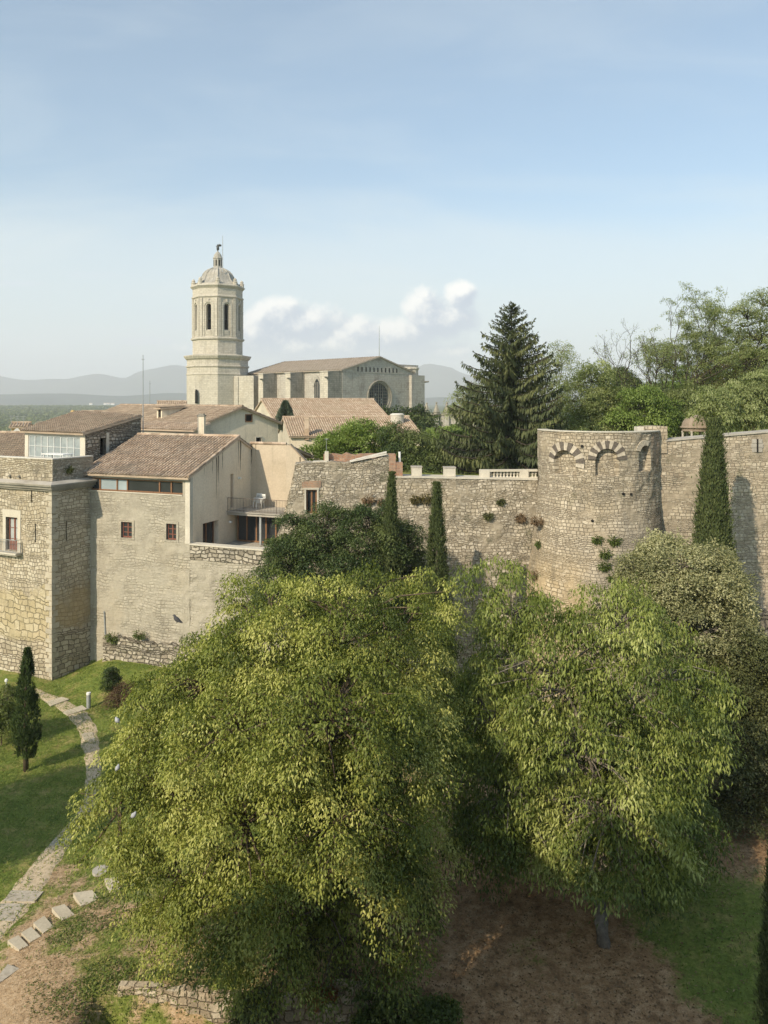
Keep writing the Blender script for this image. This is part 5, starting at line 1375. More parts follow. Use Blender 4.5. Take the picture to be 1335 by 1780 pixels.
for k, (ua, ub, za2, zb2) in enumerate(hol):
    m2 = MB(); wbox(m2, w1, ua, ub, za2, zb2, -.35, .012 if zb2 > ez2 else -.28); m2.build('window', M_dark, h1)
    m2 = MB(); wbox(m2, w1, ua - .09, ua, za2 - .09, zb2 + .09, -.1, .05); wbox(m2, w1, ub, ub + .09, za2 - .09, zb2 + .09, -.1, .05); wbox(m2, w1, ua, ub, zb2, zb2 + .09, -.1, .047); wbox(m2, w1, ua, ub, za2 - .09, za2, -.1, .06); m2.build('window_surround', M_trim if k else M_wood, h1)
HL = 27.0
ap = w1.pt(apu, 0).xy; br = ap + bdv * HL
front = -bdv * .3
mb = MB(); tile_roof(mb, o3(gl2 + bdv * HL - gdv * .3, ez2 - .08), o3(gl2 + front - gdv * .3, ez2 - .08), o3(ap + front, az + .08), o3(br, az + .08), .3, .5, 51, .09); mb.build('roof', M_tile_old, h1)
grt = gl_ + gdv * GWd
mb = MB(); tile_roof(mb, o3(grt + front + gdv * .3, ez - .08), o3(grt + bdv * HL + gdv * .3, ez - .08), o3(br, az + .08), o3(ap + front, az + .08), .3, .5, 52); mb.build('roof', M_tile_old, h1)
mb = MB(); ridge_tiles(mb, o3(ap + front, az + .12), o3(br, az + .12), .13, .5); mb.build('ridge_tiles', M_tile_old, h1)
mb = MB(); wall_panel(mb, WF((gl2 + bdv * HL).to_tuple(), gl2.to_tuple()), 8, ez2 - .1); wall_panel(mb, WF(grt.to_tuple(), (grt + bdv * HL).to_tuple()), 8, ez - .1); mb.build('side_wall', M_cream, h1)
mb = MB()
for a, b in ((o3(gl2 - gdv * .3, ez2 - .18), o3(ap, az - .02)), (o3(grt + gdv * .3, ez - .18), o3(ap, az - .02))):
    f3 = o3(-bdv * .3, 0); mb.hexa([a + f3, b + f3, b, a], [a + f3 + Vector((0, 0, .12)), b + f3 + Vector((0, 0, .12)), b + Vector((0, 0, .12)), a + Vector((0, 0, .12))])
mb.build('verge', M_tile_old, h1)
# dormer on the left slope
dmc = P(277, 726, 75.5)
slope_n = None
def roof_z(p2): d = (Vector(p2) - gl2).dot(gdv); return ez2 + (az - ez2) * d / apu
wd_ = WF((dmc.xy + bdv * .55).to_tuple(), (dmc.xy - bdv * .55).to_tuple())
zr = roof_z(dmc.xy)
mb = MB(); wall_panel(mb, wd_, zr - .3, zr + 1.15, [(.22, wd_.L - .22, zr + .12, zr + 1.0)], reveal=.12)
for s_, uu in ((0, wd_.L), (1, 0)):
    a = wd_.pt(uu, zr - .3); b = wd_.pt(uu, zr + 1.15); c = wd_.pt(uu, zr + 1.15, -2.3); mb.poly([a, b, c] if s_ else [a, c, b])
dmr = mb.build('dormer', M_plaster2, h1)
m2 = MB(); wbox(m2, wd_, .22, wd_.L - .22, zr + .12, zr + 1.0, -.25, -.12); m2.build('dormer_window', M_dark, dmr)
m2 = MB(); tile_roof(m2, wd_.pt(-.2, zr + 1.14, .25), wd_.pt(wd_.L + .2, zr + 1.14, .25), wd_.pt(wd_.L + .2, zr + 1.32, -2.5), wd_.pt(-.2, zr + 1.32, -2.5), .25, .42, 53); m2.build('dormer_roof', M_tile_old, dmr)
# lower lean-to with cream wall in front of the left slope
l0, l1 = P(236, 0, 70.6).xy, P(338, 0, 66.4).xy; wle = WF(l0, l1); zl = 15.55
le = empty('cream_annexe', (l1.x, l1.y, 9), 'low cream annexe with a single row of eave tiles behind the rampart house', 'annexe')
mb = MB(); wall_panel(mb, wle, 8, zl, res=1.5); wall_panel(mb, WF(wle.b, wle.pt(wle.L, 0, -2.2).xy), 8, zl); mb.build('wall', M_cream, le)
mb = MB(); tile_roof(mb, wle.pt(-.2, zl + .05, .3), wle.pt(wle.L + .2, zl + .05, .3), wle.pt(wle.L + .2, zl + .62, -1.7), wle.pt(-.2, zl + .62, -1.7), .24, .42, 54); mb.build('roof', M_tile, le)
mb = MB(); wbox(mb, wle, -.1, wle.L + .1, zl - .16, zl - .02, 0, .14); mb.build('cornice', M_trim, le)
mb = MB(); wbox(mb, wle, wle.u(268), wle.u(277), 14.35, 14.75, -.1, .012); mb.build('vent', M_dark, le)
def chimney(px, pyt, pyb, D, wpx, lab, mat=M_plaster2, cap=True, d=.6):
    c = P(px, pyb, D); hw = wpx * D / F / 2; zt_ = ZP(pyt, D)
    e = empty('chimney', c, lab, 'chimney')
    mb = MB(); mb.box(c.x - hw, c.x + hw, c.y - d / 2, c.y + d / 2, c.z - .6, zt_ - .22); mb.build('stack', mat, e)
    mb = MB(); mb.box(c.x - hw * 1.18, c.x + hw * 1.18, c.y - d / 2 - .06, c.y + d / 2 + .06, zt_ - .22, zt_ - .12); mb.box(c.x - hw * .8, c.x + hw * .8, c.y - d * .4, c.y + d * .4, zt_ - .12, zt_); mb.build('cap', mat if not cap else M_cornice, e)
    return e
chimney(350.5, 719, 757, 65.5, 11, 'grey plaster chimney at the left corner of the long gabled house')
chimney(533.5, 726, 755, 86.5, 8, 'slim salmon chimney on the orange tiled roof', M_tile_red, False, .5)
chimney(127, 713, 724, 90, 4.5, 'thin ochre chimney beyond the penthouse roof', M_yellow, False)
chimney(73, 732, 745, 82, 17, 'wide low reddish chimney left of the penthouse ridge', M_tile_red)

def gable_house(name, lab, fl, edir, bdir, L, half, ez, az, zb, wall, tiles, seed, tw=.3, row=.5, gmat=None):
    e = empty(name, (fl[0], fl[1], zb), lab, 'house'); fl = Vector(fl); edir = Vector(edir).normalized(); bdir = Vector((-edir.y, edir.x))
    fr = fl + edir * L; bl_ = fl + bdir * half * 2; brr = fr + bdir * half * 2; rl = fl + bdir * half; rr2 = fr + bdir * half
    mb = MB(); wall_panel(mb, WF(fl, fr), zb, ez, res=2.5); wall_panel(mb, WF(brr, bl_), zb, ez); mb.build('wall', wall, e)
    for a, b in ((bl_, fl), (fr, brr)):
        w = WF(a, b); mb = MB(); wall_panel(mb, w, zb, [(0, ez), (w.L / 2, az), (w.L, ez)], res=2.5); mb.build('gable_wall', gmat or wall, e)
    o_ = edir * .25; s_ = bdir * .35; dz = (az - ez) * .35 / half
    mb = MB(); tile_roof(mb, o3(fl - o_ - s_, ez - dz + .05), o3(fr + o_ - s_, ez - dz + .05), o3(rr2 + o_, az + .08), o3(rl - o_, az + .08), tw, row, seed); mb.build('roof', tiles, e)
    mb = MB(); tile_roof(mb, o3(brr + o_ + s_, ez - dz + .05), o3(bl_ - o_ + s_, ez - dz + .05), o3(rl - o_, az + .08), o3(rr2 + o_, az + .08), tw, row, seed + 1); mb.build('roof', tiles, e)
    mb = MB(); ridge_tiles(mb, o3(rl - o_, az + .12), o3(rr2 + o_, az + .12), .14, .5); mb.build('ridge_tiles', tiles, e)
    return e
hB = gable_house('tiled_house', 'pale house under an orange tiled roof with a slim salmon chimney', (-10.3, 86), (.97, .25), None, 15, 5.6, 14.2, 16.05, 8, M_plaster2, M_tile_red, 61, .27, .45, M_cream)
hC = gable_house('large_tiled_house', 'big house with broad pale brown tile roof right below the cathedral nave', (-13.0, 98.5), (.9, .44), None, 16.5, 8, 14.35, 18.2, 8, M_cream, M_tile_red, 63, .3, .5)
# small neighbours at the left
hD = gable_house('small_house', 'tiny house with a red hipped roof just left of the bell tower base', P(276, 0, 128).xy, (.95, .3), None, 4.4, 2.4, ZP(706, 128), ZP(698.5, 130), 8, M_cream, M_tile_red, 65)
hE = gable_house('neighbour_house', 'brown tiled roof left of the penthouse at the picture edge', P(-120, 0, 66).xy, (.97, -.25), None, 9.6, 4.5, ZP(797, 62), ZP(757, 66), 8, M_cream, M_tile_old, 67, .25, .42)
hF = gable_house('ochre_house', 'small ochre house with antennas among the trees at the far left', P(20, 0, 88).xy, (.95, .3), None, 1.6, 1.6, ZP(742, 88), ZP(737, 88), 8, M_yellow, M_tile_red, 69)
hG = gable_house('far_ochre_house', 'low house with a pale yellow parapet beyond the penthouse ridge', P(140, 0, 95).xy, (.97, .2), None, 4, 2, ZP(722, 95), ZP(717, 95), 8, M_yellow, M_tile_old, 71)
mb = MB(); c = P(29, 752, 80); n3 = Vector((-.3, -.9, .3)).normalized(); a1 = n3.cross(Vector((0, 0, 1))).normalized(); b1 = n3.cross(a1)
dv = [mb.vert(c + n3 * -.12)] + [mb.vert(c + (a1 * math.cos(t) + b1 * math.sin(t)) * .45 + n3 * .05) for t in np.linspace(0, 2 * math.pi, 16, False)]
for i in range(16): mb.face((dv[0], dv[1 + i], dv[1 + (i + 1) % 16])); mb.face((dv[0], dv[1 + (i + 1) % 16], dv[1 + i]))
sd = empty('satellite_dish', c - Vector((0, 0, .8)), 'white satellite dish below the ochre house', 'dish'); mb.build('reflector', M_white, sd)
mb = MB(); mb.tube([c - Vector((0, 0, 3.0)), c - n3 * .12], .04, 5); mb.build('mast', M_greymetal, sd)
def mast(px, pyt, pyb, D, lab, r=.04, arms=(), name='antenna'):
    b = P(px, pyb, D); t = P(px, pyt, D); e = empty(name, b, lab, 'antenna')
    mb = MB(); mb.tube([b - Vector((0, 0, .5)), t], [r, r * .6], 6); mb.build('mast', M_greymetal, e)
    if arms:
        mb = MB()
        for dz, l in arms: mb.tube([t + Vector((-l, 0, -dz)), t + Vector((l, 0, -dz))], .02, 5)
        mb.build('crossbar', M_greymetal, e)
    return e
mast(248.7, 617, 772, 61, 'tall thin mast in front of the long tiled roof', .045, ((.35, .12),))
mast(260.5, 662, 704, 104, 'thin mast on the far end of the long roof, right of the tall mast', .05, ((.4, .15),))
for px, top, l in ((19.5, 722, 'leftmost antenna on the ochre house'), (30, 723, 'middle antenna on the ochre house'), (41, 723, 'rightmost antenna on the ochre house')):
    mast(px, top, 742, 88.5, l, .03, ((.1, .3), (.35, .22)))
mast(567.5, 762, 800, 52.5, 'thin pole antenna above the ruined city wall', .02, ((.05, .12),))
# rooftop water tank
wt = empty('water_tank', P(690.5, 741, 93), 'round cement water tank on a roof, right of the tiled house', 'tank')
c = P(690.5, 741, 93)
mb = MB(); mb.lathe(c.xy, [(.80, c.z - .1), (.80, ZP(722, 93))], 20); mb.build('drum', M_tank, wt)
mb = MB(); mb.lathe(c.xy, [(.86, ZP(722, 93)), (.86, ZP(720, 93)), (.6, ZP(718.5, 93))], 20); mb.build('lid', M_cap, wt)
mb = MB(); mb.box(c.x - 1.3, c.x + 1.3, c.y - .8, c.y + .8, 8, c.z - .1); mb.build('base', M_trim, wt)
chimney(680, 735, 752, 92, 6, 'dark red brick chimney beside the water tank', M_brick, False, .5)
# garden retaining wall at the lower edge of the picture
rtw = empty('retaining_wall', (-5, 22.4, -2), 'low sunlit rubble retaining wall under the big tree at the bottom edge', 'wall')
wrt = WF((-7.8, 22.75), (.3, 22.35)); 
mb = MB(); wall_panel(mb, wrt, -2.4, [(0, 1.0), (3.0, .92), (5.2, .82), (5.6, 1.25), (7.2, 1.3), (wrt.L, .85)], res=.22, rough=.09, thick=.22, jag=.10, seed=71, batter=.05); mb.build('wall', M_retain, rtw)
ps = gp(193, 1778); pst = empty('fence_post', (ps.x, ps.y, ps.z), 'short dark wooden post by the retaining wall at the bottom edge', 'post')
mb = MB(); zt_ = ZP(1750, ps.y); mb.prism([(ps.x - .06, ps.y - .06), (ps.x + .06, ps.y - .06), (ps.x + .06, ps.y + .06), (ps.x - .06, ps.y + .06)], ps.z - .2, [zt_ - .03, zt_, zt_ + .02, zt_ - .01]); mb.build('post', M_bark_dark, pst)
# light bollard
bp = gp(154, 1231); bo = empty('light_bollard', bp, 'pale grey cylindrical light bollard beside the garden path', 'bollard')
mb = MB(); mb.lathe(bp.xy, [(.12, bp.z - .05), (.12, bp.z + .78)], 14); mb.build('post', M_greymetal, bo)
mb = MB(); mb.lathe(bp.xy, [(.125, bp.z + .80), (.13, bp.z + .83), (.13, bp.z + .92), (.02, bp.z + .95)], 14); mb.build('head', M_white, bo)
# little garden lamp at the left edge
lp = gp(11, 1225); lo = empty('garden_lamp', lp, 'small white garden lamp among bushes at the left edge', 'lamp')
mb = MB(); mb.tube([lp, lp + Vector((0, 0, 1.35))], .03, 6); mb.build('pole', M_white, lo)
mb = MB(); mb.lathe(lp.xy, [(.05, lp.z + 1.35), (.10, lp.z + 1.4), (.09, lp.z + 1.50), (.02, lp.z + 1.56)], 10); mb.build('lamp_head', M_white, lo)
# steps and slabs of the garden path
def slab(q, lab, name='stepping_stone', th=.16, mat=None, group='stone steps on the bank', planks=0, up=.10):
    pts = [gp(*p) for p in q]; zc = sum(p.z for p in pts) / 4 + up
    pts = [Vector((p.x, p.y, zc)) for p in pts]       # level top
    c = sum(pts, Vector()) / 4; mb = MB()
    if sum(a.x * b.y - b.x * a.y for a, b in zip(pts, pts[1:] + pts[:1])) < 0: pts = pts[::-1]
    k = max(1, planks)
    for i in range(k):
        a0, a1 = i / k + (.012 if k > 1 else 0), (i + 1) / k - (.012 if k > 1 else 0)
        l0, l1 = pts[0].lerp(pts[3], a0), pts[0].lerp(pts[3], a1); r0_, r1_ = pts[1].lerp(pts[2], a0), pts[1].lerp(pts[2], a1)
        b4 = [l0, r0_, r1_, l1]; dz = Vector((0, 0, th))
        mb.hexa([p - dz for p in b4], b4)
    o = mb.build(name, mat or M_slab, loc=c - Vector((0, 0, th)))
    return tag(o, lab, 'step' if name == 'stepping_stone' else 'slab', group)
st = [([(13, 1643), (33, 1654), (49, 1645), (32, 1633)], 'lowest square stone step on the bank'),
      ([(37, 1629), (53, 1640), (71, 1629), (54, 1619)], 'second square stone step from the bottom of the bank'),
      ([(58, 1613), (75, 1624), (93, 1611), (77, 1600)], 'third square stone step from the bottom of the bank'),
      ([(90, 1588), (108, 1601), (130, 1590), (112, 1579)], 'square stone step just above the three lowest steps'),
      ([(127, 1563), (141, 1577), (174, 1562), (160, 1554)], 'wide stone step near the top of the bank'),
      ([(182, 1538), (191, 1553), (212, 1546), (204, 1532)], 'topmost stone step half under the tree branches')]
for q, l in st: slab(q, l)
rdp = gp(175, 1517); mb = MB(); mb.lathe(rdp.xy, [(.30, rdp.z - .05), (.31, rdp.z + .12), (.02, rdp.z + .13)], 18); tag(mb.build('manhole_cover', M_concrete, loc=rdp), 'round pale concrete cover on the grass above the steps', 'cover')
ps_ = [([(80, 1222), (88, 1229), (121, 1217), (108, 1213)], 'farthest stone slab across the garden path, near the bastion'),
       ([(108, 1239), (117, 1245), (152, 1234), (143, 1228)], 'stone slab across the path beside the bollard'),
       ([(141, 1278), (146, 1289), (166, 1287), (160, 1275)], 'stone slab across the path where it bends by the tree'),
       ([(85, 1472), (112, 1473), (122, 1462), (97, 1458)], 'weathered slab on the lower path beside the tree'),
       ]
for q, l in ps_: slab(q, l, 'path_slab', .12, None, 'slabs across the garden path', 2 if 'weath' not in l else 0, .07)
slab([(6, 1569), (60, 1570), (76, 1551), (20, 1550)], 'wide slatted wooden step across the lower path', 'timber_step', .14, M_plank, 'timber steps on the lower path', 4, .06)
slab([(-30, 1603), (22, 1604), (43, 1573), (2, 1573)], 'broad slatted wooden step at the left edge of the lower path', 'timber_step', .14, M_plank, 'timber steps on the lower path', 5, .06)
slab([(-20, 1722), (5, 1706), (34, 1683), (14, 1682)], 'pair of pale planks in the bare earth at the lower left', 'timber_step', .1, M_plank, 'timber steps on the lower path', 2, .06)

# unseen rampart under the camera; its forward leg is added to shade the ground
lk = empty('lookout_rampart', (5, -4, 0), 'tall stone rampart walk under the viewpoint, outside the picture, with a leg added to shade the ground', 'wall')
mb = MB(); mb.prism([(25, -.7), (-5.2, -.7), (-10.5, 11.0), (-13.6, 10.2), (-12.6, 6.4), (-8.9, 6.4), (-5.2, -1.1), (-5.2, -6), (25, -6)][::-1], -.5, 13.0); mb.build('wall', M_rubble, lk)
for k in range(5):
    a = Vector((-5.9, .9)).lerp(Vector((-10.5, 11.0)), k / 5); b = Vector((-5.9, .9)).lerp(Vector((-10.5, 11.0)), k / 5 + .12); w = WF(b, a)
    mb = MB(); wbox(mb, w, 0, w.L, 13.0, 14.0, .05, .6); mb.build('merlon', M_rubble, lk)
for k in range(11):
    if k in (2, 3): continue
    mb = MB(); x = -5.2 + k * 2.75; mb.box(x, x + 1.5, -1.3, -.72, 13.0, 14.2); mb.build('merlon', M_rubble, lk)

lt = empty('shading_tower', (-9, -4, 0), 'unseen tower-shaped block added behind and left of the viewpoint to shade the lower right', 'tower')  # added blocker, sized to throw shade over the ground at lower right
mb = MB(); mb.box(-13.5, -5.3, -9, -1.2, -.5, 25.0); mb.build('wall', M_rubble, lt)
mb = MB(); mb.prism([(-9.5, -1.19), (-5.3, -1.19), (-9.2, 7.8), (-10.0, 7.8)], -.5, 18.3); mb.build('buttress', M_rubble, lt)  # front piece added to close the sunlit wedge between the shadows
for k in range(4): mb = MB(); mb.box(-13.4 + k * 2.2, -12.3 + k * 2.2, -1.8, -1.25, 25.0, 26.1); mb.build('merlon', M_rubble, lt)
# ------------------------------------------------------------------ vegetation
def norm(a): return a / np.maximum(np.linalg.norm(a, axis=1, keepdims=True), 1e-9)
def quads(name, V, tone, mat, parent=None, kind=None):
    """V: (n,4,3) world coordinates, tone: (n,)"""
    n = len(V); off = np.array(parent_world(parent)) if parent else np.zeros(3)
    me = bpy.data.meshes.new(name)
    me.vertices.add(n * 4); me.loops.add(n * 4); me.polygons.add(n)
    me.vertices.foreach_set('co', (V - off).astype(np.float32).ravel())
    me.loops.foreach_set('vertex_index', np.arange(n * 4, dtype=np.int32))
    me.polygons.foreach_set('loop_start', np.arange(0, n * 4, 4, dtype=np.int32))
    me.update(calc_edges=True)
    a = me.attributes.new('tone', 'FLOAT', 'POINT'); a.data.foreach_set('value', np.repeat(np.clip(tone, 0, 1), 4).astype(np.float32))
    me.materials.append(mat)
    o = bpy.data.objects.new(name, me); COL.objects.link(o)
    if parent: o.parent = parent
    if kind: o['kind'] = kind
    return o
def leaves(p, d, nrm, L, Wd, bend, rng):
    """rhombic leaves from points p along d with face normal near nrm"""
    n = len(p); s = norm(np.cross(d, nrm)); up = np.cross(s, d)
    L = L * rng.uniform(.7, 1.25, (n, 1)); W2 = Wd * rng.uniform(.75, 1.2, (n, 1)) / 2
    V = np.empty((n, 4, 3)); mid = p + d * L * .45 + up * L * bend * .25
    V[:, 0] = p; V[:, 1] = mid + s * W2; V[:, 2] = p + d * L - up * L * bend * .35; V[:, 3] = mid - s * W2
    return V
class Tree: pass
def lobe_px(l):
    px, py, D, rx, ry = l[:5]; rd = l[5] if len(l) > 5 else (rx + ry) / 2 * D / F
    c = P(px, py, D); return np.array([c.x, c.y, c.z]), np.array([rx * D / F, rd, ry * D / F])
def clump_points(lobes, rs, rng, nper=8, fill=.25, jit=.11, sep=1.72):
    """boughs (billows of radius rs) on every lobe, each carrying clumps of leaves on its outer and upper side"""
    C, Rr = [np.array(q) for q in zip(*[lobe_px(l) for l in lobes])]
    pts = []; li = []; tn = []; outs = []
    for i in range(len(C)):
        a_, b_, c_ = Rr[i]
        area = 4 * math.pi * (((a_ * b_) ** 1.6 + (a_ * c_) ** 1.6 + (b_ * c_) ** 1.6) / 3) ** (1 / 1.6)
        n = int(area / (rs * sep) ** 2) + 3
        g_ = (np.arange(n) + .5) / n; ph = np.arccos(1 - 2 * g_); thh = math.pi * (1 + 5 ** .5) * np.arange(n) + rng.uniform(0, 6.28)
        d = np.stack([np.cos(thh) * np.sin(ph), np.sin(thh) * np.sin(ph), np.cos(ph)], 1); d = norm(d + rng.normal(size=(n, 3)) * .16)
        r = (.86 + jit * rng.normal(size=(n, 1)))
        q = C[i] + d * (Rr[i] * r - rs * .35 * np.minimum(1, Rr[i] / (rs * 2)))
        keep = np.ones(n, bool)
        for k in range(len(C)):
            if k != i: keep &= (((q - C[k]) / Rr[k]) ** 2).sum(1) > .55
        for c, o in zip(q[keep], d[keep]):
            bias = o * np.array([1, 1, .7]) + np.array([0, 0, .45]); bias /= np.linalg.norm(bias)
            rr = rs * rng.uniform(.65, 1.3); m = max(3, int(nper * (rr / rs) ** 2)); t0 = rng.normal()
            dd = norm(rng.normal(size=(m * 3, 3))); dd = dd[dd @ bias > -.2][:m]
            pp = c + dd * rr * rng.uniform(.65, 1.0, (len(dd), 1)) * np.array([1, 1, .62])
            pts.append(pp); li.append(np.full(len(pp), i)); tn.append(np.full(len(pp), t0)); outs.append(norm(dd + bias * .6))
        nf = int(n * fill * 2)
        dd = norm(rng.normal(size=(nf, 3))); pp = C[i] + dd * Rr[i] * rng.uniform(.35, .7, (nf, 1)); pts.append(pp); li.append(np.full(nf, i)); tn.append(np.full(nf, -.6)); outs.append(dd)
    return np.concatenate(pts), np.concatenate(li), C, Rr, np.concatenate(tn), np.concatenate(outs)
def crown(name, clumps, parent, mat, rng, R0, nl, L, Wd, droop=.6, flat=.35, dome=.45, bend=.4, toneamp=.22, base=.5, up=1.1, outward=None, kind=None, tone0=None):
    M = len(clumps); Rc = R0 * rng.uniform(.65, 1.25, M); k = np.maximum(4, (nl * (Rc / R0) ** 2).astype(int)); idx = np.repeat(np.arange(M), k); n = len(idx)
    a = rng.uniform(0, 2 * math.pi, n); rr = np.sqrt(rng.random(n)) * (.82 + .36 * rng.random(n))
    # tilt every clump a little
    tilt = rng.normal(size=(M, 2)) * .28
    if outward is not None: tilt -= outward[:, :2] * .45
    ox, oy = np.cos(a) * rr, np.sin(a) * rr
    oz = flat * rng.normal(size=n) * .55 - dome * rr ** 2 + .18 + tilt[idx, 0] * ox + tilt[idx, 1] * oy
    off = np.stack([ox, oy, oz], 1) * Rc[idx][:, None]
    p = clumps[idx] + off
    d = norm(np.stack([ox * .9, oy * .9, np.full(n, -droop)], 1) + rng.normal(size=(n, 3)) * .42)
    nr = norm(np.stack([ox * .5, oy * .5, np.full(n, up)], 1) + rng.normal(size=(n, 3)) * .38)
    V = leaves(p, d, nr, L, Wd, bend, rng)
    t = base + rng.normal(size=M)[idx] * toneamp * .5 + rng.normal(size=n) * toneamp * .38
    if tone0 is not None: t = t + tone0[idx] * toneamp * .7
    return quads(name, V, t, mat, parent, kind)
def limbs(mb, base, z0, top, lobesC, clumps, li, r0, rng, twig=.02, every=1, fork=.35):
    """trunk, a limb to each lobe and twigs to the clumps"""
    base = Vector(base); top = Vector(top)
    tp = [base + (top - base) * t + Vector((rng.normal() * r0 * .35, rng.normal() * r0 * .35, 0)) * (1 if 0 < t < 1 else 0) for t in np.linspace(0, 1, 6)]
    tr = [r0 * (1.35 if i == 0 else 1 - .12 * i) for i in range(6)]
    mb.tube(tp, tr, 10)
    paths = []
    for c in lobesC:
        c = Vector(c); t = fork + .6 * rng.random() * (1 - fork)
        s = base.lerp(top, max(.55, min(1, t + .35))) if c.z < top.z else top
        m = s.lerp(c, .5) + Vector((rng.normal() * .25, rng.normal() * .25, (c - s).length * .10))
        pts = [s.lerp(m, f) * (1 - f) + m.lerp(c, f) * f for f in np.linspace(0, 1, 8)]
        pts = [q + Vector((rng.normal(), rng.normal(), rng.normal())) * .05 * (c - s).length * .25 for q in pts]; pts[0] = s
        r1 = r0 * .5 * min(1.0, .5 + (c - s).length / 8)
        mb.tube(pts, [r1 * (1 - .82 * f) for f in np.linspace(0, 1, 8)], 7); paths.append(pts)
    for q, l in list(zip(clumps, li))[::every]:
        q = Vector(q); pts = paths[l]; s = min(pts[2:], key=lambda w: (w - q).length_squared + max(0, w.z - q.z) * .5)
        m = s.lerp(q, .55) + Vector((0, 0, (q - s).length * .12)) + Vector((rng.normal(), rng.normal(), rng.normal())) * .06 * (q - s).length
        mb.tube([s, m, q], [twig * 1.5, twig, twig * .4], 4, False)
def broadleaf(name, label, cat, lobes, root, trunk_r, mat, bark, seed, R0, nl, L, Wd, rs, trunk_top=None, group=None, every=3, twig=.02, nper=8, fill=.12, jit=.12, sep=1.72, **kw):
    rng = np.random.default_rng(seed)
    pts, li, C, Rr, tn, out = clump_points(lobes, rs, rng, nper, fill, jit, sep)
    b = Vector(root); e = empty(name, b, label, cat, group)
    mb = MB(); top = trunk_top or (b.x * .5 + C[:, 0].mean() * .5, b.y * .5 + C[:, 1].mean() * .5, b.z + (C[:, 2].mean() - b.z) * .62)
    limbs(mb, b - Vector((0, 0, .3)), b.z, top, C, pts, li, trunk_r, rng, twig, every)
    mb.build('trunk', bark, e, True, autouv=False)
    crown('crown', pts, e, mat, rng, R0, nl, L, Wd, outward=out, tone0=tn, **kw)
    return e
def gpt(px, py): return tuple(gp(px, py))
def at(px, D, z): q = P(px, 0, D); return (q.x, D, z)

# the two big trees in front
T1 = [(600, 1075, 25.0, 150, 92), (470, 1110, 25.0, 105, 85), (690, 1115, 25.5, 85, 100), (358, 1192, 24.4, 84, 80), (290, 1262, 24.2, 66, 68), (216, 1405, 23.8, 68, 50),
      (300, 1370, 22.8, 100, 95), (420, 1270, 22.4, 120, 110), (570, 1250, 22.0, 140, 130), (690, 1280, 23.6, 82, 125), (430, 1430, 21.6, 120, 105), (575, 1440, 21.4, 125, 110),
      (318, 1525, 22.8, 76, 72), (420, 1575, 21.8, 100, 75), (560, 1580, 21.6, 95, 75), (665, 1430, 23.2, 78, 85), (325, 1600, 22.9, 60, 45), (640, 1560, 22.8, 75, 65), (490, 1622, 21.9, 85, 42), (600, 1632, 22.0, 65, 38), (725, 1190, 26, 50, 85), (715, 1500, 24.5, 42, 50)]
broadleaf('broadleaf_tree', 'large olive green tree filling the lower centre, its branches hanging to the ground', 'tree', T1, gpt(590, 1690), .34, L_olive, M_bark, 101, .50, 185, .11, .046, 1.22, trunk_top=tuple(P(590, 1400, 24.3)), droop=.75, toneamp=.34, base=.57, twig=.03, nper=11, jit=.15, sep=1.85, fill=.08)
T2 = [(890, 1068, 28.2, 55, 68), (1060, 1090, 27.4, 105, 70), (965, 1170, 26.8, 120, 95), (1120, 1195, 26.6, 105, 95), (860, 1260, 27.2, 65, 120), (1010, 1290, 25.6, 110, 100),
      (1152, 1310, 26.4, 75, 80), (1060, 1410, 25.0, 90, 85), (880, 1390, 26.6, 85, 85), (1160, 1405, 27.0, 55, 48), (955, 1455, 26.2, 75, 55), (850, 1450, 27.4, 55, 50), (835, 1360, 27.8, 60, 80), (1085, 1500, 25.4, 50, 40), (1180, 1290, 27.2, 45, 60), (1168, 1462, 27.5, 58, 28), (900, 1160, 27.4, 70, 70), (1085, 1480, 25.2, 70, 45)]
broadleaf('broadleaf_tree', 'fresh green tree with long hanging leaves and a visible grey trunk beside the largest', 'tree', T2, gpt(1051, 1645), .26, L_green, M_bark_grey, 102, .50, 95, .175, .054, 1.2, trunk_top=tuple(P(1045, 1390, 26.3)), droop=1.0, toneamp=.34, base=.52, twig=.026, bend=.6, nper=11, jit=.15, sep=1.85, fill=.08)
T3 = [(1175, 1000, 36.5, 78, 68), (1235, 1040, 36.5, 70, 85), (1125, 1010, 36.5, 45, 50), (1205, 1110, 35.5, 95, 85), (1262, 1150, 35, 62, 80), (1150, 1080, 36, 60, 70)]
broadleaf('broadleaf_tree', 'dull grey green tree with small leaves in front of the tall right cypress', 'tree', T3, at(1215, 36, .6), .22, L_grey, M_bark_grey, 103, 0.43, 115, .14, .062, 0.81, droop=.1, toneamp=.26, base=.46, dome=.3, up=.5, flat=.55)
T4 = [(1265, 1230, 33.5, 72, 85), (1315, 1170, 33.5, 60, 70), (1310, 1290, 32.5, 70, 85), (1250, 1330, 33, 55, 80), (1300, 1385, 32.5, 65, 60), (1370, 1250, 33, 60, 110)]
broadleaf('evergreen_oak', 'dark evergreen oak at the right edge behind the fresh green tree', 'tree', T4, at(1300, 33, .9), .25, L_holm, M_bark_dark, 104, 0.40, 115, .12, .06, 0.74, droop=.25, toneamp=.28, base=.42)
T5 = [(560, 925, 43.5, 72, 52), (645, 935, 43.5, 70, 60), (497, 962, 43.2, 42, 40), (705, 965, 44.0, 33, 52), (600, 1000, 43, 110, 70), (520, 1030, 43, 80, 80), (690, 1040, 43.5, 60, 70)]
broadleaf('evergreen_bush', 'broad dark evergreen bush against the wall below the timber window', 'bush', T5, at(600, 43.5, .4), .25, L_dark, M_bark_dark, 105, 0.45, 120, .13, .062, 0.84, droop=.2, toneamp=.3, base=.55)
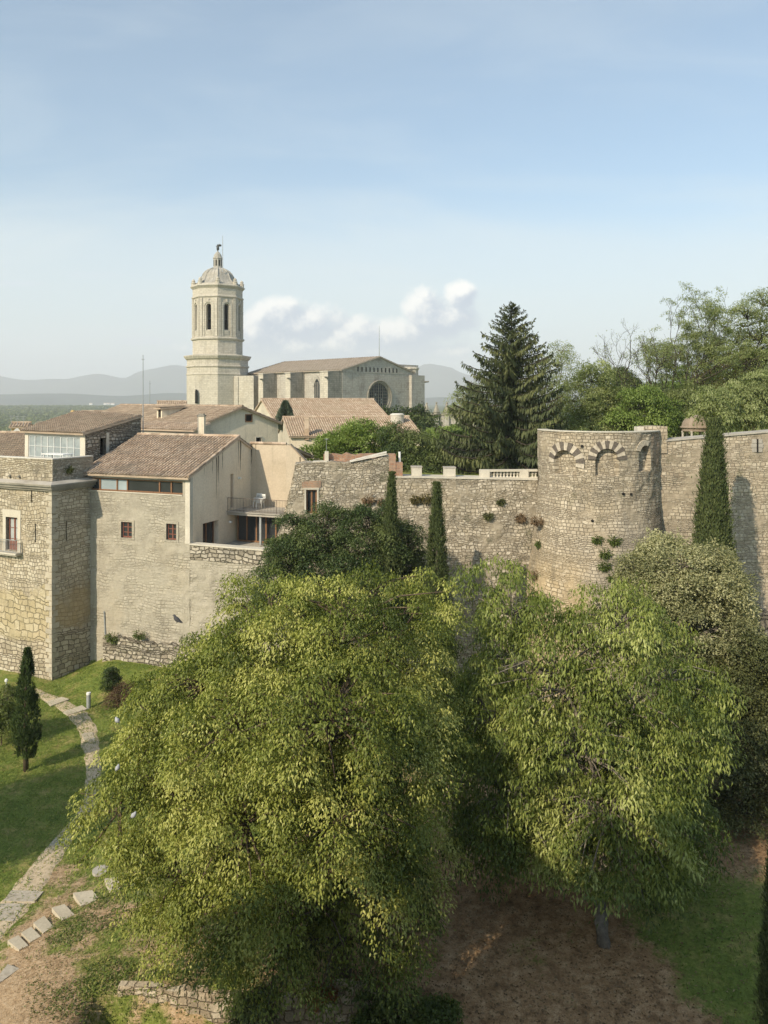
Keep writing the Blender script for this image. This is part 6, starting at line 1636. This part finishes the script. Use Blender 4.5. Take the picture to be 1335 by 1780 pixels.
# garden trees behind the long wall
broadleaf('garden_tree', 'rounded light green garden tree behind the ruined part of the wall', 'tree', [(625, 772, 62, 62, 42), (580, 790, 62, 38, 38), (665, 790, 62, 35, 42), (630, 815, 62, 75, 30), (548, 805, 62, 18, 22)], at(625, 62, 10), .2, L_fresh, M_bark, 106, 0.54, 95, .20, .10, 1.01, droop=-.3, toneamp=.28, base=.62, dome=.3)
broadleaf('garden_tree', 'dark feathery garden tree between the rounded tree and the spruce', 'tree', [(715, 780, 59, 40, 40), (752, 795, 59, 32, 38), (700, 815, 59, 45, 30), (745, 825, 58, 40, 25), (770, 815, 58, 22, 20), (785, 788, 60, 24, 36), (795, 770, 62, 20, 16)], at(725, 59, 10), .2, L_dark, M_bark_dark, 107, 0.58, 95, .22, .08, 1.08, droop=.35, toneamp=.3, base=.62)
broadleaf('garden_tree', 'dark tree in front of the rose window, beside the water tank', 'tree', [(722, 728, 118, 20, 22), (700, 725, 118, 14, 14), (742, 735, 118, 16, 16), (718, 745, 118, 30, 18), (672, 722, 118, 12, 10)], at(720, 118, 10), .25, L_dark, M_bark_dark, 108, 0.79, 45, .36, .18, 1.49, toneamp=.28, base=.45)

broadleaf('garden_bush', 'low bush on the slope in front of the gothic wall with pinnacles', 'bush', [(782, 754, 105, 26, 9), (805, 757, 105, 22, 9), (760, 757, 105, 16, 8)], at(785, 105, 12.6), .08, L_fresh, M_bark, 109, .7, 60, .26, .13, 1.1, toneamp=.28, base=.5)

def cypress(label, base, h, r, seed, n=26000, mat=None, name='cypress', low=.0, group=None, L=.16, Wd=.05, bark=None, lobes=26, base_t=.5, gap=0.0):
    rng = np.random.default_rng(seed); e = empty(name, base, label, 'cypress', group)
    nt = max(60, n // 90); tt = rng.random(nt) ** .80; ta = rng.uniform(0, 2 * math.pi, nt); tr_ = .50 + .62 * rng.random(nt) ** .8; hl = np.clip(h * .075, .35, 1.3) * rng.uniform(.7, 1.9, nt); idx = rng.integers(0, nt, n)
    q = rng.random(n)                                            # 0 foot .. 1 tip of a flame-shaped tuft
    t = np.clip(tt[idx] + (q - .4) * hl[idx] / h, 0, 1.0); z = low + (1 - low) * t
    prof = np.minimum(1, np.maximum(0, 1 - t) ** .80 * 1.42) * np.minimum(1, .60 + t * 2.2)
    sp = .17 * r * (1 - .75 * q); a = ta[idx] + rng.normal(size=n) * .30 * (1 - .6 * q)
    rr = r * prof * tr_[idx] + rng.normal(size=n) * sp + .10 * r * q
    rid = rng.normal(size=nt)[idx] * .5 + (q - .5)
    ph = rng.uniform(0, 6.28, 5)
    if gap: keep = (np.sin(z * h * 2.3 + a * 2) + rng.normal(size=n) * .6) > -1.2 + gap; t, z, a, rr, prof, rid = [w_[keep] for w_ in (t, z, a, rr, prof, rid)]; n = len(t)
    lean = np.stack([np.sin(z * 2.1 + ph[0]) * .10, np.cos(z * 1.7 + ph[1]) * .08], 1) * r
    p = np.stack([base[0] + rr * np.cos(a) + lean[:, 0], base[1] + rr * np.sin(a) + lean[:, 1], base[2] + z * h], 1)
    d = norm(np.stack([np.cos(a) * .42, np.sin(a) * .42, np.ones(n)], 1) + rng.normal(size=(n, 3)) * .26)
    nr = norm(np.stack([np.cos(a), np.sin(a), np.full(n, .15)], 1) + rng.normal(size=(n, 3)) * .45)
    V = leaves(p, d, nr, L, Wd, .1, rng)
    quads('crown', V, base_t + .16 * rid + rng.normal(size=n) * .16, mat or L_cyp, e)
    mb = MB(); mb.tube([Vector(base) - Vector((0, 0, .3)), Vector(base) + Vector((0, 0, h * .5)), Vector(base) + Vector((0, 0, h * .93))], [r * .2 + .03, r * .13 + .02, .015], 7); mb.build('trunk', bark or M_bark_dark, e, True, autouv=False)
    return e
def cyp_px(label, px, pyt, D, z0, wpx, seed, **kw):
    zt_ = ZP(pyt, D); b = at(px, D, z0); return cypress(label, b, zt_ - z0, wpx * D / F / 2, seed, **kw)
cyp_px('slender dark cypress in front of the wall, left of its twin', 681, 824, 42.0, .3, 42, 111, n=30000, group='dark cypresses before the city wall')
cyp_px('dark pointed cypress standing alone before the middle of the city wall', 760, 842, 41.5, .3, 50, 112, n=30000, group='dark cypresses before the city wall')
cyp_px('very tall thick cypress in front of the right rampart', 1243, 732, 42.0, .6, 74, 113, n=60000, L=.2, Wd=.07, base_t=.55, group='dark cypresses before the city wall')
sc_b = gp(45, 1340)
cypress('small thin cypress with bare lower stem on the lawn at the left', tuple(sc_b), 5.9, .52, 114, n=14000, low=.11, L=.15, Wd=.055, gap=.15, base_t=.30, mat=L_dark, bark=M_bark)
cyp_px('sliver of a blue green cypress at the lower right edge', 1352, 1400, 19.5, 0.2, 62, 115, n=22000, L=.13, Wd=.035, base_t=.75)

# spruce
def spruce(label, base, h, rbase, seed):
    rng = np.random.default_rng(seed); e = empty('spruce', base, label, 'spruce'); b = np.array(base)
    mb = MB(); mb.tube([b - [0, 0, .3], b + [0, 0, h * .5], b + [0, 0, h * .985]], [.30, .18, .02], 9)
    P_, D_, N_, T_ = [], [], [], []; Ls, Ws = [], []
    nb = 190
    for i in range(nb):
        t = (i + .5) / nb; z = h * (.02 + .96 * t ** 1.0); a = i * 2.399 + rng.normal() * .25
        ln = rbase * (1 - t) ** .80 * rng.uniform(.72, 1.12) * (1.0 if t > .12 else .92) + .25
        droop = (.32 - .55 * t) * ln; tip = .22 * ln
        m = max(8, int(ln / .10)); s = np.linspace(0, 1, m)
        sw = rng.normal() * .12
        az = a + sw * s
        px_ = b[0] + np.cos(az) * ln * s; py_ = b[1] + np.sin(az) * ln * s
        pz_ = b[2] + z - droop * np.sin(s * 1.9) + tip * s ** 3 + .10 * ln * (s - s * s)
        br = np.stack([px_, py_, pz_], 1)
        mb.tube([tuple(q) for q in br[:: max(1, m // 5)]], [.05 * (1 - t) + .012, .008][0:1] * len(br[:: max(1, m // 5)]), 4, False)
        bt = rng.normal() * .16
        for k in range(1, m):
            f = s[k]; c = br[k]; along = br[min(m - 1, k + 1)] - br[k - 1]; along = along / max(1e-6, np.linalg.norm(along)); side = np.array([-along[1], along[0], 0]); side = side / max(1e-6, np.linalg.norm(side))
            hang = (.20 + .55 * (1 - abs(f - .55))) * min(1.0, ln / 2.2) * (.55 + .6 * (1 - t))
            for q in range(6):
                sg = rng.choice((-1, 1)); o = side * sg * rng.random() * .34 * (1.15 - f) * min(1.4, ln / 1.8)
                P_.append(c + o + [0, 0, .04 - .12 * rng.random()])
                if rng.random() < .62: D_.append(side * sg * .35 + along * .25 + [0, 0, -1.0]); Ls.append(hang * rng.uniform(.5, 1.15)); Ws.append(.105)
                else: D_.append(along * .8 + side * sg * .8 + [0, 0, .05]); Ls.append(.30); Ws.append(.10)
                N_.append(side * sg * .6 + [0, 0, .8] + along * .3); T_.append(.38 + bt + .25 * f)
        for q in range(5):
            P_.append(br[-1]); D_.append(along + [0, 0, .5] + rng.normal(size=3) * .3); Ls.append(.26); Ws.append(.08); N_.append([0, 0, 1.0]); T_.append(.5)
    # leader
    for k in range(60):
        z = h * (.93 + .07 * rng.random()); a = rng.uniform(0, 6.28); P_.append(b + [0, 0, z]); D_.append(np.array([math.cos(a), math.sin(a), .7])); Ls.append(.28); Ws.append(.07); N_.append([0, 0, 1.0]); T_.append(.4)
    p = np.array(P_); d = norm(np.array(D_) + rng.normal(size=p.shape) * .16); nr = norm(np.array(N_) + rng.normal(size=p.shape) * .3)
    n = len(p); Ls = np.array(Ls)[:, None]; Ws = np.array(Ws)[:, None]
    s = norm(np.cross(d, nr)); V = np.empty((n, 4, 3)); V[:, 0] = p - s * Ws * .25; V[:, 1] = p + d * Ls * .5 + s * Ws * .5; V[:, 2] = p + d * Ls; V[:, 3] = p + d * Ls * .45 - s * Ws * .5
    quads('crown', V, np.array(T_) + rng.normal(size=n) * .14, L_spruce, e)
    mb.build('trunk', M_bark_dark, e, True, autouv=False); return e
sb_z = 12.4; sD = 56.0
spruce('large dark spruce with drooping tiers between cathedral and round tower', at(889, sD, sb_z), ZP(527, sD) - sb_z, 6.1, 121)
# small blue conifer on the roofs
def mini_conifer():
    rng = np.random.default_rng(5); b = np.array(at(496, 93.6, 14.6)); h = ZP(698, 93.6) - 14.6; e = empty('small_conifer', b, 'small rounded blue green conifer in front of the big tiled roof', 'conifer')
    n = 11000; t = rng.random(n); a = rng.uniform(0, 6.28, n); rr = 1.5 * (1 - t) ** .72 * rng.random(n) ** .4 * (.8 + .25 * np.sin(a * 5 + t * 9)) * np.minimum(1, .6 + 2 * t)
    p = b + np.stack([rr * np.cos(a), rr * np.sin(a), t * h], 1); d = norm(np.stack([np.cos(a), np.sin(a), np.full(n, .5)], 1) + rng.normal(size=(n, 3)) * .3)
    quads('crown', leaves(p, d, norm(rng.normal(size=(n, 3)) + [0, 0, .6]), .30, .12, .1, rng), .5 + .25 * rng.normal(size=n), L_blue, e)
    mb = MB(); mb.tube([b - [0, 0, 6.0], b + [0, 0, h * .8]], [.15, .03], 6); mb.build('trunk', M_bark_dark, e)
mini_conifer()

# trees behind the right rampart
BG = dict(toneamp=.24, base=.5)
zg = 12.6
broadleaf('background_tree', 'pale airy tree seen on the right flank of the spruce', 'tree', [(968, 640, 72, 22, 30), (985, 670, 72, 14, 30), (955, 690, 72, 25, 30), (978, 612, 72, 14, 14)], at(965, 72, zg), .15, L_pale, M_bark, 131, 0.58, 35, .17, .07, 1.08, droop=.3, **BG)
broadleaf('background_tree', 'pale airy tree seen on the left flank of the spruce', 'tree', [(812, 692, 74, 24, 20), (800, 715, 74, 20, 18), (830, 720, 74, 24, 26), (840, 676, 74, 16, 14)], at(818, 74, zg), .15, L_pale, M_bark, 132, 0.58, 45, .17, .07, 1.08, droop=.3, **BG)
broadleaf('background_tree', 'light green tree just right of the spruce above the round tower', 'tree', [(1030, 665, 66, 34, 36), (1010, 700, 66, 32, 30), (1055, 700, 66, 34, 34), (1035, 735, 66, 60, 26), (990, 735, 66, 22, 18)], at(1032, 66, zg), .2, L_pale, M_bark_dark, 133, 0.61, 85, .19, .085, 1.15, droop=.3, toneamp=.24, base=.40)
broadleaf('background_tree', 'dark green crown peeping out behind the light green tree', 'tree', [(1072, 662, 76, 28, 22), (1090, 675, 76, 14, 14), (1060, 690, 76, 26, 22)], at(1070, 76, zg), .2, L_dark, M_bark_dark, 134, 0.61, 100, .20, .09, 1.15, toneamp=.24, base=.7)
broadleaf('background_tree', 'mid green shrubby tree above the centre of the round tower', 'tree', [(1105, 715, 64, 36, 34), (1140, 722, 64, 32, 34), (1085, 740, 64, 34, 20), (1125, 690, 64, 20, 18)], at(1112, 64, zg), .18, L_fresh, M_bark_dark, 135, 0.61, 85, .20, .09, 1.15, toneamp=.24, base=.66)
broadleaf('background_tree', 'yellow green shrubby tree behind the domed pavilion', 'tree', [(1180, 705, 68, 34, 34), (1210, 690, 68, 30, 40), (1160, 735, 68, 28, 24), (1225, 725, 68, 28, 30), (1190, 735, 66, 30, 20)], at(1195, 68, zg), .18, L_pale, M_bark_dark, 136, 0.61, 90, .20, .09, 1.15, toneamp=.24, base=.33)
broadleaf('background_tree', 'russet tinged rounded tree behind the tall robinias', 'tree', [(1258, 650, 82, 36, 32), (1285, 640, 82, 30, 30), (1240, 680, 82, 30, 26)], at(1262, 82, zg), .2, L_rust, M_bark, 137, 0.65, 85, .22, .09, 1.22, **BG)
broadleaf('background_tree', 'bright drooping green tree spilling over the rampart beside the tall cypress', 'tree', [(1300, 690, 57, 38, 34), (1268, 705, 57, 26, 32), (1325, 680, 57, 34, 40), (1290, 722, 56, 40, 18), (1245, 705, 55, 18, 30), (1350, 700, 57, 30, 50)], at(1298, 57, zg), .2, L_pale, M_bark, 138, 0.50, 95, .21, .08, 0.94, droop=.8, toneamp=.26, base=.55)
broadleaf('background_tree', 'tall pale green robinia at the upper right edge', 'tree', [(1300, 555, 70, 32, 36), (1328, 530, 70, 30, 34), (1320, 590, 70, 36, 36), (1280, 600, 70, 26, 26), (1300, 625, 70, 34, 24), (1360, 570, 70, 34, 60)], at(1312, 70, zg), .22, L_pale, M_bark_dark, 139, 0.58, 37, .18, .075, 1.08, droop=.35, toneamp=.26, base=.42, twig=.035)
def open_tree(label, base, h, spread, seed, leafn, mat, r0=.18, lev=5, forks=1, lean=0.0, name='robinia', lmin=.55, tilt=.42):
    rng = np.random.default_rng(seed); e = empty(name, base, label, 'tree'); mb = MB(); tips = []
    def grow(p, d, ln, r, k):
        n = 4; pts = [p]
        for i in range(n):
            d = (d + Vector((rng.normal(), rng.normal(), rng.normal() * .6)) * .13 + Vector((0, 0, .04))).normalized(); pts.append(pts[-1] + d * ln / n)
        mb.tube(pts, [r * (1 - .3 * i / n) for i in range(n + 1)], 6 if k < 3 else 4, False)
        if k >= 3: tips.extend([np.array(q) for q in pts[2:]])
        if k >= lev: return
        nb = 2 if rng.random() < .62 else 3
        for j in range(nb):
            ax = Vector((rng.normal(), rng.normal(), 0)); ax = ax - d * ax.dot(d); ax.normalize()
            an = tilt * rng.uniform(.55, 1.35)
            grow(pts[-1] if j else pts[-1], (d * math.cos(an) + ax * math.sin(an) * spread).normalized(), ln * rng.uniform(lmin, .88), r * .66, k + 1)
        if k >= 1 and rng.random() < .7:
            ax = Vector((rng.normal(), rng.normal(), .2)).normalized(); grow(pts[2], (d * .5 + ax).normalized(), ln * .55, r * .4, k + 2)
    b = Vector(base)
    for f in range(forks): grow(b - Vector((0, 0, .3)), Vector((lean + rng.normal() * .12 * (f + .3), rng.normal() * .1, 1)).normalized(), h * .40, r0 * (1 - .2 * f), 0)
    zt_ = max(q[2] for q in tips); sc = h / (zt_ - base[2])
    mb.v = [(base[0] + (x - base[0]) * sc, base[1] + (y - base[1]) * sc, base[2] + (z - base[2]) * sc) for x, y, z in mb.v]
    tips = [np.array(base) + (q - np.array(base)) * sc for q in tips]
    mb.build('trunk', M_bark_dark, e, True, autouv=False)
    tp = np.array(tips); hi = tp[tp[:, 2] > base[2] + h * .35]
    if len(hi) > 260: hi = hi[rng.choice(len(hi), 260, False)]
    if leafn: crown('crown', hi, e, mat, rng, .42, leafn, .15, .065, droop=.4, toneamp=.24, base=.5)
    return e
open_tree('nearly leafless tree left of the tall robinias', at(1124, 67, zg), ZP(553, 67) - zg, 1.15, 143, 5, L_pale, .15, 6, tilt=.46)
open_tree('thin half bare tree just right of the leafless one', at(1152, 67, zg), ZP(578, 67) - zg, .8, 152, 12, L_pale, .11, 5, lmin=.5)
open_tree('tall leaning robinia with sparse leaves left of the pavilion dome', at(1168, 69, zg), ZP(535, 69) - zg, 1.0, 147, 50, L_pale, .14, 5, 1, .08)
open_tree('tall forked robinia with feathery crown right behind the pavilion', at(1204, 70, zg), ZP(512, 70) - zg, 1.0, 145, 60, L_pale, .16, 5, 2, .02)
open_tree('slender robinia with airy crown left of the upper right edge', at(1282, 72, zg), ZP(492, 72) - zg, .95, 150, 50, L_pale, .14, 5, 1, .0)
# more woodland closing the view to the right behind them
broadleaf('background_tree', 'shaded green tree behind the pavilion and robinias', 'tree', [(1150, 690, 88, 40, 24), (1215, 665, 88, 45, 30), (1110, 705, 88, 35, 22), (1260, 700, 88, 40, 40), (1330, 660, 88, 50, 60)], at(1190, 88, zg), .25, L_fresh, M_bark_dark, 160, 0.72, 80, .24, .10, 1.35, toneamp=.24, base=.55)

# bushes on the lawn
broadleaf('garden_bush', 'leafy bush with a few pale flowers at the left edge below the bastion', 'bush', [(8, 1215, 41, 24, 26), (-15, 1240, 41, 26, 30), (18, 1250, 41, 16, 22)], at(2, 41, 0), .05, L_ivy, M_bark, 171, 0.25, 65, .10, .05, 0.47, toneamp=.3, base=.42)
broadleaf('garden_bush', 'small upright shrub beside a withered clump right of the bollard', 'bush', [(194, 1190, 46.5, 9, 22), (193, 1172, 46.5, 6, 10)], tuple(gp(194, 1212)), .03, L_dark, M_bark, 172, 0.18, 55, .10, .04, 0.34, droop=-.7, toneamp=.25, base=.5)
broadleaf('garden_bush', 'withered brownish bush beside the big tree and the bollard', 'bush', [(212, 1205, 46, 18, 15), (196, 1218, 45.6, 14, 11), (226, 1212, 46, 14, 16)], tuple(gp(212, 1222)), .04, L_litter, M_bark, 173, 0.22, 30, .10, .035, 0.41, droop=-.2, toneamp=.25, base=.2)
broadleaf('ivy_bush', 'dense low ivy bush on the end of the retaining wall at the bottom edge', 'bush', [(700, 1765, 21.6, 55, 34), (755, 1785, 21.2, 45, 28), (655, 1775, 21.8, 30, 26)], at(705, 21.8, -.4), .04, L_ivy, M_bark, 174, 0.23, 70, .085, .06, 0.43, toneamp=.28, base=.45)
broadleaf('ivy_bush', 'small dark plant hanging over the retaining wall', 'bush', [(440, 1752, 22.0, 26, 22), (425, 1770, 21.9, 16, 18)], at(440, 22.3, -.5), .03, L_holm, M_bark, 175, 0.20, 55, .08, .055, 0.38, toneamp=.28, base=.4)
broadleaf('ivy_bush', 'reddish creeper on the top of the retaining wall', 'bush', [(560, 1722, 22.4, 16, 10), (548, 1730, 22.4, 10, 8)], at(556, 22.5, .4), .02, leaf_mat('red_creeper', ((0, (.16, .05, .02)), (1, (.32, .15, .05)))), M_bark, 176, 0.14, 35, .07, .05, 0.27, toneamp=.3)

# plants rooted in the masonry
def tuft(label, c, r, seed, mat, n=260, nrm=(0, -1, 0), L=.22):
    rng = np.random.default_rng(seed); e = empty('wall_plant', c, label, 'wall plant', 'plants growing out of the old walls')
    d0 = norm(rng.normal(size=(n, 3)) + np.array(nrm) * .7 + [0, 0, -.35]); p = np.array(c) + d0 * rng.random((n, 1)) ** .6 * r * .8 * np.array([1.2, .5, .8])
    quads('foliage', leaves(p, norm(d0 + rng.normal(size=(n, 3)) * .4 + [0, 0, -.3]), norm(rng.normal(size=(n, 3)) + [0, -.4, .8]), L, .05, .3, rng), .35 + .2 * rng.normal(size=n), mat, e)
    mb = MB(); mb.tube([Vector(c) - Vector(nrm) * .3, c, Vector(c) + Vector(nrm) * r * .6], [.03, .02, .008], 5); mb.build('stem', M_bark, e)
for k, (px, py, r, lab) in enumerate(((1040, 938, .30, 'green tuft high on the belly of the round tower'), (1068, 940, .36, 'larger green tuft beside the highest one on the round tower'), (1052, 962, .38, 'broad green tuft in the middle of the round tower'),
        (1052, 984, .36, 'dark green tuft low on the round tower'), (1068, 1004, .40, 'lowest green tuft on the round tower above the trees'), (940, 946, .26, 'brownish tuft on the left flank of the round tower'))):
    z = ZP(py, 44); t = th(px, z); rr = trad(z); tuft(lab, (TC.x + rr * math.sin(t), TC.y - rr * math.cos(t), ZP(py, TC.y - rr * math.cos(t))), r, 200 + k, L_ivy, nrm=(math.sin(t), -math.cos(t), 0))
for k, (px, py, r, m_, lab) in enumerate(((740, 866, .42, L_rust, 'reddish dry plant hanging on the city wall above the lone cypress'), (722, 868, .3, L_rust, 'small reddish plant on the city wall beside the slender cypress'), (848, 896, .28, L_holm, 'dark tuft on the city wall near the round tower'),
        (640, 868, .42, L_litter, 'dry brown plant on the ruined wall above the bush'), (664, 872, .3, L_litter, 'dry brown plant on the ruined wall beside the slender cypress'), (905, 900, .3, L_litter, 'dry grass on the city wall close to the round tower'), (870, 872, .2, L_holm, 'small tuft below the balustrade on the city wall'))):
    q = W2.pt(W2.u(px), W2.z(px, py), .05); tuft(lab, tuple(q), r, 220 + k, m_, nrm=(W2.n.x, W2.n.y, 0))
for k, (px, py, r, lab) in enumerate(((205, 1105, .5, 'dark tuft above the footing of the house wall, beside the bastion'), (250, 1100, .4, 'dark tuft above the footing of the house wall, nearer the big tree'))):
    q = WA.pt(WA.u(px), WA.z(px, py), .45); tuft(lab, tuple(q), r, 240 + k, L_ivy, nrm=(WA.n.x, WA.n.y, 0))
q = wpr.pt(wpr.u(118), 13.6, .05); tuft('dark tuft on the shaded parapet of the bastion', tuple(q), .28, 250, L_holm, nrm=(wpr.n.x, wpr.n.y, 0))
q = W3.pt(W3.u(1205), W3.z(1205, 900), .05)
for k, (px, py, lab) in enumerate(((934, 905, 'dry grass in the corner between city wall and round tower, upper'), (934, 1000, 'dry grass in the corner between city wall and round tower, lower'))):
    tuft(lab, tuple(P(px, py, 47.0)), .4, 260 + k, L_litter, nrm=(-.3, -.9, 0))

# tree outside the picture on the left whose shadow lies on the lawn
def shade_tree():
    rng = np.random.default_rng(181); b = (-23.6, 24.3, 0.0); e = empty('garden_tree', b, 'round garden tree standing left of the picture, casting its shadow on the lawn', 'tree')
    pts = []
    for c, r in (((-23.6, 24.0, 8.2), 3.0), ((-22.2, 27.0, 6.8), 2.2), ((-26.0, 23.0, 7.0), 3.0), ((-21.0, 24.5, 8.0), 1.6)):
        d = norm(rng.normal(size=(150, 3))); pts.append(np.array(c) + d * r * (1 - .5 * rng.random((150, 1)) ** 1.5))
    pts = np.concatenate(pts); crown('crown', pts, e, L_fresh, rng, .75, 150, .18, .09, toneamp=.2)
    mb = MB(); mb.tube([(b[0], b[1], -.3), (b[0], b[1], 3.5), (b[0] + .3, b[1], 7.5)], [.3, .22, .08], 8); mb.build('trunk', M_bark, e)
shade_tree()

# birds in the big tree
def bird(px, py, D, lab, pale=True, yaw=0.0, s=1.0):
    c = P(px, py, D); e = empty('bird', c, lab, 'bird'); ca, sa = math.cos(yaw), math.sin(yaw)
    def q(x, y, z): return (c.x + (x * ca - y * sa) * s, c.y + (x * sa + y * ca) * s, c.z + z * s)
    mb = MB(); mb.tube([q(-.13, 0, -.07), q(-.07, 0, -.02), q(0, 0, .02), q(.06, 0, .07), q(.085, 0, .11), q(.105, 0, .145), q(.13, 0, .155), q(.15, 0, .15)], [.015, .05, .07, .06, .04, .038, .03, .008], 9)
    mb.build('body', M_bird if pale else M_bird_dark, e, True)
    mb = MB(); mb.tube([q(.145, 0, .152), q(.185, 0, .142)], [.012, .002], 5); mb.build('beak', M_bird_dark, e)
    for sg in (-1, 1):
        mb = MB(); mb.hexa([q(-.20, sg * .02, -.09), q(.03, sg * .06, 0.0), q(.03, sg * .075, 0.0), q(-.20, sg * .03, -.09)], [q(-.17, sg * .02, -.05), q(.05, sg * .045, .08), q(.05, sg * .065, .08), q(-.17, sg * .035, -.05)]); mb.build('wing', M_bird_dark, e)
        mb = MB(); mb.tube([q(0, sg * .025, -.03), q(.01, sg * .025, -.10)], [.008, .006], 4); mb.build('leg', M_bird_dark, e)
bird(204, 1253, 22.6, 'white bird perched on the upper left edge of the big tree', True, 2.6, .5)
bird(204, 1336, 22.0, 'grey and white bird perched on the left of the big tree, in the middle', True, 1.2, .5)
bird(232, 1418, 20.8, 'white bird with dark head low on the left of the big tree', True, .4, .5)
bird(308, 1078, 23.2, 'dark bird on the crown of the big tree in front of the house wall', False, 2.9, .9)

# grass, litter and weeds: ground cover
def cover(name, n, x0, x1, y0, y1, seed, mat, L, Wd, acc, upright=.8, base=.5):
    rng = np.random.default_rng(seed); x = rng.uniform(x0, x1, n); y = rng.uniform(y0, y1, n)
    keep = np.array([abs(a) < .54 * b + .5 and b < yw(a) - .5 and rng.random() < acc(a, b) for a, b in zip(x, y)]); x, y = x[keep], y[keep]; n = len(x)
    z = np.array([hgt(a, b) for a, b in zip(x, y)])
    a = rng.uniform(0, 6.28, n); d = norm(np.stack([np.cos(a), np.sin(a), np.full(n, upright)], 1) + rng.normal(size=(n, 3)) * .25)
    V = leaves(np.stack([x, y, z], 1), d, norm(np.stack([-np.cos(a), -np.sin(a), np.full(n, .6)], 1) + rng.normal(size=(n, 3)) * .3), L, Wd, .5, rng)
    tn = base + .22 * rng.normal(size=n) + np.array([.25 * nz((p, q, 0), .5, 2) for p, q in zip(x, y)])
    return quads(name, V, tn, mat, None, 'stuff')
cover('grass', 90000, -24, -4, 21, 53, 301, L_grass, .15, .03, lambda x, y: max(0, 1 - 1.5 * dirt_mask(x, y)) * (1 if nz((x, y, 0), 1.1, 4) > -.25 else .35), 1.0)
cover('grass', 45000, -4, 18, 21, 46, 302, L_grass, .14, .03, lambda x, y: max(0, .9 - 1.5 * dirt_mask(x, y)), 1.0, .35)
cover('leaf_litter', 50000, -3, 16, 21, 40, 303, L_litter, .09, .05, lambda x, y: dirt_mask(x, y) * .8, .15)
cover('weeds', 42000, -13.5, -4, 20.5, 29, 304, L_ivy, .07, .04, lambda x, y: smooth(-11.2, -9.6, x + (y - 23.5) * .55) * (.9 if nz((x, y, 0), .55, 12) + .5 * nz((x, y, 0), 1.7, 5) > .02 else .08) * smooth(-14, -11.5, x + (y - 24) * -.5), .7, .55)
cover('dry_grass', 26000, -15, -5, 21, 31, 305, L_litter, .09, .018, lambda x, y: (.25 + .7 * dirt_mask(x, y)) * smooth(-11.6, -10.2, x - (y - 23.5) * -.55), .8, .75)

# woodland on the plain at the far left, thousands of crowns read as one mass
def forest():
    rng = np.random.default_rng(401); n = 5200
    D = np.sqrt(rng.uniform(560 ** 2, 2300 ** 2, n)); az = rng.uniform(-.60, -.10, n)
    x = D * az; z = np.array([hgt(a, b) for a, b in zip(x, D)]); ok = z < 3; x, D, z = x[ok], D[ok], z[ok]; n = len(x)
    r = rng.uniform(4.0, 7.0, n); hh = rng.uniform(5.5, 9.5, n)
    k = np.where(D < 1100, 60, 34); idx = np.repeat(np.arange(n), k); m = len(idx)
    d = norm(rng.normal(size=(m, 3)) + [0, -.35, .25]); c = np.stack([x, D, z + hh * .62], 1)
    p = c[idx] + d * np.stack([r, r, hh * .42], 1)[idx] * rng.uniform(.75, 1.05, (m, 1))
    t = rng.normal(size=n)[idx] * .16 + .48 + rng.normal(size=m) * .12
    sz = np.where(D < 1100, 1.7, 2.6)[idx]
    dd = norm(rng.normal(size=(m, 3))); nr = norm(d + rng.normal(size=(m, 3)) * .4); s = norm(np.cross(dd, nr)); u = np.cross(nr, s); s *= sz[:, None] * .6; u *= sz[:, None] * .6
    quads('forest', np.stack([p - s, p - u, p + s, p + u], 1), t, L_forest, None, 'stuff')
forest()
rnd = random.Random(12)
for k in range(9):       # scattered far houses in the plain
    D = rnd.uniform(3600, 4600); px = (142, 150, 158, 163, 171, 178, 183, 188, 196)[k]; x = (px - CX) / F * D; z = hgt(x, D)
    mb = MB(); w = rnd.uniform(5, 9); mb.box(x - w, x + w, D - 5, D + 5, z - 1, z + 7); mb.cur = 1
    mb.prism([(x - w - .5, D - 5.5), (x + w + .5, D - 5.5), (x + w + .5, D), (x - w - .5, D)], 0, 0) if False else mb.hexa([(x - w - .5, D - 5.5, z + 7), (x + w + .5, D - 5.5, z + 7), (x + w + .5, D + 5.5, z + 7), (x - w - .5, D + 5.5, z + 7)], [(x - w - .5, D - .2, z + 10), (x + w + .5, D - .2, z + 10), (x + w + .5, D + .2, z + 10), (x - w - .5, D + .2, z + 10)])
    tag(mb.build('distant_house', [M_white, M_tile_red], loc=(x, D, z)), 'tiny white house in the hazy plain left of the bell tower', 'house', 'tiny white houses in the far plain')
# ------------------------------------------------------------------ haze: the air between the camera and the far hills
hz = MB(); hz.box(-12000, 12000, -400, 8600, -40, 430)
hm, n = new_mat('haze_air'); pv = n.node('ShaderNodeVolumePrincipled')
n.put(pv.inputs['Color'], (.90, .93, 1.0)); pv.inputs['Density'].default_value = 2.1e-4; pv.inputs['Anisotropy'].default_value = 0.0
n.out(None, pv.outputs[0])
tag(hz.build('haze', hm, autouv=False), kind='stuff')
